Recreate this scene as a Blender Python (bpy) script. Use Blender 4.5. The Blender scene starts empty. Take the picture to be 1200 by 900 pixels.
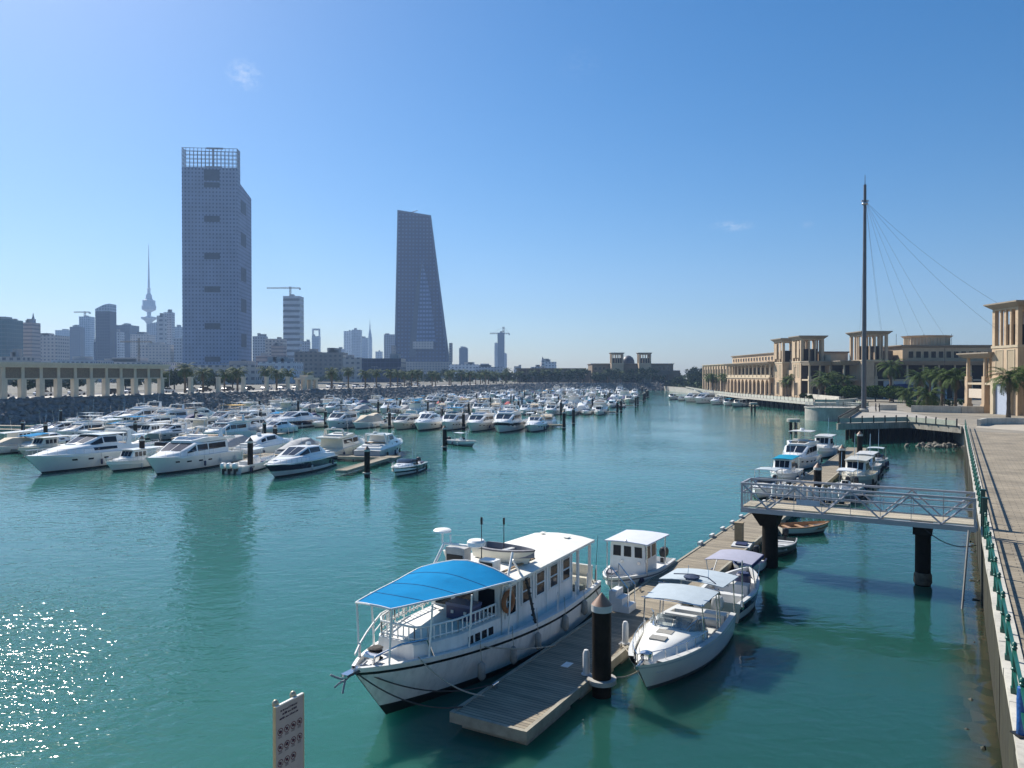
import bpy, bmesh, math, random
from mathutils import Vector, Matrix
R = math.radians
rnd = random.Random(7)
scene = bpy.context.scene
COL = scene.collection

# ---------------------------------------------------------------- camera
cam_d = bpy.data.cameras.new('camera'); cam = bpy.data.objects.new('camera', cam_d); COL.objects.link(cam)
cam.location = (0, 0, 10); cam.rotation_euler = (R(90 - 0.64), 0, 0)
cam_d.sensor_width = 36; cam_d.lens = 27; cam_d.clip_start = 0.2; cam_d.clip_end = 30000
scene.camera = cam

# ---------------------------------------------------------------- light
SUN_AZ, SUN_EL = -40.0, 41.0          # degrees from +Y towards +X, and above the horizon
W = bpy.data.worlds.new('World'); scene.world = W; W.use_nodes = True
nt = W.node_tree; nt.nodes.clear()
wo = nt.nodes.new('ShaderNodeOutputWorld'); bg = nt.nodes.new('ShaderNodeBackground')
sky = nt.nodes.new('ShaderNodeTexSky'); sky.sky_type = 'NISHITA'; sky.sun_disc = False
sky.sun_elevation = R(SUN_EL); sky.sun_rotation = R(SUN_AZ)
sky.air_density = 1.0; sky.dust_density = 0.6; sky.ozone_density = 4.0; sky.altitude = 0
bg.inputs['Strength'].default_value = 0.07
# three faint cloud wisps in the sky
geo = nt.nodes.new('ShaderNodeTexCoord')
noi = nt.nodes.new('ShaderNodeTexNoise'); noi.inputs['Scale'].default_value = 95; noi.inputs['Detail'].default_value = 9; noi.inputs['Roughness'].default_value = .62; noi.inputs['Distortion'].default_value = .5
mpn = nt.nodes.new('ShaderNodeMapping'); mpn.inputs['Scale'].default_value = (1, 1, 1.6)
nt.links.new(geo.outputs['Generated'], mpn.inputs['Vector']); nt.links.new(mpn.outputs[0], noi.inputs['Vector'])
prev = None
def wmath(op, a, b=None, clamp=False):
    n = nt.nodes.new('ShaderNodeMath'); n.operation = op; n.use_clamp = clamp
    for k, v in enumerate((a, b)):
        if v is None: continue
        if isinstance(v, (int, float)): n.inputs[k].default_value = v
        else: nt.links.new(v, n.inputs[k])
    return n.outputs[0]
for dx, dz, rx, rz, amt in ((-312, 350, 20, 17, .46), (258, 175, 27, 7, .42), (345, 177, 8, 5, .16), (80, 362, 26, 20, .05)):
    v = Vector((dx, 900, dz)).normalized()
    sx, sz = 1 / (rx / 900), 1 / (rz / 900)
    sub = nt.nodes.new('ShaderNodeVectorMath'); sub.operation = 'SUBTRACT'
    nt.links.new(geo.outputs['Generated'], sub.inputs[0]); sub.inputs[1].default_value = v
    mul = nt.nodes.new('ShaderNodeVectorMath'); mul.operation = 'MULTIPLY'; mul.inputs[1].default_value = (sx, sx * .4, sz)
    nt.links.new(sub.outputs[0], mul.inputs[0])
    ln = nt.nodes.new('ShaderNodeVectorMath'); ln.operation = 'LENGTH'; nt.links.new(mul.outputs[0], ln.inputs[0])
    fall = wmath('SUBTRACT', 1.0, ln.outputs['Value'], True)
    tex = wmath('SUBTRACT', noi.outputs['Fac'], .43, True)
    f = wmath('MULTIPLY', wmath('MULTIPLY', fall, wmath('MULTIPLY', tex, 4.2)), amt, True)
    prev = f if prev is None else wmath('ADD', prev, f, True)
mxc = nt.nodes.new('ShaderNodeMixRGB'); nt.links.new(prev, mxc.inputs['Fac'])
hs = nt.nodes.new('ShaderNodeHueSaturation'); hs.inputs['Saturation'].default_value = 1.42; nt.links.new(sky.outputs[0], hs.inputs['Color'])
nt.links.new(hs.outputs[0], mxc.inputs['Color1']); mxc.inputs['Color2'].default_value = (9.0, 9.3, 9.6, 1)
nt.links.new(mxc.outputs[0], bg.inputs['Color']); nt.links.new(bg.outputs[0], wo.inputs['Surface'])

sd = bpy.data.lights.new('sun', 'SUN'); sun = bpy.data.objects.new('sun', sd); COL.objects.link(sun)
sd.energy = 5.0; sd.angle = R(0.5); sd.color = (1.0, .95, .87)
az, el = R(SUN_AZ), R(SUN_EL)
sdir = Vector((math.sin(az) * math.cos(el), math.cos(az) * math.cos(el), math.sin(el)))
sun.rotation_euler = sdir.to_track_quat('Z', 'Y').to_euler(); sun.location = (-60, 40, 80)
scene.view_settings.view_transform = 'Standard'; scene.view_settings.look = 'None'
scene.view_settings.exposure = 0.65; scene.view_settings.gamma = 1; scene.view_settings.use_curve_mapping = False
scene.cycles.use_denoising = True
scene.cycles.max_bounces = 6; scene.cycles.volume_bounces = 0; scene.cycles.transparent_max_bounces = 12
scene.cycles.diffuse_bounces = 2; scene.cycles.glossy_bounces = 3; scene.cycles.sample_clamp_indirect = 6

# ---------------------------------------------------------------- helpers
F, HOR, CH = 900.0, 440.0, 10.0
def at(px, py, z=0.0):                 # the ground point (height z) seen at a place of the photograph
    d = F * (CH - z) / (py - HOR); return Vector(((px - 600) / F * d, d, z))
def atd(px, d, z=0.0): return Vector(((px - 600) / F * d, d, z))
def hz(py, d): return CH - (py - HOR) * d / F    # height of a thing at distance d seen at row py

class MB:
    def __init__(s): s.v = []; s.f = []; s.m = []; s.mi = 0
    def add(s, vs, fs, mi=None):
        o = len(s.v); s.v += [tuple(v) for v in vs]; mi = s.mi if mi is None else mi
        for f in fs: s.f.append([o + i for i in f]); s.m.append(mi)
    def box(s, x0, x1, y0, y1, z0, z1, mi=None, M=None):
        vs = [Vector((x, y, z)) for z in (z0, z1) for y in (y0, y1) for x in (x0, x1)]
        if M: vs = [M @ v for v in vs]
        s.add(vs, [(0, 2, 3, 1), (4, 5, 7, 6), (0, 1, 5, 4), (2, 6, 7, 3), (0, 4, 6, 2), (1, 3, 7, 5)], mi)
    def cyl(s, a, b, r0, r1=None, n=8, mi=None, cap=True):
        a = Vector(a); b = Vector(b); r1 = r0 if r1 is None else r1
        d = (b - a)
        if d.length < 1e-6: return
        q = d.to_track_quat('Z', 'Y'); vs = []
        for p, r in ((a, r0), (b, r1)):
            for i in range(n):
                t = 2 * math.pi * i / n; vs.append(p + q @ Vector((r * math.cos(t), r * math.sin(t), 0)))
        fs = [(i, (i + 1) % n, n + (i + 1) % n, n + i) for i in range(n)]
        if cap: fs += [tuple(range(n - 1, -1, -1)), tuple(range(n, 2 * n))]
        s.add(vs, fs, mi)
    def tube(s, pts, r, n=5, mi=None):
        for a, b in zip(pts, pts[1:]): s.cyl(a, b, r, r, n, mi)
    def lathe(s, prof, n=16, mi=None, c=(0, 0, 0), axis='z'):
        vs = []; c = Vector(c)
        for r, z in prof:
            for i in range(n):
                t = 2 * math.pi * i / n; p = (r * math.cos(t), r * math.sin(t), z)
                if axis == 'x': p = (p[2], p[0], p[1])
                if axis == 'y': p = (p[0], p[2], p[1])
                vs.append(c + Vector(p))
        fs = []
        for k in range(len(prof) - 1):
            for i in range(n): fs.append((k * n + i, k * n + (i + 1) % n, (k + 1) * n + (i + 1) % n, (k + 1) * n + i))
        fs += [tuple(range(n - 1, -1, -1)), tuple(range((len(prof) - 1) * n, len(prof) * n))]
        s.add(vs, fs, mi)
    def prism(s, poly, z0, z1, mi=None, mtop=None):
        n = len(poly)
        vs = [(p[0], p[1], z0) for p in poly] + [(p[0], p[1], z1) for p in poly]
        s.add(vs, [(i, (i + 1) % n, n + (i + 1) % n, n + i) for i in range(n)] + [tuple(range(n - 1, -1, -1))], mi)
        s.add(vs[n:], [tuple(range(n))], mtop if mtop is not None else mi)
    def frustum(s, b, t, mi=None):     # polygon of 3d points to polygon of 3d points
        n = len(b)
        s.add(list(b) + list(t), [(i, (i + 1) % n, n + (i + 1) % n, n + i) for i in range(n)] + [tuple(range(n - 1, -1, -1)), tuple(range(n, 2 * n))], mi)
    def grid(s, rows, mi=None, flip=False):
        n = len(rows[0]); vs = [p for r in rows for p in r]; fs = []
        for j in range(len(rows) - 1):
            for i in range(n - 1):
                f = (j * n + i, j * n + i + 1, (j + 1) * n + i + 1, (j + 1) * n + i)
                fs.append(f[::-1] if flip else f)
        s.add(vs, fs, mi)
    def panel(s, a, b, c, d, off=.014, th=.02, mi=None):   # a thin plate proud of a surface
        a, b, c, d = map(Vector, (a, b, c, d))
        n = (b - a).cross(d - a).normalized()
        o = [p + n * off for p in (a, b, c, d)]; i = [p - n * th for p in (a, b, c, d)]
        s.add(o + i, [(0, 1, 2, 3), (7, 6, 5, 4), (0, 4, 5, 1), (1, 5, 6, 2), (2, 6, 7, 3), (3, 7, 4, 0)], mi)
    def build(s, name, mats, parent=None, smooth=None, recalc=False):
        me = bpy.data.meshes.new(name); me.from_pydata(s.v, [], s.f)
        if not isinstance(mats, (list, tuple)): mats = [mats]
        for m in mats: me.materials.append(m)
        me.polygons.foreach_set('material_index', [min(i, len(mats) - 1) for i in s.m])
        if recalc:
            bm = bmesh.new(); bm.from_mesh(me); bmesh.ops.remove_doubles(bm, verts=bm.verts, dist=1e-4)
            bmesh.ops.recalc_face_normals(bm, faces=bm.faces); bm.to_mesh(me); bm.free()
        if smooth:
            me.polygons.foreach_set('use_smooth', [True] * len(me.polygons)); me.set_sharp_from_angle(angle=R(smooth))
        me.update()
        o = bpy.data.objects.new(name, me); COL.objects.link(o)
        if parent: o.parent = parent
        return o

def tag(o, label=None, cat=None, group=None, kind=None):
    if label: o['label'] = label
    if cat: o['category'] = cat
    if group: o['group'] = group
    if kind: o['kind'] = kind
    return o
def thing(name, label, cat, loc=(0, 0, 0), rz=0.0, group=None):
    o = bpy.data.objects.new(name, None); COL.objects.link(o); o.empty_display_size = .3
    o.location = loc; o.rotation_euler = (0, 0, rz); return tag(o, label, cat, group)
KIDS = {}
def kids(o):
    return [c for c in bpy.data.objects if c.parent == o]
def freeze(o):                         # remember a prototype's tree once, for fast copies
    KIDS[o.name] = [(c, [g for g in kids(c)]) for c in kids(o)]
    return o
def dup(o, loc, rz, label=None, group=None, scale=None):
    r = o.copy(); COL.objects.link(r); r.location = loc; r.rotation_euler = (0, 0, rz)
    if label: r['label'] = label
    if group: r['group'] = group
    if scale: r.scale = scale
    for c, gs in KIDS[o.name]:
        d = c.copy(); COL.objects.link(d); d.parent = r
        for g in gs:
            e = g.copy(); COL.objects.link(e); e.parent = d
    return r
USED = set()
def place(proto, loc, rz, label, group=None, scale=None):   # the first use moves the prototype itself
    if proto.name not in USED:
        USED.add(proto.name); proto.location = loc; proto.rotation_euler = (0, 0, rz)
        proto['label'] = label
        if group: proto['group'] = group
        if scale: proto.scale = scale
        return proto
    return dup(proto, loc, rz, label, group, scale)

# ---------------------------------------------------------------- materials
MATS = {}
def N(t, ty, **kw):
    n = t.nodes.new(ty)
    for k, v in kw.items(): setattr(n, k, v)
    return n
def mat(name, col, rough=.5, var=.12, scale=3.0, metal=0.0, bump=0.0, bscale=None, spec=.5, coat=0.0, streak=0.0, obj=True):
    if name in MATS: return MATS[name]
    m = bpy.data.materials.new(name); m.use_nodes = True; t = m.node_tree; p = t.nodes['Principled BSDF']
    p.inputs['Roughness'].default_value = rough; p.inputs['Metallic'].default_value = metal
    p.inputs['Specular IOR Level'].default_value = spec; p.inputs['Coat Weight'].default_value = coat
    p.inputs['Base Color'].default_value = (*col, 1)
    tc = N(t, 'ShaderNodeTexCoord')
    if var > 0:
        no = N(t, 'ShaderNodeTexNoise'); no.inputs['Scale'].default_value = scale; no.inputs['Detail'].default_value = 6; no.inputs['Roughness'].default_value = .65
        t.links.new(tc.outputs['Object'], no.inputs['Vector'])
        rp = N(t, 'ShaderNodeMapRange'); rp.inputs['From Min'].default_value = .3; rp.inputs['From Max'].default_value = .7
        rp.inputs['To Min'].default_value = 1 - var; rp.inputs['To Max'].default_value = 1 + var * .6
        t.links.new(no.outputs['Fac'], rp.inputs['Value']); val = rp.outputs[0]
        if streak > 0:
            mp = N(t, 'ShaderNodeMapping'); mp.inputs['Scale'].default_value = (4, 4, .35); t.links.new(tc.outputs['Object'], mp.inputs['Vector'])
            n2 = N(t, 'ShaderNodeTexNoise'); n2.inputs['Scale'].default_value = 1.5; n2.inputs['Detail'].default_value = 4; t.links.new(mp.outputs[0], n2.inputs['Vector'])
            r2 = N(t, 'ShaderNodeMapRange'); r2.inputs['From Min'].default_value = .45; r2.inputs['From Max'].default_value = .75
            r2.inputs['To Min'].default_value = 1; r2.inputs['To Max'].default_value = 1 - streak; t.links.new(n2.outputs['Fac'], r2.inputs['Value'])
            mm = N(t, 'ShaderNodeMath', operation='MULTIPLY'); t.links.new(val, mm.inputs[0]); t.links.new(r2.outputs[0], mm.inputs[1]); val = mm.outputs[0]
        vm = N(t, 'ShaderNodeVectorMath', operation='SCALE'); vm.inputs[0].default_value = col; t.links.new(val, vm.inputs['Scale'])
        t.links.new(vm.outputs[0], p.inputs['Base Color'])
    if bump > 0:
        nb = N(t, 'ShaderNodeTexNoise'); nb.inputs['Scale'].default_value = bscale or scale * 4; nb.inputs['Detail'].default_value = 5
        t.links.new(tc.outputs['Object'], nb.inputs['Vector'])
        b = N(t, 'ShaderNodeBump'); b.inputs['Strength'].default_value = bump; b.inputs['Distance'].default_value = .05
        t.links.new(nb.outputs['Fac'], b.inputs['Height']); t.links.new(b.outputs[0], p.inputs['Normal'])
    MATS[name] = m; return m

def wave(t, src, period, duty, off=0.0):   # 1 inside the repeated band, else 0
    a = N(t, 'ShaderNodeMath', operation='MULTIPLY_ADD'); t.links.new(src, a.inputs[0]); a.inputs[1].default_value = 1 / period; a.inputs[2].default_value = off + 1000
    f = N(t, 'ShaderNodeMath', operation='FRACT'); t.links.new(a.outputs[0], f.inputs[0])
    c = N(t, 'ShaderNodeMath', operation='LESS_THAN'); t.links.new(f.outputs[0], c.inputs[0]); c.inputs[1].default_value = duty
    return c.outputs[0]
def horiz(t):                              # horizontal run along a wall, from object-space position and normal
    tc = N(t, 'ShaderNodeTexCoord'); s = N(t, 'ShaderNodeSeparateXYZ'); t.links.new(tc.outputs['Object'], s.inputs[0])
    nn = N(t, 'ShaderNodeSeparateXYZ'); t.links.new(tc.outputs['Normal'], nn.inputs[0])
    ax = N(t, 'ShaderNodeMath', operation='ABSOLUTE'); t.links.new(nn.outputs['X'], ax.inputs[0])
    ay = N(t, 'ShaderNodeMath', operation='ABSOLUTE'); t.links.new(nn.outputs['Y'], ay.inputs[0])
    g = N(t, 'ShaderNodeMath', operation='GREATER_THAN'); t.links.new(ax.outputs[0], g.inputs[0]); t.links.new(ay.outputs[0], g.inputs[1])
    mx = N(t, 'ShaderNodeMix', data_type='FLOAT'); t.links.new(g.outputs[0], mx.inputs['Factor'])
    t.links.new(s.outputs['X'], mx.inputs['A']); t.links.new(s.outputs['Y'], mx.inputs['B'])
    az_ = N(t, 'ShaderNodeMath', operation='ABSOLUTE'); t.links.new(nn.outputs['Z'], az_.inputs[0])
    w = N(t, 'ShaderNodeMath', operation='LESS_THAN'); t.links.new(az_.outputs[0], w.inputs[0]); w.inputs[1].default_value = .8
    return mx.outputs['Result'], s.outputs['Z'], w.outputs[0], tc
def facade(name, wall, glass, cw=3.6, chh=3.6, dw=.6, dh=.55, ow=.2, oh=.3, grough=.15, spec=.35):
    if name in MATS: return MATS[name]
    m = bpy.data.materials.new(name); m.use_nodes = True; t = m.node_tree; p = t.nodes['Principled BSDF']
    p.inputs['Specular IOR Level'].default_value = spec
    u, z, w, tc = horiz(t)
    a = wave(t, u, cw, dw, ow) if dw < 1 else None
    b = wave(t, z, chh, dh, oh)
    def mul(x, y):
        n = N(t, 'ShaderNodeMath', operation='MULTIPLY'); t.links.new(x, n.inputs[0]); t.links.new(y, n.inputs[1]); return n.outputs[0]
    k = mul(b, w) if a is None else mul(mul(a, b), w)
    no = N(t, 'ShaderNodeTexNoise'); no.inputs['Scale'].default_value = .12; no.inputs['Detail'].default_value = 5; t.links.new(tc.outputs['Object'], no.inputs['Vector'])
    rp = N(t, 'ShaderNodeMapRange'); rp.inputs['To Min'].default_value = .7; rp.inputs['To Max'].default_value = 1.25; t.links.new(no.outputs['Fac'], rp.inputs['Value'])
    mx = N(t, 'ShaderNodeMixRGB'); t.links.new(k, mx.inputs['Fac']); mx.inputs['Color1'].default_value = (*wall, 1); mx.inputs['Color2'].default_value = (*glass, 1)
    vm = N(t, 'ShaderNodeVectorMath', operation='SCALE'); t.links.new(mx.outputs[0], vm.inputs[0]); t.links.new(rp.outputs[0], vm.inputs['Scale'])
    t.links.new(vm.outputs[0], p.inputs['Base Color'])
    rr = N(t, 'ShaderNodeMapRange'); rr.inputs['To Min'].default_value = .75; rr.inputs['To Max'].default_value = grough; t.links.new(k, rr.inputs['Value'])
    t.links.new(rr.outputs[0], p.inputs['Roughness'])
    MATS[name] = m; return m

WHITE = mat('white_gelcoat', (.88, .865, .82), .22, .05, 1.5, coat=.2)
CREAM = mat('cream_gelcoat', (.72, .68, .57), .25, .07, 1.5, coat=.2)
WPAINT = mat('white_paint', (.87, .85, .80), .42, .10, 2.2, streak=.12)
WROOF = mat('cream_roof_paint', (.80, .77, .68), .55, .10, 1.1)
GREYHULL = mat('grey_gelcoat', (.36, .39, .42), .25, .08, 1.5, coat=.2)
NAVY = mat('navy_gelcoat', (.012, .018, .045), .15, .1, 2, coat=.3)
BLACKH = mat('black_gelcoat', (.01, .011, .013), .2, .1, 2)
BOOT = mat('antifouling', (.012, .013, .016), .6, .2, 3)
GLASS = mat('tinted_glass', (.010, .014, .022), .08, 0, spec=.25)
TEAK = mat('teak', (.30, .19, .10), .6, .25, 6)
STEEL = mat('stainless_rail', (.62, .63, .65), .22, 0, metal=1.0)
GREYM = mat('grey_galvanised_steel', (.40, .40, .42), .5, .15, 3, metal=.35)
BLACKP = mat('black_plastic', (.015, .015, .017), .5, .1)
BLUEC = mat('blue_canvas', (.002, .20, .43), .9, .10, 1.6, bump=.5, bscale=2.2, spec=.08)
TEALC = mat('turquoise_canvas', (.01, .24, .38), .9, .1, 2.5, spec=.1)
PALEC = mat('pale_blue_canvas', (.43, .49, .52), .9, .08, 2.5, bump=.2, bscale=4, spec=.08)
LILACC = mat('lilac_canvas', (.36, .36, .43), .9, .08, 2.5, bump=.2, bscale=4, spec=.08)
DBLUEC = mat('dark_blue_canvas', (.02, .025, .11), .8, .1, 2.5)
GREYC = mat('grey_canvas_cover', (.33, .34, .35), .85, .15, 1.5, bump=.35, bscale=3)
BEIGEC = mat('beige_canvas', (.60, .51, .38), .85, .1, 1.5, bump=.2, bscale=3)
YELC = mat('yellow_canvas', (.62, .36, .04), .8, .1, 2)
REDC = mat('red_canvas', (.42, .04, .03), .8, .1, 2)
VINYL = mat('white_vinyl', (.62, .62, .60), .5, .06)
NAVYV = mat('navy_vinyl', (.03, .04, .10), .5, .1)
RUBBER = mat('black_rubber', (.012, .012, .012), .7, .1)
ROPE = mat('rope', (.42, .38, .30), .9, .2, 20)
DROPE = mat('dark_rope', (.06, .055, .05), .9, .2, 20)
FENDER = mat('grey_fender_rubber', (.30, .29, .26), .6, .25, 5)
ORANGE = mat('faded_orange_foam', (.35, .13, .05), .7, .2, 8)
BLUEP = mat('blue_plastic', (.015, .035, .12), .4, .1)
WOODHULL = mat('orange_wood', (.42, .25, .13), .5, .25, 5)
DARKS = mat('dark_steel_pile', (.016, .013, .010), .8, .4, 3, bump=.3, spec=.15)
# ================================================================ THE SETTING
O2 = Vector((-1.67, 21.5, 0)); U = Vector((.5, .866, 0)); NV = Vector((.866, -.5, 0))   # the pontoon's own frame
def fr(s, t, z=0.0): return O2 + U * s + NV * t + Vector((0, 0, z))
FRM = Matrix(((.866, .5, 0, O2.x), (-.5, .866, 0, O2.y), (0, 0, 1, 0), (0, 0, 0, 1)))   # local x = across (t), local y = along (s)
DRZ = -math.atan2(.5, .866)            # rotation that turns local +y along the pontoon

# water
def water_mat():
    m = bpy.data.materials.new('harbour_water'); m.use_nodes = True; t = m.node_tree; p = t.nodes['Principled BSDF']
    tc = N(t, 'ShaderNodeTexCoord')
    n0 = N(t, 'ShaderNodeTexNoise'); n0.inputs['Scale'].default_value = .018; n0.inputs['Detail'].default_value = 4
    t.links.new(tc.outputs['Object'], n0.inputs['Vector'])
    cr = N(t, 'ShaderNodeMixRGB'); t.links.new(n0.outputs['Fac'], cr.inputs['Fac'])
    cr.inputs['Color1'].default_value = (.020, .102, .079, 1); cr.inputs['Color2'].default_value = (.033, .150, .117, 1)
    p.subsurface_method = 'BURLEY'; p.inputs['Subsurface Weight'].default_value = 1.0; p.inputs['Subsurface Radius'].default_value = (.7, 1.8, 1.6); p.inputs['Subsurface Scale'].default_value = 1.0
    p.inputs['Roughness'].default_value = .085; p.inputs['IOR'].default_value = 1.33
    def nz(sc, st, det, rot=0.0, rough=.55):
        mp = N(t, 'ShaderNodeMapping'); mp.inputs['Scale'].default_value = (sc[0], sc[1], 1); mp.inputs['Rotation'].default_value = (0, 0, rot)
        t.links.new(tc.outputs['Object'], mp.inputs['Vector'])
        n = N(t, 'ShaderNodeTexNoise'); n.inputs['Scale'].default_value = 1; n.inputs['Detail'].default_value = det; n.inputs['Roughness'].default_value = rough; n.inputs['Distortion'].default_value = .6
        t.links.new(mp.outputs[0], n.inputs['Vector'])
        k = N(t, 'ShaderNodeMath', operation='MULTIPLY'); t.links.new(n.outputs['Fac'], k.inputs[0]); k.inputs[1].default_value = st; return k.outputs[0]
    a = nz((.35, .55), .34, 3, .3); b = nz((1.3, 1.9), .20, 2, -.35, .35); c = nz((4.5, 6), .022, 2, .9, .4)
    s1 = N(t, 'ShaderNodeMath', operation='ADD'); t.links.new(a, s1.inputs[0]); t.links.new(b, s1.inputs[1])
    tcg = N(t, 'ShaderNodeVectorMath', operation='DISTANCE'); t.links.new(tc.outputs['Object'], tcg.inputs[0]); tcg.inputs[1].default_value = (-23, 24, 0)
    gm = N(t, 'ShaderNodeMapRange', interpolation_type='SMOOTHSTEP'); gm.inputs['From Min'].default_value = 24; gm.inputs['From Max'].default_value = 6; gm.inputs['To Min'].default_value = 0; gm.inputs['To Max'].default_value = 1; t.links.new(tcg.outputs['Value'], gm.inputs['Value'])
    dg_ = nz((4.6, 6.4), .095, 1, 1.3, .3); dg = N(t, 'ShaderNodeMath', operation='MULTIPLY'); t.links.new(dg_, dg.inputs[0]); t.links.new(gm.outputs[0], dg.inputs[1])
    s0 = s1; s1 = N(t, 'ShaderNodeMath', operation='ADD'); t.links.new(s0.outputs[0], s1.inputs[0]); t.links.new(dg.outputs[0], s1.inputs[1])
    s2 = N(t, 'ShaderNodeMath', operation='ADD'); t.links.new(s1.outputs[0], s2.inputs[0]); t.links.new(c, s2.inputs[1])
    # calmer and rougher patches
    n1 = N(t, 'ShaderNodeTexNoise'); n1.inputs['Scale'].default_value = .05; n1.inputs['Detail'].default_value = 3; t.links.new(tc.outputs['Object'], n1.inputs['Vector'])
    r1 = N(t, 'ShaderNodeMapRange'); r1.inputs['From Min'].default_value = .35; r1.inputs['From Max'].default_value = .65; r1.inputs['To Min'].default_value = .09; r1.inputs['To Max'].default_value = .36
    t.links.new(n1.outputs['Fac'], r1.inputs['Value'])
    # the narrow basin behind the pontoon is sheltered: its water lies calmer
    dt = N(t, 'ShaderNodeVectorMath', operation='DOT_PRODUCT'); t.links.new(tc.outputs['Object'], dt.inputs[0]); dt.inputs[1].default_value = tuple(NV)
    sh = N(t, 'ShaderNodeMapRange', interpolation_type='SMOOTHSTEP'); sh.inputs['From Min'].default_value = O2.dot(NV) - 2; sh.inputs['From Max'].default_value = O2.dot(NV) + 5; sh.inputs['To Min'].default_value = 1.0; sh.inputs['To Max'].default_value = .55
    t.links.new(dt.outputs['Value'], sh.inputs['Value'])
    dk = N(t, 'ShaderNodeMapRange'); dk.inputs['From Min'].default_value = .55; dk.inputs['From Max'].default_value = 1.0; dk.inputs['To Min'].default_value = .56; dk.inputs['To Max'].default_value = 1.0; t.links.new(sh.outputs[0], dk.inputs['Value'])     # darker base colour in the narrow basin
    wc = N(t, 'ShaderNodeVectorMath', operation='SCALE'); t.links.new(cr.outputs[0], wc.inputs[0]); t.links.new(dk.outputs[0], wc.inputs['Scale'])
    bt = N(t, 'ShaderNodeMapRange', interpolation_type='SMOOTHSTEP'); bt.inputs['From Min'].default_value = O2.dot(NV) + 11.6; bt.inputs['From Max'].default_value = O2.dot(NV) + 13.0; bt.inputs['To Min'].default_value = 0; bt.inputs['To Max'].default_value = 1; t.links.new(dt.outputs['Value'], bt.inputs['Value'])     # brown rubble under the shallow edge
    bn = N(t, 'ShaderNodeTexVoronoi'); bn.inputs['Scale'].default_value = 1.7; bn.inputs['Randomness'].default_value = 1; t.links.new(tc.outputs['Object'], bn.inputs['Vector'])
    bk = N(t, 'ShaderNodeMixRGB'); t.links.new(bn.outputs['Color'], bk.inputs['Fac']); bk.inputs['Color1'].default_value = (.016, .030, .016, 1); bk.inputs['Color2'].default_value = (.055, .058, .028, 1)
    bm_ = N(t, 'ShaderNodeMixRGB'); t.links.new(bt.outputs[0], bm_.inputs['Fac']); t.links.new(wc.outputs[0], bm_.inputs['Color1']); t.links.new(bk.outputs[0], bm_.inputs['Color2']); t.links.new(bm_.outputs[0], p.inputs['Base Color'])
    ds = N(t, 'ShaderNodeVectorMath', operation='DISTANCE'); t.links.new(tc.outputs['Object'], ds.inputs[0]); ds.inputs[1].default_value = (-23, 24, 0)     # a gust ruffles the open water on the left
    gu = N(t, 'ShaderNodeMapRange', interpolation_type='SMOOTHSTEP'); gu.inputs['From Min'].default_value = 16; gu.inputs['From Max'].default_value = 2; gu.inputs['To Min'].default_value = 0; gu.inputs['To Max'].default_value = .80; t.links.new(ds.outputs['Value'], gu.inputs['Value'])
    ad = N(t, 'ShaderNodeMath', operation='ADD'); t.links.new(gu.outputs[0], ad.inputs[0]); t.links.new(r1.outputs[0], ad.inputs[1])
    ms = N(t, 'ShaderNodeMath', operation='MULTIPLY'); t.links.new(sh.outputs[0], ms.inputs[0]); t.links.new(ad.outputs[0], ms.inputs[1])
    bp = N(t, 'ShaderNodeBump'); bp.inputs['Distance'].default_value = .66; t.links.new(ms.outputs[0], bp.inputs['Strength']); t.links.new(s2.outputs[0], bp.inputs['Height'])
    t.links.new(bp.outputs[0], p.inputs['Normal'])
    return m
w = MB(); w.add([(-400, -60, 0), (400, -60, 0), (400, 620, 0), (-400, 620, 0)], [(0, 1, 2, 3)])
tag(w.build('water', water_mat()), kind='structure')

PAVE_C = mat('pale_pavement', (.25, .22, .17), .9, .3, .25, bump=.15, bscale=2)
SAND = mat('dusty_ground', (.15, .14, .11), .95, .25, .03)
CONC = mat('weathered_concrete', (.42, .40, .35), .85, .25, .8, bump=.2, streak=.3)
CONCL = mat('pale_concrete', (.52, .49, .42), .85, .22, .8, streak=.22)
ROCKM = mat('grey_rock', (.21, .20, .19), .9, .45, .8, bump=.4)
ROCKB = mat('brown_wet_rock', (.022, .024, .009), .7, .4, 1.2, bump=.4)

RIGHT = [(-60, 13.1), (8.93, 13.1), (62.97, 106.6), (70, 122), (84, 178), (88, 200), (88, 330), (92, 385), (100, 440), (102, 520), (102, 3800), (2600, 3800), (2600, -300), (-60, -300)]
LTOP = [(-190, -60), (-112, 152), (-107, 165), (-5, 440), (20, 498), (101.9, 520)]
LEFT = LTOP + [(101.9, 3800), (-3600, 3800), (-3600, -60)]
g = MB(); g.prism(RIGHT[::-1], -1.5, 2.8, 1, 0); tag(g.build('promenade_ground', [PAVE_C, CONC], recalc=True), kind='structure')
g = MB(); g.prism(LEFT[::-1], -1.5, 4.9, 1, 0); tag(g.build('city_ground', [SAND, CONC], recalc=True), kind='structure')

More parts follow.
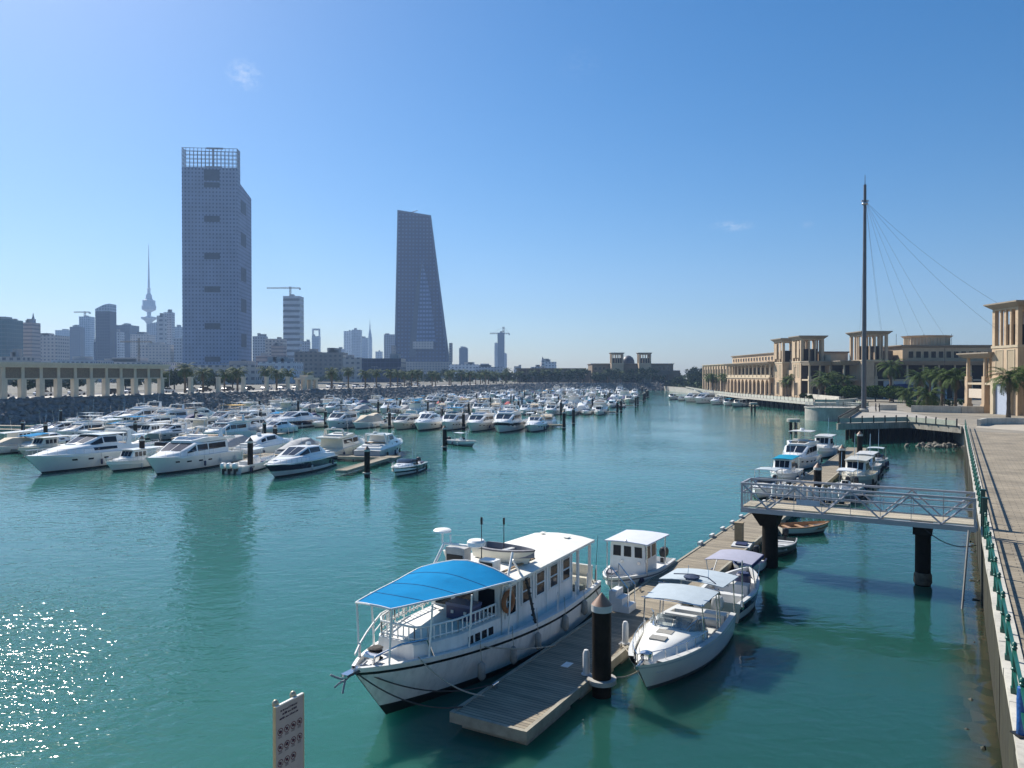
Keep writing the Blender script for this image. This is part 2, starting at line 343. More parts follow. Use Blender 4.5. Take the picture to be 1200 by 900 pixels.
# brick paving of the near promenade
def brick_mat():
    m = bpy.data.materials.new('promenade_bricks'); m.use_nodes = True; t = m.node_tree; p = t.nodes['Principled BSDF']
    tc = N(t, 'ShaderNodeTexCoord'); b = N(t, 'ShaderNodeTexBrick'); b.inputs['Scale'].default_value = 1
    b.inputs['Brick Width'].default_value = .62; b.inputs['Row Height'].default_value = .31; b.inputs['Mortar Size'].default_value = .018
    b.inputs['Color1'].default_value = (.315, .265, .19, 1); b.inputs['Color2'].default_value = (.26, .215, .15, 1); b.inputs['Mortar'].default_value = (.15, .125, .09, 1)
    t.links.new(tc.outputs['Object'], b.inputs['Vector'])
    n = N(t, 'ShaderNodeTexNoise'); n.inputs['Scale'].default_value = .33; n.inputs['Detail'].default_value = 9; n.inputs['Roughness'].default_value = .7; t.links.new(tc.outputs['Object'], n.inputs['Vector'])
    r = N(t, 'ShaderNodeMapRange'); r.inputs['From Min'].default_value = .3; r.inputs['From Max'].default_value = .7; r.inputs['To Min'].default_value = .60; r.inputs['To Max'].default_value = 1.25; t.links.new(n.outputs['Fac'], r.inputs['Value'])
    v = N(t, 'ShaderNodeVectorMath', operation='SCALE'); t.links.new(b.outputs['Color'], v.inputs[0]); t.links.new(r.outputs[0], v.inputs['Scale']); t.links.new(v.outputs[0], p.inputs['Base Color'])
    p.inputs['Roughness'].default_value = .85
    bp = N(t, 'ShaderNodeBump'); bp.inputs['Strength'].default_value = .5; bp.inputs['Distance'].default_value = .01; bp.invert = True; t.links.new(b.outputs['Fac'], bp.inputs['Height']); t.links.new(bp.outputs[0], p.inputs['Normal'])
    return m
g = MB(); g.add([(13.75, -22, 2.806), (34, -22, 2.806), (34, 97, 2.806), (13.75, 97, 2.806)], [(0, 1, 2, 3)])
o = g.build('brick_promenade', brick_mat()); o.matrix_world = FRM; tag(o, kind='structure')
g = MB()                                # stone kerb along the quay edge, in blocks
for k in range(60):
    g.box(13.25 + rnd.uniform(-.012, .012), 13.72, -22 + k * 2.2, -22 + (k + 1) * 2.2 - .02, 2.66, 2.86 + rnd.uniform(-.008, .008))
o = g.build('kerb', CONCL); o.matrix_world = FRM; tag(o, kind='structure')
g = MB()                                # low sea wall below the kerb
for k in range(44):
    g.box(13.30 + rnd.uniform(-.02, .02), 13.56, -20 + k * 3, -20 + (k + 1) * 3 - .015, -1, 2.658)
o = g.build('quay_wall', mat('algae_stained_wall', (.030, .029, .014), .9, .5, .9, bump=.5, streak=.5)); o.matrix_world = FRM; tag(o, kind='structure')

# rock slopes
def rocks(name, spots, m, label=None):
    b = MB(); bm = bmesh.new(); bmesh.ops.create_icosphere(bm, subdivisions=1, radius=1); vs = [v.co.copy() for v in bm.verts]; fs = [[v.index for v in f.verts] for f in bm.faces]; bm.free()
    rr = random.Random(3)
    for p, s in spots:
        q = Matrix.Rotation(rr.uniform(0, 6.3), 3, Vector((rr.uniform(-1, 1), rr.uniform(-1, 1), rr.uniform(-1, 1))).normalized())
        sc = Vector((rr.uniform(.7, 1.3), rr.uniform(.7, 1.2), rr.uniform(.55, .9))) * s
        b.add([Vector(p) + q @ Vector((v.x * sc.x, v.y * sc.y, v.z * sc.z)) * rr.uniform(.82, 1.12) for v in vs], fs)
    return tag(b.build(name, m), kind='stuff')
base = MB(); TOE = 8.5
def offs(P, d):
    out = []
    for i, p in enumerate(P):
        a = Vector(P[max(i - 1, 0)]); b_ = Vector(P[min(i + 1, len(P) - 1)]); tt = (b_ - a).normalized(); out.append((p[0] + tt.y * d, p[1] - tt.x * d))
    return out
toe = offs(LTOP, TOE)
base.grid([[(p[0], p[1], 4.8) for p in LTOP], [(p[0], p[1], -.6) for p in toe]], flip=True)
tag(base.build('rock_bank', ROCKM), kind='structure')
sp = []
for i in range(len(LTOP) - 1):
    a, b_, c, d = [Vector(v) for v in (LTOP[i], LTOP[i + 1], toe[i], toe[i + 1])]
    L = (b_ - a).length
    if i == 0: lo = .55
    else: lo = 0
    for k in range(int(L * (1 - lo) * 10)):
        f = lo + (1 - lo) * rnd.random(); h = rnd.random(); p = a.lerp(b_, f).lerp(c.lerp(d, f), h)
        sp.append(((p.x, p.y, 4.85 - 5.3 * h + rnd.uniform(-.1, .25)), rnd.uniform(.45, .95)))
rocks('riprap_rocks', sp, ROCKM)
sp = [((59.6 + rnd.gauss(0, 1.5), 107.3 + rnd.gauss(0, .9), rnd.uniform(-.35, .3)), rnd.uniform(.25, .5)) for k in range(110)]
rocks('shore_rocks', sp, mat('pale_wet_rock', (.17, .155, .12), .8, .35, 1.5))
sp = []
for k in range(420):                    # rubble foot of the near quay wall
    a = abs(rnd.gauss(0, .6)); p = fr(rnd.uniform(-6, 40), 13.15 - a); sp.append(((p.x, p.y, -.24 - .10 * a + rnd.uniform(-.10, .04)), rnd.uniform(.16, .36)))
rocks('wall_foot_rocks', sp, ROCKB)

# ---------------------------------------------------------------- haze
hb = MB(); hb.box(-3700, 2700, -400, 3900, -3, 460)
hz_o = hb.build('haze', bpy.data.materials.new('haze_air')); tag(hz_o, kind='stuff')
hm = hz_o.data.materials[0]; hm.use_nodes = True; t = hm.node_tree; t.nodes.clear()
ho = N(t, 'ShaderNodeOutputMaterial'); hv = N(t, 'ShaderNodeVolumePrincipled'); hv.inputs['Density'].default_value = .00019
hv.inputs['Color'].default_value = (.42, .64, 1.0, 1); hv.inputs['Anisotropy'].default_value = .25
t.links.new(hv.outputs[0], ho.inputs['Volume'])
hz_o.display_type = 'WIRE'

# ---------------------------------------------------------------- the near wooden pontoon
def plank_mat(name, c1, c2):
    m = bpy.data.materials.new(name); m.use_nodes = True; t = m.node_tree; p = t.nodes['Principled BSDF']
    tc = N(t, 'ShaderNodeTexCoord'); b = N(t, 'ShaderNodeTexBrick'); b.inputs['Scale'].default_value = 1; b.offset = .0
    b.inputs['Brick Width'].default_value = 40; b.inputs['Row Height'].default_value = .145; b.inputs['Mortar Size'].default_value = .010
    b.inputs['Color1'].default_value = (*c1, 1); b.inputs['Color2'].default_value = (*c2, 1); b.inputs['Mortar'].default_value = (.035, .03, .022, 1)
    mp = N(t, 'ShaderNodeMapping'); mp.inputs['Location'].default_value = (20, 0, 0); t.links.new(tc.outputs['Object'], mp.inputs['Vector']); t.links.new(mp.outputs[0], b.inputs['Vector'])
    n = N(t, 'ShaderNodeTexNoise'); n.inputs['Scale'].default_value = 1.0; n.inputs['Detail'].default_value = 7
    m2 = N(t, 'ShaderNodeMapping'); m2.inputs['Scale'].default_value = (.7, 3.4, 1); t.links.new(tc.outputs['Object'], m2.inputs['Vector']); t.links.new(m2.outputs[0], n.inputs['Vector'])
    r = N(t, 'ShaderNodeMapRange'); r.inputs['From Min'].default_value = .3; r.inputs['From Max'].default_value = .7; r.inputs['To Min'].default_value = .68; r.inputs['To Max'].default_value = 1.22; t.links.new(n.outputs['Fac'], r.inputs['Value'])
    v = N(t, 'ShaderNodeVectorMath', operation='SCALE'); t.links.new(b.outputs['Color'], v.inputs[0]); t.links.new(r.outputs[0], v.inputs['Scale']); t.links.new(v.outputs[0], p.inputs['Base Color'])
    p.inputs['Roughness'].default_value = .85
    bp = N(t, 'ShaderNodeBump'); bp.inputs['Strength'].default_value = .7; bp.inputs['Distance'].default_value = .015; bp.invert = True; t.links.new(b.outputs['Fac'], bp.inputs['Height']); t.links.new(bp.outputs[0], p.inputs['Normal'])
    return m
PLANK = plank_mat('pontoon_planks', (.34, .285, .20), (.25, .21, .15)); MATS['pontoon_planks'] = PLANK
def pontoon(name, label, L, Wd, loc, rz, group, floats=True, z=.52):
    t_ = thing(name, label, 'pontoon', loc, rz, group)
    d = MB(); d.box(0, Wd, 0, L, z - .07, z); d.build('deck', PLANK, t_)
    e = MB()
    for x in (0, Wd):
        e.box(x - .06, x + .06, -.06, L + .06, z - .26, z + .035)
    e.box(.06, Wd - .06, -.06, .06, z - .26, z + .03); e.box(.06, Wd - .06, L - .06, L + .06, z - .26, z + .03)
    e.build('edge_beam', mat('grey_timber', (.33, .30, .23), .85, .3, 2, bump=.2), t_)
    if floats:
        f = MB(); n = max(2, int(L / 3.4))
        for k in range(n):
            y = .3 + k * (L - .6) / n
            f.box(.12, Wd - .12, y, y + (L - .6) / n - .7, -.35, z - .10)
        f.build('float', mat('pontoon_float_concrete', (.30, .30, .25), .8, .3, 1, streak=.3), t_)
    return t_
near = pontoon('pontoon', 'long grey timber pontoon with boats tied along both sides running under the footbridge', 92, 2.35, tuple(O2), DRZ, None)
for s in [24.6 + 2.35 * k for k in range(16)]:
    b = MB(); b.add([(x + .0, s + y, .555 + z) for z in (0, .16) for x, y in ((-.19, -.30), (-.03, -.30), (-.03, .30), (-.19, .30))], [(3, 2, 1, 0), (4, 5, 6, 7), (0, 1, 5, 4), (1, 2, 6, 5), (2, 3, 7, 6), (3, 0, 4, 7)])
    b.build('bumper', mat('white_bumper_vinyl', (.66, .66, .62), .5, .15, 4), near)
for s, t_ in ((2.0, .22), (7.2, 2.15), (10.3, 2.15), (14.2, .25), (19, 2.1), (23, 2.1), (30, .3)):
    b = MB(); b.cyl((t_, s - .05, .52), (t_, s - .05, .66), .03); b.cyl((t_, s + .05, .52), (t_, s + .05, .66), .03); b.cyl((t_ - .03, s - .17, .67), (t_ - .03, s + .17, .67), .028)
    b.build('cleat', STEEL, near)
b = MB()
for (s, t_, w_, l_) in ((4.6, 1.1, 1.3, .22),): b.box(t_, t_ + w_ * .2, s, s + l_ * 2, .522, .53)
b.build('worn_patch', WPAINT, near)
# finger and white posts
pontoon('pontoon', 'short finger pontoon under a row of upright white posts beyond the footbridge', 3.0, 1.4, tuple(fr(44.2, 2.45)), DRZ - R(90), None)

def pile(loc, ztop, r, label, cone=True, group='dark steel mooring piles capped with cones'):
    t_ = thing('mooring_pile', label, 'mooring pile', loc, 0, group)
    b = MB(); b.cyl((0, 0, -2), (0, 0, ztop - .52), r, r, 20); b.build('shaft', mat('tarred_pile', (.017, .012, .008), .7, .5, 2.5, bump=.3, streak=.3, spec=.2), t_, smooth=40)
    if cone:
        b = MB(); b.cyl((0, 0, ztop - .56), (0, 0, ztop - .36), r + .025, r + .025, 20); b.build('collar', mat('pale_pile_collar', (.55, .54, .50), .6, .15, 3), t_, smooth=40)
        b = MB(); b.cyl((0, 0, ztop - .358), (0, 0, ztop), r + .02, .02, 20); b.build('cone_cap', mat('brown_cone_cap', (.27, .155, .10), .5, .2, 3), t_, smooth=40)
    b = MB(); b.lathe([(r + .06, .42), (r + .16, .42), (r + .16, .56), (r + .06, .56)], 20)
    b.build('guide_ring', mat('pile_guide', (.40, .38, .34), .6, .2, 3), t_, smooth=40)
    return t_
pile(fr(4.3, 2.68), 3.22, .30, 'dark pile beside the near pontoon and the open white motorboat, nearest of all piles')
pile(fr(47.7, 2.68), 3.0, .30, 'dark pile with pale cap just beyond the footbridge railing')
pile(fr(63, 2.68), 3.27, .30, 'dark pile in the middle between the white boats beyond the footbridge')
pile(fr(79, 2.68), 3.58, .30, 'dark pile at the far end of the timber pontoon before the pier')

# white posts on the finger
wp = MB(); wp.lathe([(.16, 0), (.19, .1), (.19, .75), (.15, 1.0), (.06, 1.13)], 12)
wp.lathe([(.20, -.02), (.20, .12)], 12, 1)
pr = wp.build('white_post', [mat('white_post_plastic', (.74, .74, .70), .45, .1, 3), RUBBER], smooth=40); tag(pr, cat='post', group='upright white posts in a row behind the footbridge')
KIDS[pr.name] = []
for k in range(12):
    q = fr(43.5, .12 + k * .44, .555)
    place(pr, q, 0, 'upright white rounded post in the row seen through the footbridge railing')

# ---------------------------------------------------------------- footbridge
gb = thing('footbridge', 'grey steel truss footbridge from the quay to the timber pontoon on two dark piers', 'footbridge', tuple(fr(22.6, 2.6)), DRZ)
LG, WG = 10.45, 2.1
b = MB(); b.box(0.05, LG, .1, WG - .1, .0 + 3.19, 3.25); b.build('deck', plank_mat('gangway_boards', (.50, .44, .33), (.42, .37, .28)), gb)
gbm = kids(gb)[0]
b = MB()
for y in (0, WG):
    b.box(0, LG, y - .09, y + .09, 2.93, 3.17)
for k in range(9): b.box(k * LG / 8 - .06 if k else 0, k * LG / 8 + .06, .09, WG - .09, 2.96, 3.12)
b.build('bottom_frame', GREYM, gb)
for y in (0, WG):
    b = MB()
    b.box(0, LG, y - .06, y + .06, 4.36, 4.46); b.box(0, LG, y - .045, y + .045, 3.62 + .3, 3.98)
    for x in (.05, LG - .05): b.box(x - .05, x + .05, y - .05, y + .05, 3.17, 4.36)
    nP = 4
    for k in range(nP):
        x0 = .1 + k * (LG - .2) / nP; x1 = .1 + (k + 1) * (LG - .2) / nP; xm = (x0 + x1) / 2
        b.cyl((x0, y, 4.36), (xm, y, 3.17), .045, .045, 6); b.cyl((xm, y, 3.17), (x1, y, 4.36), .045, .045, 6)
    for k in range(1, 8):
        x = k * LG / 8; b.box(x - .012, x + .012, y - .012, y + .012, 3.17, 4.36)
    for z in (3.56,): b.box(.1, LG - .1, y - .012, y + .012, z - .012, z + .012)
    b.build('truss_rail', GREYM, gb)
b = MB(); b.box(-.05, .05, .07, WG - .07, 4.36, 4.44); b.box(-.03, .03, .07, WG - .07, 3.9, 3.96)
for k in range(1, 6): b.box(-.02, .02, k * WG / 6 - .02, k * WG / 6 + .02, 3.19, 4.36)
b.build('end_gate', GREYM, gb)
for s_, xx in ((.5, 1.25), (.9, 8.3)):
    b = MB(); b.cyl((xx, WG / 2, -2), (xx, WG / 2, 2.55), .40 if xx < 3 else .34, None, 22)
    if xx < 3: b.frustum([(xx - .4, .5, 2.2), (xx + .4, .5, 2.2), (xx + .4, 1.6, 2.2), (xx - .4, 1.6, 2.2)], [(xx - .75, .05, 2.93), (xx + .6, .05, 2.93), (xx + .6, 2.05, 2.93), (xx - .75, 2.05, 2.93)])
    else: b.box(xx - .4, xx + .4, .05, 2.05, 2.56, 2.93)
    if xx > 3: b.lathe([(.345, 0.05), (.40, .15), (.39, .5), (.345, .62)], 22, 1, (xx, WG / 2, 0))
    b.build('pier', [DARKS, mat('barnacle_crust', (.16, .13, .09), .95, .5, 5, bump=.6)], gb, smooth=40)
b = MB(); b.box(0, 1.1, -.03, .0, 3.45, 3.72); o = b.build('notice_board', mat('pale_notice', (.55, .56, .62), .5, .2, 8), gb); o.location = (2.75, -.1, .1)
# stay pole and cable at its quay end
p0, p1 = fr(21.9, 12.75, 3.1), at(1128, 716); p1.z = -.5
b = MB(); b.cyl(p0, p1, .045, .045, 8); tag(b.build('leaning_pole', mat('dull_pole', (.22, .21, .19), .6, .3, 3)), 'thin grey pole leaning from the footbridge end down into the water', 'pole')
def sag(a, b_, drop, n=12):
    a = Vector(a); b_ = Vector(b_); return [a.lerp(b_, k / n) - Vector((0, 0, drop * 4 * (k / n) * (1 - k / n))) for k in range(n + 1)]
b = MB(); b.tube(sag(fr(22.5, 11.0, 2.9), fr(22.3, 13.05, 2.4), .35), .022, 5); tag(b.build('cable', RUBBER), 'black cable hanging slack under the quay end of the footbridge', 'cable')

# ---------------------------------------------------------------- quay railing
GRN = mat('green_rail_paint', (.012, .095, .07), .35, .15, 4)
rl = thing('quay_railing', 'dark green iron railing with posts along the brick promenade edge', 'railing', (0, 0, 0)); rl.matrix_world = FRM
pm = MB(); pm.box(-.07, .07, -.07, .07, .0, .13); pm.cyl((0, 0, .13), (0, 0, .98), .055, .045, 10); pm.lathe([(.03, .98), (.06, 1.0), (.06, 1.03), (.04, 1.05), (.06, 1.09), (.04, 1.14), (.01, 1.16)], 10); pm.lathe([(.05, .5), (.07, .52), (.07, .56), (.05, .58)], 10)
post = pm.build('post', GRN, rl, smooth=40); ss = [-6.65 + 2.35 * k for k in range(48)]
for k, s in enumerate(ss):
    if 21.6 < s < 24.9: continue
    q = post if k == 0 else post.copy()
    if k: COL.objects.link(q); q.parent = rl
    q.location = (13.38, s, 2.86)
for zz, r in ((3.80, .035), (3.32, .028)):
    for a, b_ in ((-7, 21.9), (24.8, 104)):
        b = MB(); b.box(13.38 - r, 13.38 + r, a, b_, zz - r, zz + r); b.build('rail', GRN, rl)
for s in (21.95, 24.75):
    b = MB(); b.box(13.27, 13.45, s - .09, s + .09, 2.86, 4.55); b.box(13.24, 13.48, s - .12, s + .12, 4.55, 4.62); b.build('gate_post', mat('dark_gate_paint', (.012, .06, .05), .4, .1), rl)
b = MB(); b.lathe([(.085, 0), (.10, .02), (.095, .35), (.10, .7), (.085, .94), (.06, .96)], 14); b.box(-.15, .15, -.14, .14, -.005, .02, 1)
o = b.build('wrapped_post', [mat('blue_wrap', (.02, .10, .32), .35, .25, 5, bump=.4), BLACKP], smooth=40); o.location = fr(.40, 13.38, 2.87)
tag(o, 'railing post wrapped in bright blue plastic at the near end of the promenade', 'post')

# ---------------------------------------------------------------- pier, bastion, walkway on piles
DECKC = mat('pier_deck_concrete', (.36, .33, .28), .85, .2, .5)
pier = thing('pier', 'triangular concrete pier on dark piles beside the tall mast', 'pier', (0, 0, 0))
PT = [(62.7, 106.5), (66.6, 122), (63.4, 120.6), (48.1, 112.7), (82, 177), (84.5, 178.2), (70.3, 121.5)]
PT = [(62.7, 106.9), (60.9, 118), (48.1, 113.5), (81.6, 177.2), (83.9, 177.9), (69.9, 122.1)]
b = MB(); b.prism(PT[::-1], 2.3, 2.84); b.build('deck', DECKC, pier, recalc=True)
b = MB(); b.box(0, 1, 0, 1, 0, 1); b = MB()
def edge_strip(b, P, z0, z1, th, mi=None):
    for p, q in zip(P, P[1:]):
        p = Vector((*p, 0)); q = Vector((*q, 0)); d = (q - p).normalized(); n = Vector((-d.y, d.x, 0)) * th
        b.frustum([p + n + Vector((0, 0, z0)), q + n + Vector((0, 0, z0)), q - n + Vector((0, 0, z0)), p - n + Vector((0, 0, z0))], [p + n + Vector((0, 0, z1)), q + n + Vector((0, 0, z1)), q - n + Vector((0, 0, z1)), p - n + Vector((0, 0, z1))], mi)
edge_strip(b, PT[:3], 1.95, 2.90, .16); b.build('fascia', mat('stained_fascia', (.34, .31, .25), .85, .3, .8, streak=.4), pier)
pl = [(62 - k * .1 - 1.7 * i, 109 + 3.4 * j + i * .6) for i in range(8) for j in range(7) for k in (0,)]
npil = 0
def inside(p, P):
    c = False
    for (x0, y0), (x1, y1) in zip(P, P[1:] + P[:1]):
        if (y0 > p[1]) != (y1 > p[1]) and p[0] < (x1 - x0) * (p[1] - y0) / (y1 - y0) + x0: c = not c
    return c
pmesh = None
for i in range(16):
    for j in range(17):
        q = (49 + i * 2.3 + .35 * (j % 2), 109 + j * 3.1)
        if inside(q, PT) and inside((q[0] - .6, q[1] - .6), PT):
            if pmesh is None:
                b = MB(); b.cyl((0, 0, -1.5), (0, 0, 2.3), .24, .24, 10); o = b.build('pile', DARKS, pier, smooth=40); pmesh = o
            else: o = pmesh.copy(); COL.objects.link(o); o.parent = pier
            o.location = (*q, 0)
def panel_rail(name, label, P, z, h=1.05, sp=2.2, pm_=None, panel=None, post_r=.11, cat='railing', pname='post'):
    t_ = thing(name, label, cat, (P[0][0], P[0][1], z)); c = Vector((P[0][0], P[0][1], 0))
    pm_ = pm_ or BLACKP; b2 = MB(); proto = None
    for p, q in zip(P, P[1:]):
        p = Vector((*p, 0)) - c; q = Vector((*q, 0)) - c; L = (q - p).length; n = max(1, round(L / sp))
        for k in range(n + 1):
            w_ = p.lerp(q, k / n)
            if k == n and q != Vector((*P[-1], 0)) - c: continue
            if proto is None:
                b = MB(); b.cyl((0, 0, 0), (0, 0, h * .86), post_r, post_r * .9, 8); b.lathe([(post_r * .6, h * .86), (post_r * 1.15, h * .9), (post_r * .9, h * 1.02), (.02, h * 1.1)], 8); proto = b.build(pname, pm_, t_, smooth=40); o = proto
            else: o = proto.copy(); COL.objects.link(o); o.parent = t_
            o.location = w_
        d = (q - p).normalized(); nn = Vector((-d.y, d.x, 0)) * .03
        for z0, z1 in ((.12, h * .78),):
            b2.frustum([p + nn + Vector((0, 0, z0)), q + nn + Vector((0, 0, z0)), q - nn + Vector((0, 0, z0)), p - nn + Vector((0, 0, z0))], [p + nn + Vector((0, 0, z1)), q + nn + Vector((0, 0, z1)), q - nn + Vector((0, 0, z1)), p - nn + Vector((0, 0, z1))])
    b2.build('panel', panel, t_); return t_
PANG = mat('pale_green_grille', (.36, .38, .30), .7, .2, 2)
panel_rail('pier_railing', 'railing of pale panels and dark capped posts along the pier edge near the mast', [(62.3, 107.5), (60.6, 117.7), (48.5, 113.9), (62, 139.5), (80, 174)], 2.84, panel=PANG)
b = MB(); b.lathe([(5.6, -1.5), (5.6, 2.75), (5.75, 2.76), (5.75, 2.98), (5.3, 2.98), (5.3, 2.86)], 36)
o = thing('round_bastion', 'round pale concrete bastion at the corner of the promenade in front of the hedges', 'bastion', (71.6, 172, 0)); b.build('drum', CONC, o, smooth=40)
b = MB()
for k in range(26):
    a = k * 2 * math.pi / 26; b.cyl((5.5 * math.cos(a), 5.5 * math.sin(a), 2.98), (5.5 * math.cos(a), 5.5 * math.sin(a), 3.9), .05, .05, 6)
for zz in (3.9, 3.45): b.tube([(5.5 * math.cos(k * math.pi / 20), 5.5 * math.sin(k * math.pi / 20), zz) for k in range(41)], .04, 5)
b.build('railing', mat('bastion_rail', (.35, .37, .36), .5, .1), o)
wk = thing('pile_walkway', 'long pale walkway on dark piles along the water before the arcaded building', 'walkway', (0, 0, 0))
WP = [(85.6, 203), (79.6, 203), (78.5, 268), (84, 330), (87.8, 330), (87.8, 203)]
b = MB(); b.prism(WP, 2.15, 2.82); b.build('deck', CONCL, wk, recalc=True)
b = MB(); b.cyl((0, 0, -1.5), (0, 0, 2.15), .28, .28, 10); p0_ = b.build('pile', DARKS, wk, smooth=40); p0_.location = (80.3, 205, 0)
for k in range(1, 22):
    for dx in (0, 3.2):
        if k > 14 and dx == 0: xx = 79.4 + (k - 14) * .75
        else: xx = 80.2 + dx
        o = p0_.copy(); COL.objects.link(o); o.parent = wk; o.location = (xx, 205 + k * 4.4, 0)
panel_rail('walkway_railing', 'pale panelled railing with dark posts along the walkway on piles', [(79.8, 203.3), (78.7, 268), (84.2, 330), (91.6, 384), (99.6, 440)], 2.84, panel=mat('cream_panel', (.52, .51, .43), .7, .15, 1), sp=3.0, h=1.15)
panel_rail('promenade_railing', 'pale panelled railing on the shore edge between bastion and walkway', [(75.5, 175), (83.5, 180), (87.6, 200), (80, 202.8)], 2.84, panel=PANG, sp=2.6)
for px, d, s_, lab in ((930, 130, 1.0, 'nearer of the two mushroom shaped mooring dolphins standing in the water'), (883, 209, .95, 'farther mushroom shaped mooring dolphin standing in the water by the walkway')):
    o = thing('mooring_dolphin', lab, 'mooring dolphin', (*atd(px, d).xy, 0), 0, 'mooring dolphins in the fairway')
    b = MB(); b.lathe([(1.0, 2.1), (1.08, 2.15), (1.08, 2.6), (1.0, 2.65)], 18); b.build('cap', CONC, o, smooth=40)
    b = MB(); b.cyl((-.45, 0, -1.5), (-.45, 0, 2.12), .26, .26, 10); o2 = b.build('pile', DARKS, o); o3 = o2.copy(); COL.objects.link(o3); o3.parent = o; o3.location = (.9, .1, 0)
# ================================================================ BOAT BUILDING
def smooth(x): x = max(0, min(1, x)); return x * x * (3 - 2 * x)
class Hull:
    boot = .16
    def __init__(s, L, B, zb, zm, zs, rake=.1, tr=.8, full=2.2, fl=.42, fmid=.4):
        s.L, s.B, s.zb, s.zm, s.zs, s.rake, s.tr, s.full, s.fl, s.fm = L, B, zb, zm, zs, rake * L, tr, full, fl, fmid
    def sheer(s, f):
        return s.zm + (s.zb - s.zm) * max(0, (f - .35) / .65) ** 1.8 + (s.zs - s.zm) * max(0, (.35 - f) / .35) ** 1.6
    def half(s, f):
        if f < s.fm: k = s.tr + (1 - s.tr) * math.sin(f / s.fm * math.pi / 2)
        else: k = max(0.0, 1 - ((f - s.fm) / (1 - s.fm)) ** s.full) ** .85
        return max(.025, s.B / 2 * k)
    def X(s, f, z): return -s.L / 2 + (s.L - s.rake) * f + s.rake * smooth((f - .5) / .5) * max(-.4, z / s.zb)
    def Y(s, f, z):
        sh = s.sheer(f); fl = .07 + s.fl * f ** 2.5
        if z >= 0: return s.half(f) * (1 - fl * ((sh - z) / sh) ** 1.25)
        return s.half(f) * (1 - fl) * max(0.0, 1 + z / .55)
    def fx(s, x, z=None):               # f at a given x on the sheer
        lo, hi = 0, 1
        for _ in range(30):
            m = (lo + hi) / 2
            if s.X(m, s.sheer(m) if z is None else z) < x: lo = m
            else: hi = m
        return lo
    def rows(s, f, bands):
        sh = s.sheer(f); zs = [sh] + [sh - b for b in bands] + [(sh - bands[-1] + s.boot) / 2, s.boot + s.boot * .9 * (f ** 3 if s.boot > .16 else 0), -.02, -.5]
        return zs
    def mesh(s, bands=(.12,), n=16):
        b = MB(); fs = [(i / n) ** .9 if i else 0 for i in range(n + 1)]
        nb = len(bands) + 4
        for side in (1, -1):
            g_ = [[(s.X(f, z), side * s.Y(f, z), z) for z in s.rows(f, bands)] for f in fs]
            for j in range(len(g_) - 1):
                for i in range(nb):
                    q = [g_[j][i], g_[j][i + 1], g_[j + 1][i + 1], g_[j + 1][i]]
                    if side > 0: q = q[::-1]
                    b.add(q, [(3, 2, 1, 0)], i if i <= len(bands) else (len(bands) if i < nb - 2 else len(bands) + 1))
        z0 = s.rows(0, bands); ring = [(s.X(0, z), s.Y(0, z), z) for z in z0] + [(s.X(0, z), -s.Y(0, z), z) for z in z0[::-1]]
        b.add(ring, [tuple(range(len(ring)))], len(bands))
        return b
    def deck(s, drop=.0, inset=.07, camber=.06, n=16, f0=0, f1=.985, b=None):
        b = b or MB(); fs = [f0 + (f1 - f0) * i / n for i in range(n + 1)]; rows = []
        for f in fs:
            sh = s.sheer(f); h = s.half(f); hi = max(.01, h - inset); z = sh - drop; x = s.X(f, sh)
            rows.append([(x, -h, sh), (x, -hi, sh + .015), (x, -hi, z), (x, -hi * .5, z + camber * .75), (x, 0, z + camber), (x, hi * .5, z + camber * .75), (x, hi, z), (x, hi, sh + .015), (x, h, sh)])
        b.grid(rows, flip=True)
        return b
    def rail(s, f0, f1, h=.55, n=8, r=.018, inset=.1):
        b = MB(); 
        for side in (1, -1):
            top = []
            for k in range(n + 1):
                f = f0 + (f1 - f0) * k / n; sh = s.sheer(f); x = s.X(f, sh); y = side * max(.0, s.half(f) - inset)
                b.cyl((x, y, sh), (x, y, sh + h), r * .8, None, 5, cap=False); top.append((x, y, sh + h))
            b.tube(top, r, 5)
        return b

def trunk_pt(sec, h, side):             # point on a side wall of a section
    x, wb, wt, zb, zt, c = sec; return Vector((x, side * (wb + (wt - wb) * h), zb + (zt - zb) * h))
def top_pt(sec, yf):
    x, wb, wt, zb, zt, c = sec; return Vector((x, wt * .9 * yf, zt + c * (1 - .45 * abs(yf))))
def lerp_sec(a, b, g): return tuple(p + (q - p) * g for p, q in zip(a, b))
def trunk(secs, mi=0, b=None):
    b = b or MB(); rows = []
    for sc in secs:
        p = [trunk_pt(sc, 0, -1), trunk_pt(sc, .94, -1), top_pt(sc, -1), top_pt(sc, 0), top_pt(sc, 1), trunk_pt(sc, .94, 1), trunk_pt(sc, 0, 1)]
        rows.append(p)
    b.grid(rows, mi, flip=True)
    b.add(rows[0], [tuple(range(7))[::-1]], mi); b.add(rows[-1], [tuple(range(7))], mi)
    return b
def win_side(b, secs, i, g0, g1, h0, h1, h2=None, h3=None, sides=(-1, 1), mi=None, off=.014):
    for sd_ in sides:
        A, B_ = lerp_sec(secs[i], secs[i + 1], g0), lerp_sec(secs[i], secs[i + 1], g1)
        a, c_ = trunk_pt(A, h0, sd_), trunk_pt(B_, h0 if h2 is None else h2, sd_); d, e = trunk_pt(B_, h1 if h3 is None else h3, sd_), trunk_pt(A, h1, sd_)
        if sd_ < 0: b.panel(a, c_, d, e, off, mi=mi)
        else: b.panel(c_, a, e, d, off, mi=mi)
def win_top(b, secs, i, g0, g1, yfs=((-.95, -.04), (.04, .95)), mi=None, off=.014):
    A, B_ = lerp_sec(secs[i], secs[i + 1], g0), lerp_sec(secs[i], secs[i + 1], g1)
    for y0, y1 in yfs: b.panel(top_pt(A, y0), top_pt(B_, y0), top_pt(B_, y1), top_pt(A, y1), off, mi=mi)
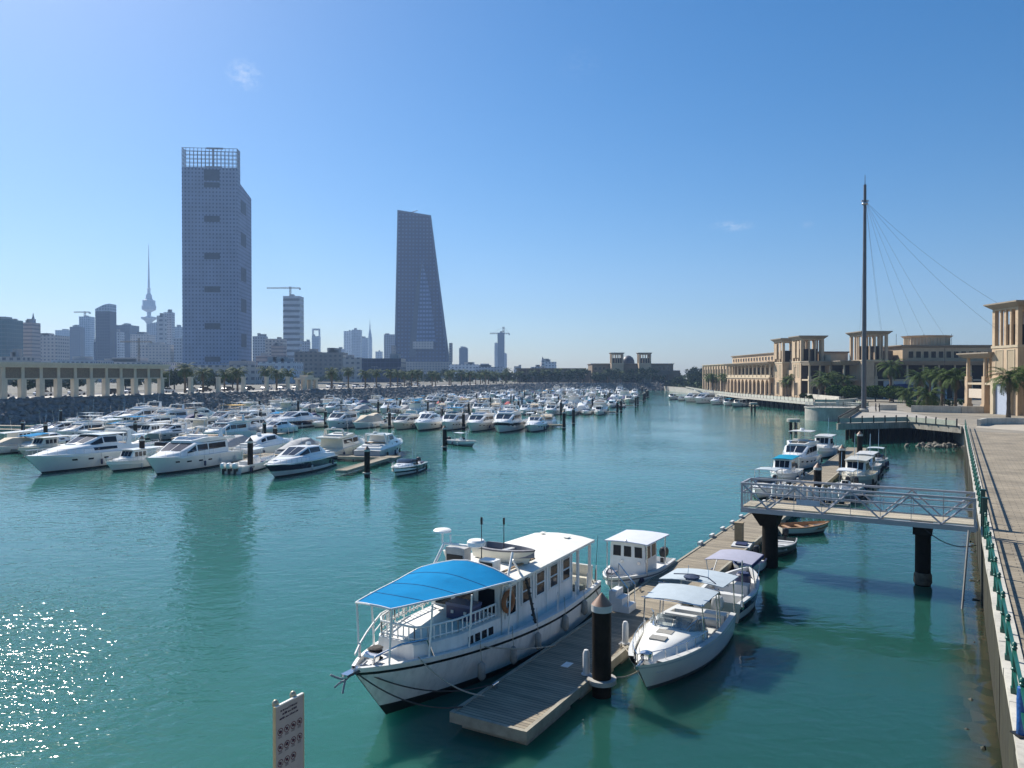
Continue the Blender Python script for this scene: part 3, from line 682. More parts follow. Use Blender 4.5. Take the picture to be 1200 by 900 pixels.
def win_end(b, sec, ys, h0, h1, face=1, off=.014, mi=None):   # on an end cap
    for y0, y1 in ys:
        pt = lambda yf, h: Vector((sec[0], (sec[1] + (sec[2] - sec[1]) * h) * yf, sec[3] + (sec[4] - sec[3]) * h))
        q = [pt(y0, h0), pt(y1, h0), pt(y1, h1), pt(y0, h1)]
        if face < 0: q = [q[1], q[0], q[3], q[2]]
        b.panel(*q, off, mi=mi)
def plate(x0, x1, w0, w1, z0, z1, th=.07, camber=.06, b=None, mi=0, n=6):   # a cambered roof plate
    b = b or MB(); rows = []; low = []
    for k in range(n + 1):
        f = k / n; x = x0 + (x1 - x0) * f; w_ = w0 + (w1 - w0) * f; z = z0 + (z1 - z0) * f
        rows.append([(x, w_ * y, z + camber * (1 - y * y)) for y in (-1, -.6, -.2, .2, .6, 1)]); low.append([(p[0], p[1], p[2] - th) for p in rows[-1]])
    fl = x1 > x0
    b.grid(rows, mi, flip=fl); b.grid(low, mi, flip=not fl)
    per = rows[0] + [r[-1] for r in rows[1:]] + rows[-1][-2::-1] + [r[0] for r in rows[-2:0:-1]]
    pel = low[0] + [r[-1] for r in low[1:]] + low[-1][-2::-1] + [r[0] for r in low[-2:0:-1]]
    m = len(per); b.add(per + pel, [(i, (i + 1) % m, m + (i + 1) % m, m + i) if not fl else (i, m + i, m + (i + 1) % m, (i + 1) % m) for i in range(m)], mi)
    return b
def outboard(b, x, y, z, s=1.0, mi=0, mleg=1):
    sc = [(0, .2, .13, .0, .12), (.1, .26, .17, .1, .16)]
    rows = []
    for zz, xa, xb, w_ in ((-.05, -.30, .10, .13), (.08, -.42, .16, .19), (.34, -.44, .17, .20), (.52, -.36, .12, .16), (.57, -.24, .04, .09)):
        rows.append([(x + s * px_, y + s * py_, z + s * zz) for px_, py_ in ((xa, -w_ * .6), (xa + .08, -w_), (xb - .06, -w_), (xb, -w_ * .5), (xb, w_ * .5), (xb - .06, w_), (xa + .08, w_), (xa, w_ * .6), (xa, -w_ * .6))])
    b.grid(rows, mi); b.add(rows[-1][:8], [tuple(range(8))], mi)
    b.box(x - .26 * s, x - .02 * s, y - .07 * s, y + .07 * s, z - 1.0 * s, z - .03 * s, mleg)
    b.box(x - .05 * s, x + .22 * s, y - .10 * s, y + .10 * s, z - .35 * s, z - .05 * s, mleg)
def radar_dome(b, c, r=.3, h=.2, mi=0):
    b.lathe([(r * .7, 0), (r, h * .2), (r, h * .7), (r * .8, h * .95), (.02, h)], 14, mi, c)

LABELTXT = {}
def mkboat(kind, name, cat, h, hull_m, bands=(.12,), deck_m=None, trunks=(), tops=(), arch=None, engines=0, eng_m=None, rail=None, ports=(), extra=None, drop=0.0, dark_deck=None, seats=(), radar=None, whip=None):
    root = thing(name, kind, cat)
    hm_ = h.mesh(bands); hull_o = hm_.build('hull', hull_m, root, smooth=50, recalc=True)
    for f, z, l in ports:
        for sd_ in (-1, 1):
            pb = MB(); f1 = f + l / h.L
            q = [Vector((h.X(ff, zz), sd_ * h.Y(ff, zz), zz)) for ff, zz in ((f, z), (f1, z + .01), (f1, z + .17), (f, z + .16))]
            pb.panel(*(q if sd_ < 0 else [q[1], q[0], q[3], q[2]]), .02, .02)
            pb.build('porthole', GLASS, hull_o)
    h.deck(drop).build('deck', deck_m or WHITE, root, smooth=40)
    for nm, secs, m, gl in trunks:
        S = [(x * h.L, wb * h.B, wt * h.B, h.zm + zb, h.zm + zt, c) for x, wb, wt, zb, zt, c in secs]
        to = trunk(S).build(nm, m, root, smooth=38)
        for w_ in gl or ():
            if w_[0] == 's':
                for sd_ in (-1, 1):
                    gb_ = MB(); win_side(gb_, S, *w_[1:], sides=(sd_,)); gb_.build('window', GLASS, to)
            else:
                gb_ = MB()
                if w_[0] == 't': win_top(gb_, S, *w_[1:])
                else: win_end(gb_, S[w_[1]], *w_[2:])
                gb_.build('front_window', GLASS, to)
    for nm, x0, x1, w0, w1, z0, z1, m, posts in tops:
        to = plate(x0 * h.L, x1 * h.L, w0 * h.B, w1 * h.B, h.zm + z0, h.zm + z1, .06 if m not in (BLUEC,) else .03).build(nm, m, root, smooth=38)
        if posts:
            pb = MB()
            for px_, py_, zl in posts:
                t_ = (px_ - x0) / (x1 - x0); zt_ = z0 + (z1 - z0) * t_
                for sd_ in (-1, 1): pb.cyl((px_ * h.L, sd_ * py_ * h.B, h.zm + zl), (px_ * h.L, sd_ * py_ * h.B, h.zm + zt_ - .02), .03, None, 6)
            pb.build('top_frame', STEEL, to)
    if arch:
        x, w_, z0, z1, sw, m = arch; ab = MB(); x *= h.L; w_ *= h.B; z0 += h.zm; z1 += h.zm
        for sd_ in (-1, 1):
            ab.frustum([(x - .28, sd_ * w_ - .06, z0), (x + .5, sd_ * w_ - .06, z0), (x + .5, sd_ * w_ + .06, z0), (x - .28, sd_ * w_ + .06, z0)],
                       [(x - sw - .2, sd_ * w_ * .82 - .05, z1), (x - sw + .25, sd_ * w_ * .82 - .05, z1), (x - sw + .25, sd_ * w_ * .82 + .05, z1), (x - sw - .2, sd_ * w_ * .82 + .05, z1)])
        ab.box(x - sw - .22, x - sw + .27, -w_ * .84, w_ * .84, z1 - .07, z1 + .06)
        ao = ab.build('radar_arch', m, root)
        rb = MB(); radar_dome(rb, (x - sw, 0, z1 + .06), .27, .22)
        rb.cyl((x - sw, w_ * .5, z1), (x - sw - .2, w_ * .5, z1 + 1.5), .015, None, 5); rb.build('radar', WHITE, ao, smooth=40)
    if radar:
        rb = MB(); radar_dome(rb, (radar[0] * h.L, 0, h.zm + radar[1]), radar[2], radar[2] * 1.3); rb.build('radar_dome', WHITE, root, smooth=40)
    if engines:
        for k in range(engines):
            eb = MB(); y = (k - (engines - 1) / 2) * .62; outboard(eb, -h.L / 2 - .25, y, h.zs * .75 + .1, 1.05)
            eb.build('outboard_motor', [eng_m or BLACKP, BLACKP], root, smooth=40)
    if rail: h.rail(*rail).build('bow_rail', STEEL, root)
    if seats:
        for x0, x1, w_, z0, z1, m in seats:
            sb = MB(); sb.box(x0 * h.L, x1 * h.L, -w_ * h.B, w_ * h.B, h.zm + z0, h.zm + z1); sb.build('seat', m, root)
    if extra: extra(root, h)
    rr = random.Random(name + kind)
    for k in range(rr.choice((1, 2, 2))):
        wb_ = MB(); x = h.L * rr.uniform(-.25, .0); y = h.B * rr.uniform(-.3, .3); z = h.zm + .8; wb_.cyl((x, y, z), (x - .5, y, z + h.L * rr.uniform(.22, .36)), .022, .01, 4); wb_.build('antenna', STEEL, root)
    for sd_ in (-1, 1):
        for f in (.18, .42, .62):
            if rr.random() < .7:
                fb = MB(); y = sd_ * (h.half(f) + .10); x = h.X(f, .5); fb.lathe([(.03, -.32), (.11, -.24), (.11, .2), (.03, .28)], 7, 0, (x, y, h.zm * .45)); fb.cyl((x, y, h.zm * .45 + .28), (x, sd_ * h.half(f), h.sheer(f)), .012, None, 4); fb.build('fender', rr.choice((NAVYV, BLACKP, VINYL)), root)
    return freeze(root)

# ---- prototypes; every z is metres above the mid sheer
def express(kind, L, hull_m, top_m=WHITE, bands=(.12,), canvas=None, arch=True, hardtop=True, name='sports_cruiser'):
    h = Hull(L, L * .29, L * .125, L * .098, L * .088, .13, .86, 2.3)
    k = L / 15
    coach = [(-.45, .42, .38, -.12 * k, .22 * k, .02), (-.16, .44, .38, -.12 * k, .75 * k, .05), (.10, .43, .33, -.12 * k, .88 * k, .09), (.27, .35, .22, -.02, .62 * k, .10), (.42, .17, .08, .18 * k, .34 * k, .06)]
    scr = [(-.15, .37, .31, .62 * k, 1.62 * k, .05), (-.02, .37, .30, .70 * k, 1.70 * k, .06), (.12, .31, .22, .78 * k, .98 * k, .06)]
    tr = [('coachroof', coach, top_m, [('s', 1, .15, .9, .45, .75)]), ('windscreen', scr, top_m, [('t', 1, .06, .94), ('s', 1, .04, .7, .25, .85, .2, .5), ('s', 0, .1, .97, .3, .88)])]
    tops = []
    if hardtop: tops.append(('hardtop', -.24, .0, .33, .30, 1.78 * k, 1.80 * k, top_m, [(-.20, .33, .5 * k)]))
    if canvas: tops.append(('canopy', -.42, -.14, .36, .34, 1.45 * k, 1.8 * k, canvas, [(-.40, .35, .1), (-.28, .35, .2)]))
    return mkboat(kind, name, 'yacht', h, hull_m, bands, top_m, tr, tops, arch=(-.24, .38, .35 * k, 2.05 * k, .5 * k, top_m) if arch else None, rail=(.62, .985, .5 * k, 8), ports=[(.55, h.zm * .62, .5), (.66, h.zm * .64, .5), (.76, h.zm * .68, .45)],
                  seats=[(-.40, -.30, .30, .22 * k, .5 * k, VINYL), (-.26, -.18, .34, .5 * k, .72 * k, TEAK)])
def flybridge(kind, L, hull_m, top_m=WHITE, bands=(.12,), fly_c=None, roof=None, tower=False, fseat=TEAK):
    h = Hull(L, L * .31, L * .145, L * .112, L * .085, .12, .88, 2.3); k = L / 14
    house = [(-.30, .41, .37, -.1, 1.45 * k, .04), (.10, .41, .35, -.1, 1.5 * k, .05), (.25, .37, .27, 0, .62 * k, .09), (.42, .16, .08, .25 * k, .40 * k, .05)]
    fly = [(-.40, .39, .40, 1.47 * k, 1.72 * k, .0), (-.02, .37, .38, 1.49 * k, 2.05 * k, .0), (.11, .27, .23, 1.50 * k, 1.75 * k, .02)]
    tr = [('deckhouse', house, top_m, [('t', 1, .06, .9), ('s', 0, .08, .62, .42, .84), ('s', 0, .66, .97, .42, .86), ('s', 1, .03, .6, .45, .85, .5, .6)]), ('flybridge', fly, top_m, [('t', 1, .1, .8)])]
    tops = []
    if roof: tops.append(('fly_roof', -.30, -.02, .34, .33, 3.25 * k, 3.3 * k, roof, [(-.28, .32, 1.7 * k), (-.05, .31, 1.9 * k)]))
    if fly_c: tops.append(('fly_canopy', -.33, -.03, .36, .34, 2.95 * k, 3.0 * k, fly_c, [(-.28, .35, 1.7 * k), (-.08, .34, 1.9 * k)]))
    return mkboat(kind, 'motor_yacht', 'yacht', h, hull_m, bands, top_m, tr, tops, arch=(-.22, .36, 1.65 * k, 2.85 * k, .45 * k, top_m) if not roof else None, rail=(.5, .985, .6 * k, 10), ports=[(.52, h.zm * .6, .55), (.62, h.zm * .62, .5), (.72, h.zm * .66, .5), (.81, h.zm * .72, .4)],
                  seats=[(-.30, -.16, .30, 1.72 * k, 1.98 * k, fseat), (-.12, -.06, .22, 1.85 * k, 2.2 * k, VINYL)], radar=(-.16, 3.32 * k, .26) if roof else None)
def coupe(kind, L, hull_m, bands, top_m=WHITE):
    h = Hull(L, L * .29, L * .118, L * .098, L * .088, .14, .84, 2.5); k = L / 13
    coach = [(-.46, .41, .37, -.1, .25 * k, .02), (-.2, .43, .39, -.1, .55 * k, .04), (.14, .42, .34, -.1, .62 * k, .08), (.30, .33, .22, 0, .48 * k, .09), (.43, .15, .08, .16 * k, .3 * k, .05)]
    cab = [(-.36, .30, .22, .3 * k, .75 * k, .03), (-.22, .37, .29, .45 * k, 1.35 * k, .07), (-.02, .37, .28, .5 * k, 1.42 * k, .10), (.17, .30, .20, .58 * k, .68 * k, .08)]
    return mkboat(kind, 'sports_cruiser', 'yacht', h, hull_m, bands, top_m, [('coachroof', coach, top_m, [('t', 3, .2, .5, ((-.3, .3),))]), ('cabin', cab, top_m, [('t', 2, .08, .95), ('s', 2, .02, .7, .3, .88, .3, .6), ('s', 1, .08, .95, .3, .88), ('s', 0, .5, .95, .3, .8)])], rail=(.62, .985, .45 * k, 8), radar=(-.2, 1.42 * k, .3), ports=[(.6, h.zm * .62, .5), (.7, h.zm * .64, .45)],
                  seats=[(-.44, -.37, .28, .25 * k, .5 * k, VINYL)])
def cuddy(kind, L, hull_m, bands=(.1,), canvas=None, top_m=WHITE, engines=1, eng_m=None):
    h = Hull(L, L * .32, L * .135, L * .11, L * .10, .14, .86, 2.3); k = L / 8
    coach = [(.0, .40, .34, -.12, .26 * k, .06), (.22, .36, .24, -.08, .30 * k, .08), (.41, .16, .08, .1 * k, .22 * k, .05)]
    scr = [(-.10, .40, .37, .0, .62 * k, .0), (.02, .37, .33, .1, .66 * k, .02), (.13, .28, .20, .22 * k, .32 * k, .04)]
    tops = [('bimini', -.30, .02, .36, .36, 1.32 * k, 1.38 * k, canvas, [(-.28, .40, -.1), (-.02, .38, -.1)])] if canvas else []
    return mkboat(kind, 'cuddy_boat', 'motorboat', h, hull_m, bands, top_m, [('foredeck', coach, top_m, [('t', 1, .2, .5, ((-.35, .35),))]), ('windscreen', scr, GLASS, [])], tops, engines=engines, eng_m=eng_m, rail=(.6, .98, .35 * k, 7), drop=.38 * k,
                  seats=[(-.26, -.16, .34, -.30 * k, .12 * k, VINYL), (-.40, -.33, .36, -.3 * k, .08 * k, NAVYV)])
def console(kind, L, hull_m, top_m, engines=2, eng_m=None, bands=(.1,)):
    h = Hull(L, L * .30, L * .135, L * .105, L * .095, .13, .88, 2.3); k = L / 8
    con = [(-.06, .16, .15, -.4 * k, .42 * k, .02), (.04, .16, .13, -.4 * k, .62 * k, .03), (.09, .14, .1, -.4 * k, .2 * k, .02)]
    return mkboat(kind, 'console_boat', 'motorboat', h, hull_m, bands, WHITE, [('console', con, WHITE, [('t', 1, .1, .9)])], [('hardtop', -.19, .11, .30, .26, 1.42 * k, 1.45 * k, top_m, [(-.15, .2, -.35 * k), (.06, .18, -.35 * k)])], engines=engines, eng_m=eng_m, rail=(.6, .98, .22 * k, 6), drop=.42 * k,
                  seats=[(-.22, -.14, .22, -.35 * k, .2 * k, VINYL), (.12, .24, .18, -.38 * k, -.05, NAVYV), (-.44, -.38, .36, -.35 * k, -.02, VINYL)])
def pilothouse(kind, L, hull_m, roof_m, bands=(.1,), engines=2, eng_m=None, top_m=WHITE):
    h = Hull(L, L * .31, L * .15, L * .11, L * .10, .12, .88, 2.2); k = L / 9
    house = [(-.10, .34, .31, -.4 * k, 1.28 * k, .02), (.12, .34, .29, -.4 * k, 1.3 * k, .03), (.17, .33, .28, -.4 * k, .5 * k, .03), (.34, .20, .14, -.2 * k, .35 * k, .05)]
    return mkboat(kind, 'cabin_boat', 'cabin boat', h, hull_m, bands, top_m, [('cabin', house, top_m, [('s', 0, .08, .32, .55, .88), ('s', 0, .4, .64, .55, .88), ('s', 0, .70, .95, .55, .88), ('t', 1, .12, .9, ((-.92, -.36), (-.3, .3), (.36, .92)))])],
                  [('roof', -.36, .15, .36, .33, 1.36 * k, 1.40 * k, roof_m, [(-.34, .34, -.1)])], engines=engines, eng_m=eng_m, rail=(.55, .98, .4 * k, 8), drop=.4 * k, seats=[(-.36, -.2, .2, -.4 * k, .05, VINYL)])
def covered(kind, L, hull_m, cov):
    h = Hull(L, L * .30, L * .13, L * .105, L * .095, .13, .86, 2.3); k = L / 10
    c1 = [(-.49, .40, .30, -.02, .12 * k, .06), (-.2, .46, .26, -.05, .95 * k, .18), (.05, .45, .24, -.05, 1.15 * k, .16), (.22, .36, .14, .02, .62 * k, .12), (.40, .17, .05, .14 * k, .32 * k, .04)]
    return mkboat(kind, 'covered_boat', 'motorboat', h, hull_m, (.12,), WHITE, [('canvas_cover', c1, cov, [])], rail=(.6, .98, .4 * k, 7))

PR = {}
def P_(key, o): PR[key] = o; return o
HW = [WHITE, WHITE, BOOT]
P_('express', express('white open sports yacht', 15, HW))
P_('express_grey', express('pale grey sports yacht with hardtop', 13, [GREYHULL, GREYHULL, BOOT], hardtop=True))
P_('express_cv', express('white sports cruiser with beige cockpit canopy', 11, HW, canvas=BEIGEC, hardtop=False))
P_('express_bl', express('white sports cruiser with blue cockpit canopy', 11, HW, canvas=BLUEC, hardtop=False, arch=False))
P_('fly', flybridge('white flybridge motor yacht', 14, HW))
P_('fly_roof', flybridge('tall white flybridge yacht with roofed top deck', 13, HW, roof=WHITE))
P_('fly_bl', flybridge('white flybridge yacht with blue canopy', 12, HW, fly_c=BLUEC))
P_('fly_cream', flybridge('cream flybridge motor yacht', 12, [CREAM, CREAM, BOOT], top_m=CREAM, fseat=VINYL))
P_('fly_yel', flybridge('flybridge yacht with yellow canvas', 12, HW, fly_c=YELC))
P_('fly_blk', flybridge('white flybridge yacht with dark hull band', 13, [WHITE, BLACKH, WHITE, BOOT], bands=(.12, .55)))
P_('coupe', coupe('white hardtop coupe cruiser with navy hull band', 14, [WHITE, NAVY, WHITE, BOOT], (.10, .86)))
P_('coupe_w', coupe('white hardtop coupe cruiser', 12, HW, (.12,)))
P_('cuddy', cuddy('small white cuddy motorboat', 8, HW))
P_('cuddy_nv', cuddy('cuddy motorboat with black hull', 8.5, [WHITE, BLACKH, WHITE, BOOT], bands=(.07, .62), canvas=None))
P_('cuddy_bl', cuddy('small white motorboat with blue sunshade', 7.5, HW, canvas=BLUEC))
P_('cuddy_pl', cuddy('small white motorboat with pale sunshade', 7.5, HW, canvas=PALEC))
P_('console', console('white centre console boat with hardtop', 8.5, HW, WHITE, 3, WHITE))
P_('console_g', console('grey centre console boat', 8, [GREYHULL, GREYHULL, BOOT], WHITE, 2))
P_('pilot', pilothouse('white cabin fishing boat', 9.5, HW, WHITE))
P_('pilot_cr', pilothouse('cream cabin fishing boat', 9, [CREAM, CREAM, BOOT], CREAM, top_m=CREAM))
P_('pilot_te', pilothouse('white cabin boat with turquoise roof canvas', 8.5, HW, TEALC))
P_('cov', covered('boat under a grey canvas cover', 10, HW, GREYC))
P_('cov_b', covered('boat under a beige canvas cover', 9.5, HW, BEIGEC))
P_('cov_n', covered('boat under a dark navy canvas cover', 9, HW, DBLUEC))
P_('cuddy_gy', cuddy('small grey cuddy motorboat', 7.5, [GREYHULL, GREYHULL, BOOT], canvas=None, top_m=VINYL))
P_('console_n', console('navy centre console boat with grey hardtop', 8, [NAVY, NAVY, BOOT], GREYHULL, 2))
P_('cov_r', covered('boat under a red canvas cover', 8, HW, REDC))

short = {k: PR[k]['label'] for k in PR}
def joined(proto):                       # one plain mesh of a boat, for copies a few pixels long
    b = MB(); ms = []; sm = []
    for c, gs in KIDS[proto.name]:
        for o in [c] + gs:
            me = o.data; base_ = len(b.v); b.v += [tuple(v.co) for v in me.vertices]
            for p in me.polygons:
                m_ = me.materials[p.material_index]
                if m_ not in ms: ms.append(m_)
                b.f.append([base_ + i for i in p.vertices]); b.m.append(ms.index(m_))
    o = b.build(proto.name.split('.')[0], ms, None, 40); o['category'] = proto['category']; KIDS[o.name] = []; return o
FARP = {k: joined(PR[k]) for k in PR}
# ================================================================ THE MARINA
AX = Vector((.196, .98, 0)).normalized(); PX = Vector((-AX.y, AX.x, 0))          # along the boats, along the pontoons (leftwards)
BOW_NEAR = math.atan2(-AX.y, -AX.x); BOW_FAR = math.atan2(AX.y, AX.x)
ordn = ['first', 'second', 'third', 'fourth', 'fifth', 'sixth', 'seventh', 'eighth', 'ninth', 'tenth', 'eleventh', 'twelfth', 'thirteenth', 'fourteenth', 'fifteenth', 'sixteenth', 'seventeenth', 'eighteenth', 'nineteenth', 'twentieth', 'twenty-first', 'twenty-second', 'twenty-third', 'twenty-fourth', 'twenty-fifth']
def shore_x(y): # left shore toe
    if y < 152: return -112 + TOE + 8
    if y < 440: return -107 + (y - 165) * 102 / 275 + TOE + 3
    return -5 + (y - 440) * .4 + TOE + 3
walk_lab = {}
def walkway(end, L, lab):
    return pontoon('pontoon', lab, L, 2.0, (end.x, end.y - 1, 0), math.pi / 2 - .197 + 0, 'marina walkways') 
def pontoon_p(name, lab, L, Wd, p, ang):      # local +y along ang direction
    return pontoon(name, lab, L, Wd, (p.x, p.y, 0), ang - math.pi / 2, 'marina pontoons', floats=False)
ANG_P = math.atan2(PX.y, PX.x); ANG_N = math.atan2(-AX.y, -AX.x)
pile_pr = pile((0, 0, 0), 3.3, .28, 'dark cone topped pile', group='piles along the marina pontoons'); freeze(pile_pr)
MG = 'boats moored in the marina'
def moor(key, p, bow, label, grp=MG, sc=None, far=False):
    rz = BOW_NEAR if bow == 'near' else BOW_FAR
    if isinstance(bow, (int, float)): rz = bow
    s = sc or 1.0
    return place((FARP if far else PR)[key], (p.x, p.y, rnd.uniform(-.05, .05)), rz + rnd.uniform(-.055, .055), label, grp, (s, s, s * rnd.uniform(.86, .97)))
def bowpt(p, L): return p + AX * (L / 2)         # centre of a boat whose bow faces the camera at p
LEN = {}
for k in PR:
    h_ = [c for c, g_ in KIDS[PR[k].name] if c.name.startswith('hull')][0]; xs = [v.co.x for v in h_.data.vertices]; ys = [v.co.y for v in h_.data.vertices]; LEN[k] = (max(xs) - min(xs), max(ys) - min(ys))
# ---- first pontoon, with the boats that are read one by one
A0 = Vector((-13.5, 88.2, 0))
pontoon_p('pontoon', 'marina walkway behind the big white and navy yachts in the front row', 66, 2.0, A0, ANG_P)
for k, (off, lab, L) in enumerate(((.6, 'finger pontoon beside the black hulled boat at the front of the marina', 12.2), (15.2, 'finger pontoon between the white quad outboard boat and the navy banded cruiser', 6.5), (31.5, 'finger pontoon between the two white yachts at the front left', 8.5))):
    p = A0 + PX * off
    pontoon_p('pontoon', lab, L, 1.1, p, ANG_N)
    e = p - AX * (L + .1) - PX * .6
for px, py, zt, lab in ((430, 560, 3.1, 'dark pile at the end of the finger pontoon left of the black hulled boat'), (293, 553, 3.6, 'tall dark pile touching the bow of the navy banded cruiser'), (322, 527, 3.4, 'dark pile behind the cabin of the navy banded cruiser'), (521, 528, 3.4, 'dark pile beside the small open boat at the channel end of the first pontoon'), (53, 521, 3.3, 'dark pile left of the largest white yacht near the rocks'), (166, 548, 3.5, 'dark pile at the bow of the second large white yacht')):
    place(pile_pr, at(px, py), 0, lab, None, (1, 1, zt / 3.3))
front = [('express', 37, 557, 17.0, 'largest white open sports yacht with swept foredeck at the front left'),
         ('pilot', 128, 554, 8.5, 'small cabin boat squeezed between the two big white yachts at the front left'),
         ('fly', 174, 558, 15.0, 'white flybridge yacht with brown top deck seats, bow to the open water'),
         ('coupe', 313, 562, 13.5, 'white hardtop cruiser with navy hull band, closest yacht of the front row'),
         ('cuddy_nv', 461, 560, 8.2, 'small white topped motorboat with black hull at the front of the marina')]
BASEL = dict(express=15, pilot=9.5, fly=14, coupe=14, cuddy_nv=8.5, express_grey=13, fly_blk=13, fly_bl=12, coupe_w=12, fly_cream=12, fly_roof=13, console=8.5)
for key, px, py, L, lab in front:
    p = at(px, py); moor(key, bowpt(p, L * .9), 'near', lab, 'boats in the front row of the marina', L / BASEL[key])
moor('console', at(268, 556) + AX * 4.8, 'far', 'white boat showing four white outboard motors beside the navy banded cruiser', 'boats in the front row of the marina', 1.05)
moor('cov_b', at(12, 538) + AX * 5 - Vector((6, -3, 0)), 'near', 'cream covered boat cut off by the left picture edge', 'boats in the front row of the marina')
moor('pilot_cr', Vector((-59.5, 98, 0)) , 'near', 'cream cabin boat between the left picture edge and the largest yacht', 'boats in the front row of the marina')
# far side of the first pontoon, sterns to us
farA = [('express_grey', 4.2, 12.5, 'grey covered sports yacht showing its stern beside the small open boat'), ('fly_cream', 9.3, 11, 'cream flybridge yacht showing its broad flat stern behind the first pontoon'),
        ('cov', 14.5, 10, 'grey canvas covered boat just behind the navy banded cruiser'), ('coupe_w', 19.6, 11, 'white hardtop cruiser with stern to the first pontoon behind the navy banded one'), ('cov', 24.4, 12, 'large grey covered yacht behind the quad outboard boat'),
        ('express_cv', 29.3, 11, 'sports cruiser with beige canopy behind the flybridge yacht with brown seats'), ('cuddy', 33.6, 8, 'small white cuddy boat behind the flybridge yacht with brown seats'), ('console', 37.5, 8, 'white console boat on the far side of the first pontoon'),
        ('fly_roof', 42.4, 12, 'tall roofed flybridge yacht behind the largest white yacht'), ('cuddy_pl', 47, 8, 'small boat with pale sunshade behind the largest white yacht'), ('express_bl', 51.5, 10, 'sports cruiser with blue canopy on the far side of the first pontoon'), ('pilot', 56.5, 9, 'white cabin boat by the left picture edge behind the first pontoon')]
for key, off, L, lab in farA:
    p = A0 + PX * off + AX * (1.6 + L / 2); moor(key, p, 'far', lab, 'boats with sterns to the first pontoon')
moor('console_g', at(536, 524) + AX * 2.5, BOW_NEAR + .9, 'small open boat with T-shaped top alone at the channel end of the first pontoon', 'boats with sterns to the first pontoon', .85)

# ---- the inner pontoon between the first and second, near the left shore
I0 = Vector((-37.5, 124, 0))
pontoon_p('pontoon', 'inner marina walkway between the first and second pontoons by the left shore', 56, 2.0, I0, ANG_P)
inner = [('near', [('fly', 14, 'big white flybridge yacht at the channel end of the inner pontoon'), ('cuddy', 8, 'small white cuddy boat second on the near side of the inner pontoon'), ('console', 8, 'white console boat third on the near side of the inner pontoon'), ('express_grey', 12, 'grey hardtop yacht fourth on the near side of the inner pontoon'), ('pilot', 10, 'white cabin boat fifth on the near side of the inner pontoon'), ('fly_bl', 12, 'blue canopied flybridge yacht sixth on the near side of the inner pontoon'), ('express_cv', 11, 'beige canopied cruiser seventh on the near side of the inner pontoon'), ('fly_roof', 12, 'roofed flybridge yacht eighth on the near side of the inner pontoon'), ('express', 13, 'open sports yacht ninth on the near side of the inner pontoon'), ('coupe_w', 11, 'white hardtop coupe tenth on the near side of the inner pontoon')]),
         ('far', [('coupe_w', 12, 'white hardtop coupe at the channel end, far side of the inner pontoon'), ('fly_roof', 13, 'roofed flybridge yacht second on the far side of the inner pontoon'), ('cov', 11, 'grey covered boat third on the far side of the inner pontoon'), ('fly_cream', 12, 'cream flybridge yacht fourth on the far side of the inner pontoon'), ('express', 13, 'open sports yacht fifth on the far side of the inner pontoon'), ('pilot', 9, 'white cabin boat sixth on the far side of the inner pontoon'), ('fly', 13, 'white flybridge yacht seventh on the far side of the inner pontoon'), ('express_bl', 10, 'blue canopied cruiser eighth on the far side of the inner pontoon')])]
for side, lst in inner:
    off = 2.6
    for key, L, lab in lst:
        L *= .92; w_ = L * .31; off += w_ / 2 + .35; c = I0 + PX * off + (-AX if side == 'near' else AX) * ((1.2 if side == 'near' else 1.6) + L / 2)
        moor(key, c, 'near' if side == 'near' or key in ('coupe_w', 'fly') else 'far', lab, 'boats on the inner pontoon', L / LEN[key][0] if LEN.get(key) else 1.0); off += w_ / 2 + .35
for q, lab in ((I0 - PX * .9 - AX * 6.5, 'dark pile at the channel end of the inner pontoon'), (I0 + PX * 18 - AX * 11, 'dark pile beside the third berth of the inner pontoon'), (I0 + PX * 37 - AX * 12, 'dark pile between two berths at the left of the inner pontoon')): place(pile_pr, q, 0, lab)
pontoon_p('pontoon', 'low pale jetty along the foot of the rock slope at the left picture edge', 26, 2.2, Vector((-76, 140, 0)), ANG_P)

# ---- second to eighth pontoons
pool_big = ['fly', 'fly_roof', 'fly_bl', 'fly_cream', 'fly_blk', 'express', 'express_grey', 'coupe', 'coupe_w', 'express_cv', 'express_bl']
pool_small = ['cuddy', 'cuddy_bl', 'cuddy_pl', 'console', 'console_g', 'pilot', 'pilot_cr', 'pilot_te', 'cov', 'cov_b', 'express_cv', 'coupe_w', 'cuddy_nv', 'express_bl', 'cov_n', 'cov_n', 'cuddy_gy', 'console_n', 'cov', 'console_n']
rowname = {1: 'second', 2: 'third', 3: 'fourth', 4: 'fifth', 5: 'sixth', 6: 'seventh', 7: 'eighth'}
ENDS = [(1, 10, 146.5), (2, 27, 200), (3, 38.5, 243), (4, 49, 290), (5, 59, 340), (6, 68, 395), (7, 75, 448)]
fixed = {(1, 'near'): ['fly_cream', 'express', 'fly_roof', 'fly', 'coupe_w', 'fly_bl', 'cov_b', 'pilot', 'fly_blk', 'cuddy_bl', 'express_cv', 'coupe_w'],
         (2, 'near'): ['pilot', 'cuddy', 'express_cv', 'fly_roof'], (2, 'far'): ['fly', 'coupe_w']}
fixed[(1, 'near')] = ['express_cv', 'fly_blk', 'fly', 'fly_bl', 'coupe_w', 'fly_cream', 'console', 'cov_b', 'fly_roof', 'cuddy', 'coupe', 'express_cv', 'fly', 'fly_yel']
NB = 0; AFAR = {}
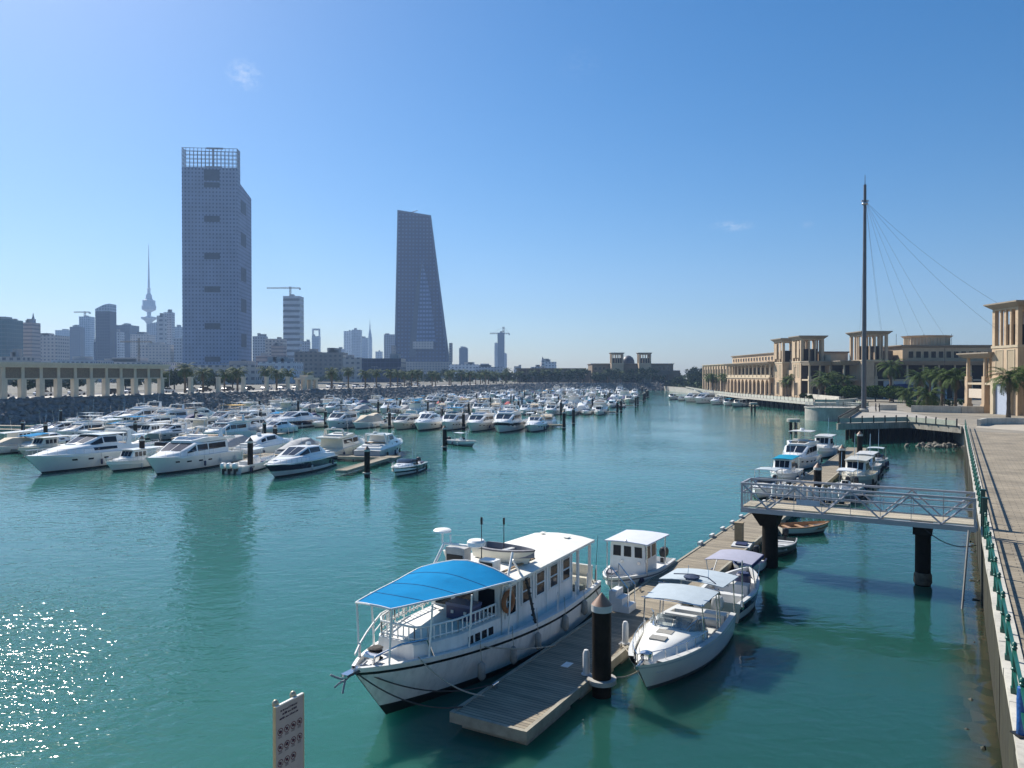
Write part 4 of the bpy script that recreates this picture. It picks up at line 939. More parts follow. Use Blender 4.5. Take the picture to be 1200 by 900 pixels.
for idx, ex, ey in ENDS:
    E = Vector((ex, ey, 0)); Lp = 0
    while True:
        q = E + PX * Lp
        if q.x < shore_x(q.y) + 3 or Lp > 118: break
        Lp += 1
    pontoon_p('pontoon', f'marina walkway of the {rowname[idx]} pontoon counted away from the camera', max(Lp, 10), 2.0, E, ANG_P)
    for side in ('near', 'far'):
        off = 2.2; n = 0; lst = fixed.get((idx, side), [])
        while off < Lp - 3:
            rr = rnd.random()
            key = lst[n] if n < len(lst) else (rnd.choice(pool_big) if rr < (.36 if idx < 6 else .3) else rnd.choice(pool_small))
            if idx in (3, 4) and rr > .96: key = 'cov_r'
            if (idx, side) == (2, 'near') and 8 <= n <= 9: key = 'fly_yel'
            sc = rnd.uniform(.88, 1.08) * (1.12 if (idx, side) == (1, 'near') else 1); l, w_ = LEN[key][0] * sc, LEN[key][1] * sc
            if n >= len(lst) and rnd.random() < .07: off += 3.6; continue
            off += w_ / 2 + .35
            if off > Lp - 2: break
            bow_out = rnd.random() < (.8 if idx > 1 else .95)
            if n < len(lst): bow_out = True
            c = E + PX * off + (-AX if side == 'near' else AX) * ((.9 if side == 'near' else 1.6) + l / 2 + .4)
            bow = ('near' if side == 'near' else 'far') if bow_out else ('far' if side == 'near' else 'near')
            if idx <= 3 or (idx == 4 and side == 'near'):
                lab = f"{short[key]}, {ordn[min(n, 24)]} from channel, {side} side, {rowname[idx]} pontoon"; grp = f'boats on the {rowname[idx]} pontoon'
            else:
                lab = f"tiny distant {short[key].replace('small ', '')} among the crowded farthest marina rows"; grp = f"{short[key]} in the farthest rows"
                AFAR[lab] = AFAR.get(lab, 0) + 1
            moor(key, c, bow, lab, grp, sc, idx >= 5 or (idx == 4 and side == 'far')); NB += 1
            off += w_ / 2 + .35; n += 1
            if n % 3 == 0:
                fp = E + PX * (off + .3)
                if idx < 6:
                    pp = fp + (-AX if side == 'near' else AX) * 9
                    place(pile_pr, pp, 0, f'dark pile at berth {ordn[min(n // 3 - 1, 24)]} on the {side} side of the {rowname[idx]} pontoon' if idx < 5 else 'tiny dark pile among the farthest rows of boats', None, (1, 1, rnd.uniform(.95, 1.15)))
                off += .6
    for k in range(2):                    # piles at the channel end of each pontoon
        q = E - PX * (.9 + .2 * k) + AX * (-7.5 + 13 * k)
        place(pile_pr, q, 0, f"dark pile at the channel end, {('near', 'far')[k]} side, of the {rowname[idx]} pontoon", None, (1.05, 1.05, 1.15))
# ---- row along the right-hand promenade
rp = [('pilot', 62.5, 318), ('cuddy_bl', 63.6, 306), ('fly_roof', 64.8, 293), ('fly', 66, 279), ('express_cv', 67, 266), ('pilot_te', 67.8, 256), ('pilot_cr', 68.6, 246)]
lab_rp = ['cabin boat farthest along the right hand promenade row', 'small blue shaded motorboat second farthest in the promenade row', 'roofed flybridge yacht third farthest in the promenade row', 'flybridge yacht in the middle of the promenade row', 'beige canopied cruiser just before the middle of the promenade row', 'turquoise roofed cabin boat second nearest in the promenade row', 'cream cabin boat nearest in the promenade row below the arcades']
for (key, x, y), lab in zip(rp, lab_rp):
    moor(key, Vector((x + 4, y, 0)), -2.2 + rnd.uniform(-.2, .2), lab, 'boats along the right hand promenade', 1.1)
pontoon_p('pontoon', 'floating walkway behind the boats along the right hand promenade', 84, 1.8, Vector((75.5, 240, 0)), math.pi / 2 + .03)
print('marina boats', NB)

# ---------------------------------------------------------------- boats at the far part of the timber pontoon
RZN = math.atan2(-U.y, -U.x); RZF = math.atan2(U.y, U.x)
G2 = 'boats along the timber pontoon beyond the footbridge'
for key, s, t_, rz, sc, lab in (('cuddy_pl', 48.2, -1.5, RZN, 1.0, 'rounded white boat with pale shade just left of the footbridge end'), ('pilot_te', 57.5, -1.7, RZN, 1.0, 'white cabin boat with bright turquoise roof beyond the footbridge'),
                                ('fly_roof', 70, -2.5, RZN, .86, 'largest white yacht on the timber pontoon with tall front windows'), ('pilot', 84, -1.9, RZN, 1.0, 'white cabin boat at the far end of the timber pontoon behind the big yacht'),
                                ('console_g', 50, 4.5, RZN, 1.0, 'boat with cream top and cluttered deck right of the nearest pile beyond the footbridge'), ('pilot_cr', 58.5, 4.5, RZN, 1.0, 'cream cabin boat with blue trimmed roof beyond the footbridge'), ('pilot', 67, 4.4, RZN, .85, 'white cabin boat third along the right side of the pontoon beyond the footbridge'),
                                ('cuddy_pl', 75, 4.6, RZN, .95, 'small open boat with pale flat canopy nearest to the dark pier piles')):
    p = fr(s, t_); place(PR[key], (p.x, p.y, 0), rz + rnd.uniform(-.03, .03), lab, G2, (sc, sc, sc))
for k in PR:                             # prototypes nobody moored are removed
    if PR[k].name not in USED:
        for c, gs in KIDS[PR[k].name]:
            for g_ in gs: bpy.data.objects.remove(g_)
            bpy.data.objects.remove(c)
        bpy.data.objects.remove(PR[k])
    if FARP[k].name not in USED: bpy.data.objects.remove(FARP[k])
# ================================================================ THE NEAR BOATS
def root_at(name, label, cat, s, t_, rz, dz=0): p = fr(s, t_); return thing(name, label, cat, (p.x, p.y, dz), rz)
# ---- the white passenger boat with the blue awning; local x forward (towards us), y to its port (towards the pontoon)
CB = root_at('passenger_boat', 'white wooden passenger boat with bright blue bow awning and cream flat roof', 'boat', 5.45, -2.3, RZN)
def cb_world(x, y, z): return fr(5.45 - x, -2.3 + y, z)
h = Hull(14.1, 3.95, 1.85, 1.32, 1.22, .105, .72, 2.5, fl=.5, fmid=.42); h.boot = .2
hm_ = h.mesh((.17, .265), 26)
o = hm_.build('hull', [WPAINT, BLACKH, mat('hull_side_paint', (.87, .85, .80), .4, .10, 1.0, streak=.20), mat('black_bottom_paint', (.012, .011, .012), .5, .3, 3)], CB, smooth=45, recalc=True)
h.deck(.16, .12, .05, 24).build('deck', mat('white_deck_paint', (.80, .79, .76), .5, .12, 1.5), CB, smooth=40)
def S_(rows): return [(x, wb, wt, zb, zt, c) for x, wb, wt, zb, zt, c in rows]
# raised fore trunk
ft = [(1.3, 1.42, 1.40, 1.15, 1.98, .02), (3.6, 1.28, 1.25, 1.2, 2.02, .02), (4.75, .95, .92, 1.3, 2.05, .02), (5.1, .7, .66, 1.35, 2.05, .02)]
fto = trunk(ft).build('fore_trunk', WPAINT, CB, smooth=35)
for g0 in (.20, .36, .52, .68):
    for sd_ in (-1, 1):
        b = MB(); win_side(b, ft, 0, g0, g0 + .11, .42, .72, sides=(sd_,)); b.build('window', GLASS, fto)
def balus(P, z0, hgt, sp, r=.022, sq=True):
    b = MB()
    for p, q in zip(P, P[1:]):
        p = Vector(p); q = Vector(q); n = max(1, round((q - p).length / sp)); up = Vector((0, 0, hgt))
        b.tube([p + up, q + up], r * 1.5, 6); b.tube([p + up * .18, q + up * .18], r * 1.2, 6)
        for k in range(n + 1): w_ = p.lerp(q, k / n); b.cyl(w_, w_ + up, r, None, 6, cap=False)
    return b
balus([(1.6, 1.38, 2.03), (3.6, 1.24, 2.06), (4.7, .9, 2.09), (5.0, .62, 2.09)], 0, .42, .22).build('baluster_rail', WPAINT, CB)
balus([(1.6, -1.38, 2.03), (3.6, -1.24, 2.06), (4.7, -.9, 2.09), (5.0, -.62, 2.09), (5.0, .62, 2.09)], 0, .42, .22).build('baluster_rail', WPAINT, CB)
# cabin
cab = [(-4.5, 1.25, 1.25, 1.0, 3.02, .0), (.9, 1.42, 1.40, 1.0, 3.10, .0), (1.35, 1.40, 1.38, 1.1, 3.12, .0)]
cabm = MB(); trunk(cab, 0, cabm)
for x in (-4.45, -3.3, -2.15, -1.0, .1, 1.25):                       # vertical battens on the cabin sides
    for sd_ in (-1, 1):
        wv = 1.25 + (x + 4.5) / 5.4 * .17; y = sd_ * wv
        cabm.box(x - .035, x + .035, min(y, y + sd_ * .03), max(y, y + sd_ * .03), 1.15, 3.02)
cabo = cabm.build('cabin', mat('cabin_white', (.84, .83, .79), .4, .10, 1.5, streak=.12), CB, smooth=35)
def sash(x0, x1, z0, z1, sd_):
    yv = lambda x: sd_ * (1.25 + (x + 4.5) / 5.4 * .17)
    b = MB(); q = [(x0, yv(x0), z0), (x1, yv(x1), z0), (x1, yv(x1), z1), (x0, yv(x0), z1)]
    if sd_ > 0: q = [q[1], q[0], q[3], q[2]]
    b.panel(*q, .02, .01, 0)
    o = b.build('window', GLASS, cabo)
    return o
def sash_frame(x0, x1, z0, z1, sd_, par):
    f = MB(); zm_ = (z0 + z1) / 2
    for a in (x0, x1): y = sd_ * (1.25 + (a + 4.5) / 5.4 * .17); f.box(a - .035, a + .035, y - .02, y + .035 * (1 if sd_ > 0 else -1) + (.02 if sd_ < 0 else 0), z0 - .05, z1 + .05)
    for z in (z0, zm_, z1):
        ya = sd_ * (1.25 + (x0 + 4.5) / 5.4 * .17); yb = sd_ * (1.25 + (x1 + 4.5) / 5.4 * .17)
        f.cyl((x0, ya + sd_ * .025, z), (x1, yb + sd_ * .025, z), .03, None, 4)
    f.build('frame', WPAINT, par)
ac_ = None
for x0, x1 in ((-4.25, -3.55), (-3.1, -2.4), (-1.95, -1.25), (-.80, -.15), (.30, 1.0)):
    for sd_ in (-1, 1):
        o = sash(x0, x1, 1.98 if x0 < .2 else 1.85, 2.82, sd_)
        ac_ = o; kids_ = None
        # sub-parts are kept to one level: the frame joins the window's parent
        f = None; sash_frame(x0, x1, 1.98 if x0 < .2 else 1.85, 2.82, sd_, CB)
for y0, y1 in ((-.88, -.42), (-.28, .24), (.40, .86)):
    b = MB(); win_end(b, cab[2], ((y0, y1),), .47, .86, 1, .02); b.build('window', GLASS, cabo)
b = MB(); b.box(1.36, 1.40, -.62, -.30, 1.98, 2.7); b.build('door', mat('brown_door', (.05, .03, .02), .5, .2), cabo) if False else None
# roof
b = plate(-6.35, 1.55, 1.42, 1.86, 3.10, 3.16, .09, .13, n=12); b.build('roof', WROOF, CB, smooth=38)
b = MB()
for x, y in ((-6.1, 1.3), (-6.1, -1.3), (-4.9, 1.32), (-4.9, -1.32)): b.box(x - .05, x + .05, y - .05, y + .05, 1.1, 3.08)
b.build('roof_post', WPAINT, CB)
b = MB()
for x, y in ((-5.6, .5), (-2.6, -1.0), (-5.9, -.8)): b.box(x - .14, x + .14, y - .1, y + .1, 3.2 + .04, 3.27)
b.build('roof_hatch', WROOF, CB)
# aft bench and bulwark
b = MB(); b.box(-6.5, -6.1, -1.15, 1.15, 1.05, 1.5); b.box(-6.65, -6.5, -1.2, 1.2, 1.05, 1.95); b.box(-6.1, -4.9, -1.3, -1.0, 1.05, 1.9); b.build('aft_bench', CREAM, CB)
b = MB(); b.box(-5.9, -5.2, .7, 1.2, 1.08, 1.3); b.build('mat', mat('green_grey_mat', (.12, .14, .12), .9, .2), CB)
# awning
rows = []
for k in range(25):
    f = k / 24; x = 6.15 - f * 4.95; hw = .64 + 1.26 * f ** .92; ze = 3.36 - .18 * f; cr = .06 + .40 * f ** 1.3
    rows.append([(x + .1 * (1 - abs(y)) * (1 - f), hw * y, ze + cr * (1 - abs(y) ** 1.7) - .07 * math.sin(f * math.pi) * (1 - y * y) - .05 * abs(math.sin(3 * math.pi * f)) * (1 - y * y) - (.04 * math.sin(f * 9 + y * 3)) * (abs(y) > .3) * f * .5) for y in (-1, -.8, -.55, -.3, 0, .3, .55, .8, 1)])
b = MB(); b.grid(rows); b.grid([[(p[0], p[1], p[2] - .025) for p in r] for r in rows], flip=True); b.build('awning', BLUEC, CB, smooth=60)
b = MB(); b.tube([r[0] for r in rows], .03, 6); b.tube([r[-1] for r in rows], .03, 6); b.tube(rows[0], .035, 6); b.tube(rows[-1], .03, 6); b.build('awning_frame', WPAINT, CB)
for k in (6, 12, 18):
    b = MB(); b.tube([Vector(p) + Vector((0, 0, .006)) for p in rows[k]], .011, 4); b.build('awning_seam', mat('awning_seam_blue', (.001, .11, .27), .9, .1), CB)
for x, y, zt in ((6.1, -.64, 3.36), (6.1, .66, 3.36), (4.85, -1.18, 3.27), (4.85, 1.18, 3.27), (3.3, 1.55, 3.2), (3.3, -1.55, 3.2), (1.4, 1.85, 3.15), (1.4, -1.85, 3.15)):
    f = h.fx(x); b = MB(); b.cyl((x, math.copysign(max(.2, min(abs(y), h.half(f) - .06)), y), h.sheer(f) - .05), (x, y, zt), .03, None, 8); b.build('awning_pole', WPAINT, CB)
# side stanchions
for sd_ in (1, -1):
    b = MB(); top = []
    for x in (-6.6, -5.2, -3.7, -2.0, -.4):
        f = h.fx(x); p = Vector((x, sd_ * (h.half(f) - .1), h.sheer(f)))
        if sd_ > 0 and x > -2.5 or True: b.cyl(p, p + Vector((0, 0, .72 if x < -1 else .5)), .022, None, 6)
        top.append(p + Vector((0, 0, .72 if x < -1 else .5)))
    if sd_ < 0: b.tube(top, .018, 5)
    b.build('side_rail', WPAINT, CB)
b = MB(); pts = []                        # bow rail on the starboard bow
for k in range(8):
    x = 6.6 - k * .55; f = h.fx(x); p = Vector((x, -(h.half(f) - .08), h.sheer(f))); pts.append(p + Vector((0, 0, .25 + .6 * min(1, k / 4))))
    if k % 2: b.cyl(p, pts[-1], .025, None, 6)
b.tube(pts, .035, 6); b.tube([p - Vector((0, 0, .3)) for p in pts[3:]], .02, 6); b.build('bow_rail', WPAINT, CB)
b = MB(); pts = [Vector((6.4, .2, 1.75)), Vector((6.35, .25, 2.0)), Vector((5.6, .62, 2.2)), Vector((4.9, 1.0, 2.2)), Vector((4.7, 1.1, 1.65))]; b.tube(pts, .035, 6); b.build('bow_loop', STEEL, CB)
# radar arch on the roof
b = MB()
for sd_ in (-1, 1):
    b.cyl((1.15, sd_ * 1.55, 3.1), (.55, sd_ * 1.42, 3.95), .05, .045, 8); b.cyl((.15, sd_ * 1.5, 3.15), (.55, sd_ * 1.42, 3.7), .04, .04, 8)
b.cyl((.55, -1.42, 3.95), (.55, -.1, 3.98), .045, None, 8)
arch_o = b.build('radar_arch', WPAINT, CB)
b = MB(); b.cyl((.55, -1.5, 3.95), (.55, -1.5, 4.35), .035); b.lathe([(.1, 4.33), (.32, 4.36), (.33, 4.42), (.28, 4.46), (.02, 4.47)], 16, 0, (.55, -1.5, 0)); b.cyl((.55, -1.15, 3.95), (.55, -1.15, 4.3), .03, None, 6); b.build('gps_dome', WPAINT, arch_o, smooth=40)
b = MB(); radar_dome(b, (.55, -.05, 3.98), .33, .26); b.build('radar_dome', WPAINT, arch_o, smooth=40)
for x, y, zt in ((.6, .2, 5.05), (-1.1, .1, 4.75)):
    b = MB(); b.cyl((x, y, 3.2), (x, y, zt), .02, .012, 6); b.cyl((x, y, zt - .25), (x, y, zt), .04, None, 6); b.build('antenna', BLACKP, CB)
for x, y, w_ in ((.35, -.95, .8), (.75, .62, .62)):
    b = MB(); b.box(x - .22, x + .22, y - w_ / 2, y + w_ / 2, 3.27, 3.84 if w_ > .7 else 3.66); bx = b.build('air_conditioner', mat('grey_metal_box', (.45, .44, .42), .5, .2, 4) if w_ > .7 else WPAINT, CB)
    b = MB(); b.box(x + .222, x + .235, y - w_ / 2 + .06, y + w_ / 2 - .06, 3.33, 3.6); b.build('grille', BLACKP, bx)
b = MB(); b.box(-1.5, 1.2, 1.12, 1.2, 3.27, 3.32); b.build('roof_plank', TEAK, CB)
# anchor gear on the bow
b = MB(); b.box(6.5, 7.35, -.12, .12, 1.70, 1.78); b.lathe([(.12, -.2), (.12, .2)], 10, 0, (6.2, 0, 1.92), 'y'); b.build('bow_roller', STEEL, CB)
b = MB()
for k, (dx, dy, dz) in enumerate(((.40, .2, .12), (.32, -.25, .2), (.22, .1, -.28), (.12, -.28, -.22))): b.tube([(7.3, 0, 1.62), (7.3 + dx * .6, dy * .6, 1.62 + dz * .5), (7.3 + dx, dy, 1.62 + dz)], .03, 6)
b.tube([(6.4, 0, 1.85), (7.3, 0, 1.62)], .03, 6); o = b.build('anchor', mat('anchor_steel', (.30, .31, .33), .5, .3, 6)); o.matrix_world = Matrix.Translation(CB.location) @ Matrix.Rotation(RZN, 4, 'Z'); tag(o, 'four pronged grapnel anchor on the bow of the passenger boat', 'anchor')
b = MB()
for k in range(7): b.lathe([(.16, 0), (.22, .03), (.16, .06)], 10, 0, (5.95 + .05 * math.sin(k), -.1 + .05 * math.cos(k * 2), 1.75 + .05 * k))
o = b.build('rope_coil', DROPE); o.matrix_world = Matrix.Translation(CB.location) @ Matrix.Rotation(RZN, 4, 'Z'); tag(o, 'dark rope coil heaped on the bow deck of the passenger boat', 'rope')
CBM = Matrix.Translation(CB.location) @ Matrix.Rotation(RZN, 4, 'Z')
def on_cb(o, label, cat, group=None): o.matrix_world = CBM; return tag(o, label, cat, group)
# things carried by it
t_ = thing('cooler_box', 'dark blue cooler box with pale lid on the fore trunk of the passenger boat', 'cooler', tuple(cb_world(2.25, .55, 2.04)), RZN)
b = MB(); b.box(-.28, .28, -.5, .5, 0, .42); b.build('body', BLUEP, t_); b = MB(); b.box(-.3, .3, -.52, .52, .422, .52); b.build('lid', mat('blue_lid', (.06, .10, .22), .35, .1), t_); b = MB(); b.box(.29, .32, -.3, -.2, .2, .3); b.box(.29, .32, .2, .3, .2, .3); b.build('latch', VINYL, t_)
b = MB()
rows = []
for i in range(25):
    a = i * 2 * math.pi / 24; rows.append([((.30 + .085 * math.cos(c)) * math.cos(a), .085 * math.sin(c), (.30 + .085 * math.cos(c)) * math.sin(a)) for c in [j * math.pi / 4 for j in range(9)]])
b.grid(rows); o = b.build('life_ring', ORANGE, smooth=60); o.matrix_world = CBM @ Matrix.Translation((1.08, 1.56, 2.42)); tag(o, 'faded orange life ring on the side of the passenger boat cabin', 'life ring')
# dinghy on the roof
dg = thing('dinghy', 'small white dinghy lying on the cream roof of the passenger boat', 'dinghy', tuple(cb_world(-.9, .35, 3.30)), RZN + R(78))
b = MB(); hd = Hull(2.7, 1.15, .52, .40, .38, .12, .8, 2.2, fl=.35); dm = hd.mesh((.06,), 12)
dm.v = [(x, y, max(z, -.02)) for x, y, z in dm.v]; dm.build('hull', [mat('grey_gunwale', (.12, .12, .14), .6, .1), CREAM, CREAM], dg, smooth=45, recalc=True)
hd.deck(.28, .10, 0, 10).build('inside', mat('dinghy_inside', (.22, .22, .24), .7, .2, 5), dg)
b = MB(); b.box(-.2, .0, -.5, .5, .28, .33); b.build('thwart', VINYL, dg)
b = MB(); b.lathe([(.1, -.08), (.13, 0), (.1, .08)], 12, 0, (-1.42, -.25, .18), 'y'); b.build('wheel', VINYL, dg)
# fenders over the side, and lines
fp = MB(); fp.lathe([(.02, .30), (.05, .28), (.12, .2), (.13, -.2), (.05, -.3), (.02, -.32)], 10); fp.cyl((0, 0, .3), (0, -.05, .95), .012, None, 5, 1)
fpo = fp.build('fender', [FENDER, ROPE], smooth=40); KIDS[fpo.name] = []; tag(fpo, cat='fender')
for k, x in enumerate((2.9, 1.3, -.2, -2.3, -4.3)):
    f = h.fx(x); q = cb_world(x, h.half(f) + .07, .72 + .04 * k)
    place(fpo, q, RZN + rnd.uniform(-.2, .2), f"grey fender hung on the pontoon side of the passenger boat, {ordn[k]} from its bow", 'fenders on the passenger boat')
lines = [((6.9, 0, 1.7), fr(.3, .15, .6), .35), ((5.2, .9, 1.75), fr(1.2, .3, .62), .25), ((6.6, .1, 1.6), fr(2.2, .22, .66), .4), ((2.9, 1.75, 1.5), fr(6.2, .12, .55), .1), ((-6.4, 1.3, 1.35), fr(10.8, .15, .58), .15)]
for k, (a, b_, d) in enumerate(lines):
    b = MB(); b.tube(sag(cb_world(*a), b_, d, 14), .022, 5); tag(b.build('mooring_line', ROPE if k % 2 else DROPE), f"mooring line of the passenger boat, {ordn[k]} from its bow, running to the pontoon", 'mooring line', 'mooring lines of the passenger boat')
b = MB(); b.tube(sag(cb_world(-.2, 1.5, 3.0), cb_world(-.25, 1.9, 1.3), -.02, 10), .05, 5)
for k in range(9): b.lathe([(.03, 0), (.08, .04), (.03, .08)], 7, 0, tuple(cb_world(-.2 + .05 * math.sin(k * 2), 1.55 + .04 * k, 2.9 - .18 * k)))
tag(b.build('hanging_rope', DROPE), 'dark knotted rope hanging down the cabin side of the passenger boat', 'rope')
b = MB(); q = cb_world(-6.9, 1.2, 1.2); b.cyl(q, q + Vector((.15, .3, 1.9)), .014, .008, 5); b.cyl(q, q + Vector((.03, .06, .5)), .03, None, 6); tag(b.build('fishing_rod', BLACKP), 'thin fishing rod standing at the stern of the passenger boat', 'fishing rod')

# ---- small cabin boat beyond it
T2 = root_at('cabin_boat', 'small white cabin boat with pale flat roof and three front windows, bow over the pontoon', 'cabin boat', 16.9, -1.12, RZN); T2.scale = (.9, .92, .80)
h2 = Hull(7.2, 2.65, 1.30, .95, .85, .12, .86, 2.3, fl=.4)
h2.mesh((.16, .26), 18).build('hull', [WHITE, mat('grey_rub_rail', (.16, .16, .17), .6, .1), WHITE, mat('olive_bottom', (.05, .055, .035), .5, .2)], T2, smooth=45, recalc=True)
h2.deck(.42, .14, .02, 18).build('deck', mat('worn_white_deck', (.62, .62, .60), .6, .15, 3), T2, smooth=40)
c2 = [(-.95, .95, .92, .5, 2.62, .0), (1.0, .98, .92, .5, 2.66, .0), (1.28, .96, .88, .5, 1.6, .0)]
c2 = [(-.95, .95, .92, .5, 2.62, .0), (.85, .98, .92, .5, 2.68, .0)]
co = trunk(c2).build('cabin', WHITE, T2, smooth=35)
for y0, y1 in ((-.82, -.38), (-.2, .22), (.42, .84)):
    b = MB(); win_end(b, c2[1], ((y0, y1),), .62, .9, 1, .015); b.build('window', GLASS, co)
for g0, g1 in ((.08, .4), (.55, .92)):
    for sd_ in (-1, 1):
        b = MB(); win_side(b, c2, 0, g0, g1, .58, .9, sides=(sd_,)); b.build('window', GLASS, co)
for y in (-.3, .62):
    b = MB(); b.lathe([(.09, 0), (.1, .03)], 12, 0, (.86, y, 1.55), 'x'); b.build('vent', STEEL, co)
plate(-2.2, 1.12, 1.22, 1.16, 2.70, 2.74, .07, .06).build('roof', mat('pale_lilac_roof', (.64, .65, .70), .55, .08, 2), T2, smooth=38)
b = MB()
for x, y in ((-2.0, 1.05), (-2.0, -1.05), (.95, 1.08), (.95, -1.08)): b.cyl((x, y, .9), (x, y, 2.7), .035, None, 8)
b.build('roof_post', STEEL, T2)
b = MB(); b.lathe([(.06, 2.78), (.06, 2.86), (.02, 2.9)], 8, 0, (1.05, 0, 0)); b.build('nav_light', STEEL, T2)
b = MB(); b.box(1.15, 1.7, -1.0, -.45, .58, .95); b.box(2.1, 2.5, .0, .75, .6, .82); b.build('seat_box', VINYL, T2)
b = MB(); b.box(1.1, 1.55, .4, 1.0, .62, .9); b.build('navy_cushion', NAVYV, T2); b = MB(); b.box(1.1, 1.75, -1.02, -.42, .952, 1.04); b.build('cushion', mat('patterned_cushion', (.28, .27, .30), .8, .4, 9), T2)
b = MB(); b.box(-1.6, -1.2, -.8, .2, .6, 1.5); b.build('aft_seat', NAVYV, T2)
for k in (-.35, .35):
    b = MB(); outboard(b, -3.8, k, .85, 1.0); b.build('outboard_motor', [BLACKP, BLACKP], T2, smooth=40)
h2.rail(.78, .98, .12, 4, .015).build('bow_rail', STEEL, T2)

# ---- open white motorboat on the right
T3 = root_at('open_motorboat', 'white open motorboat with two pale blue sunshades, right of the pontoon in front', 'motorboat', 8.2, 3.78, RZN)
h3 = Hull(7.6, 2.65, 1.12, .92, .86, .13, .88, 2.5, fl=.42)
h3.mesh((.10, .16), 22).build('hull', [WHITE, mat('pale_rub_strip', (.55, .57, .58), .4, .1), WHITE, mat('dull_bottom', (.10, .12, .12), .5, .2)], T3, smooth=45, recalc=True)
h3.deck(.40, .20, .0, 22, f1=.9).build('deck', mat('cockpit_floor', (.58, .58, .55), .5, .1, 3), T3, smooth=40)
fd = [(-.25, 1.06, 1.02, .5, 1.20, .05), (.8, 1.0, .80, .6, 1.26, .07), (2.1, .72, .5, .8, 1.22, .05), (3.15, .25, .1, .95, 1.10, .03)]
fdo = trunk(fd).build('foredeck', CREAM if False else mat('cream_white_deck', (.82, .81, .75), .35, .06, 1.5), T3, smooth=38)
b = MB()
for x0 in (.75, 1.45): b.panel((x0, -.32, 1.32), (x0 + .36, -.32, 1.305), (x0 + .36, .22, 1.305), (x0, .22, 1.32), .02, .03)
b.build('hatch', mat('grey_hatch_mesh', (.30, .29, .26), .7, .3, 30), fdo)
b = MB()                                                     # side decks round the foredeck
h3.deck(.03, .34, .0, 18, f0=.46, f1=.985, b=b); b.build('side_deck', WHITE, T3, smooth=40) if False else None
ws = [(-.38, 1.0, .92, 1.16, 1.60, 0), (.05, .9, .78, 1.2, 1.62, .02), (.42, .72, .55, 1.24, 1.3, .02)]
b = MB()
for sd_ in (-1, 1):
    win_side(b, ws, 0, .05, .95, .0, .95, sides=(sd_,)); win_side(b, ws, 1, .05, .95, 0, .95, .0, .8, sides=(sd_,))
win_top(b, ws, 1, .03, .97)
ag = mat('clear_windscreen', (.55, .60, .60), .08, 0); ag.node_tree.nodes['Principled BSDF'].inputs['Transmission Weight'].default_value = .75
b.build('windscreen', ag, T3)
b = MB(); b.tube([(-.38, -1.0, 1.6), (.05, -.8, 1.64), (.4, -.5, 1.33), (.4, .5, 1.33), (.05, .8, 1.64), (-.38, 1.0, 1.6)], .018, 6); b.build('windscreen_frame', STEEL, T3)
b = MB(); b.box(-1.2, -.7, -.8, .8, .55, .95); b.box(-.72, -.62, -.8, .8, .95, 1.25); b.build('helm_seat', mat('pale_seat', (.45, .46, .45), .6, .15, 4), T3)
b = MB(); b.box(-3.3, -2.85, -.95, .95, .52, .98); b.box(-2.2, -1.95, -1.05, 1.0, .98, 1.05); b.build('stern_seat', VINYL, T3)
b = MB(); b.box(-.28, -.05, -.2, .85, .55, 1.15); b.build('dash', GREYC, T3)
b = MB(); b.box(-.15, .1, .05, .2, 1.25, 1.5); b.lathe([(.13, 0), (.15, .02), (.13, .04)], 12, 0, (-.32, .45, 1.15), 'x'); b.build('helm', VINYL, T3)
for nm, x0, x1, w0, w1, z0, z1 in (('front_sunshade', -1.50, .35, 1.12, 1.02, 2.24, 2.18), ('rear_sunshade', -3.95, -1.72, 1.22, 1.20, 2.26, 2.36)):
    o = plate(x0, x1, w0, w1, z0, z1, .025, .10, n=10).build(nm, PALEC, T3, smooth=60)
    fb = MB()
    for x in (x0 + .05, x1 - .08):
        for sd_ in (-1, 1): fb.cyl((x, sd_ * 1.08, .85), (x, sd_ * 1.02, z0), .024, None, 7)
    for f in (0, .33, .66, 1): fb.cyl((x0 + (x1 - x0) * f, -w0, z0 - .03), (x0 + (x1 - x0) * f, w0, z0 - .03), .018, None, 6)
    fb.build('frame', STEEL, o)
b = MB(); b.lathe([(.02, 2.44), (.28, 2.5), (.3, 2.56), (.1, 2.62)], 10, 0, (-1.9, 0, 0)); b.tube([(-1.9, .9, 2.4), (-1.95, .6, 2.58), (-2.0, 0, 2.62), (-1.95, -.7, 2.56)], .02, 6); b.build('folded_cover', mat('dark_blue_cloth', (.02, .04, .09), .8, .2), T3)
for x, y in ((-2.3, .5), (-2.4, -.3)):
    b = MB(); b.cyl((x, y, 2.4), (x - .1, y, 2.8), .012, .008, 5); b.build('antenna', STEEL, T3)
h3.rail(.56, .985, .32, 7, .016, .16).build('bow_rail', STEEL, T3)
b = MB(); b.cyl((3.2, 0, 1.05), (3.75, 0, 1.02), .06, None, 8); b.lathe([(.16, 1.1), (.2, 1.14), (.2, 1.3), (.05, 1.36)], 10, 0, (3.05, .05, 0)); b.build('bow_roller', STEEL, T3)
for k in (-.36, .36):
    b = MB(); outboard(b, -4.0, k, .8, .95); b.build('outboard_motor', [VINYL, BLACKP], T3, smooth=40)
b = MB(); q = fr(12.5, 5.05, .9); b.cyl(q, q + Vector((0, 0, 1.9)), .025, None, 6); b.lathe([(.06, 0), (.09, .1), (.05, .3)], 8, 0, tuple(q)); tag(b.build('rod_holder_pole', STEEL), 'upright pole at the stern corner of the white open motorboat', 'pole')
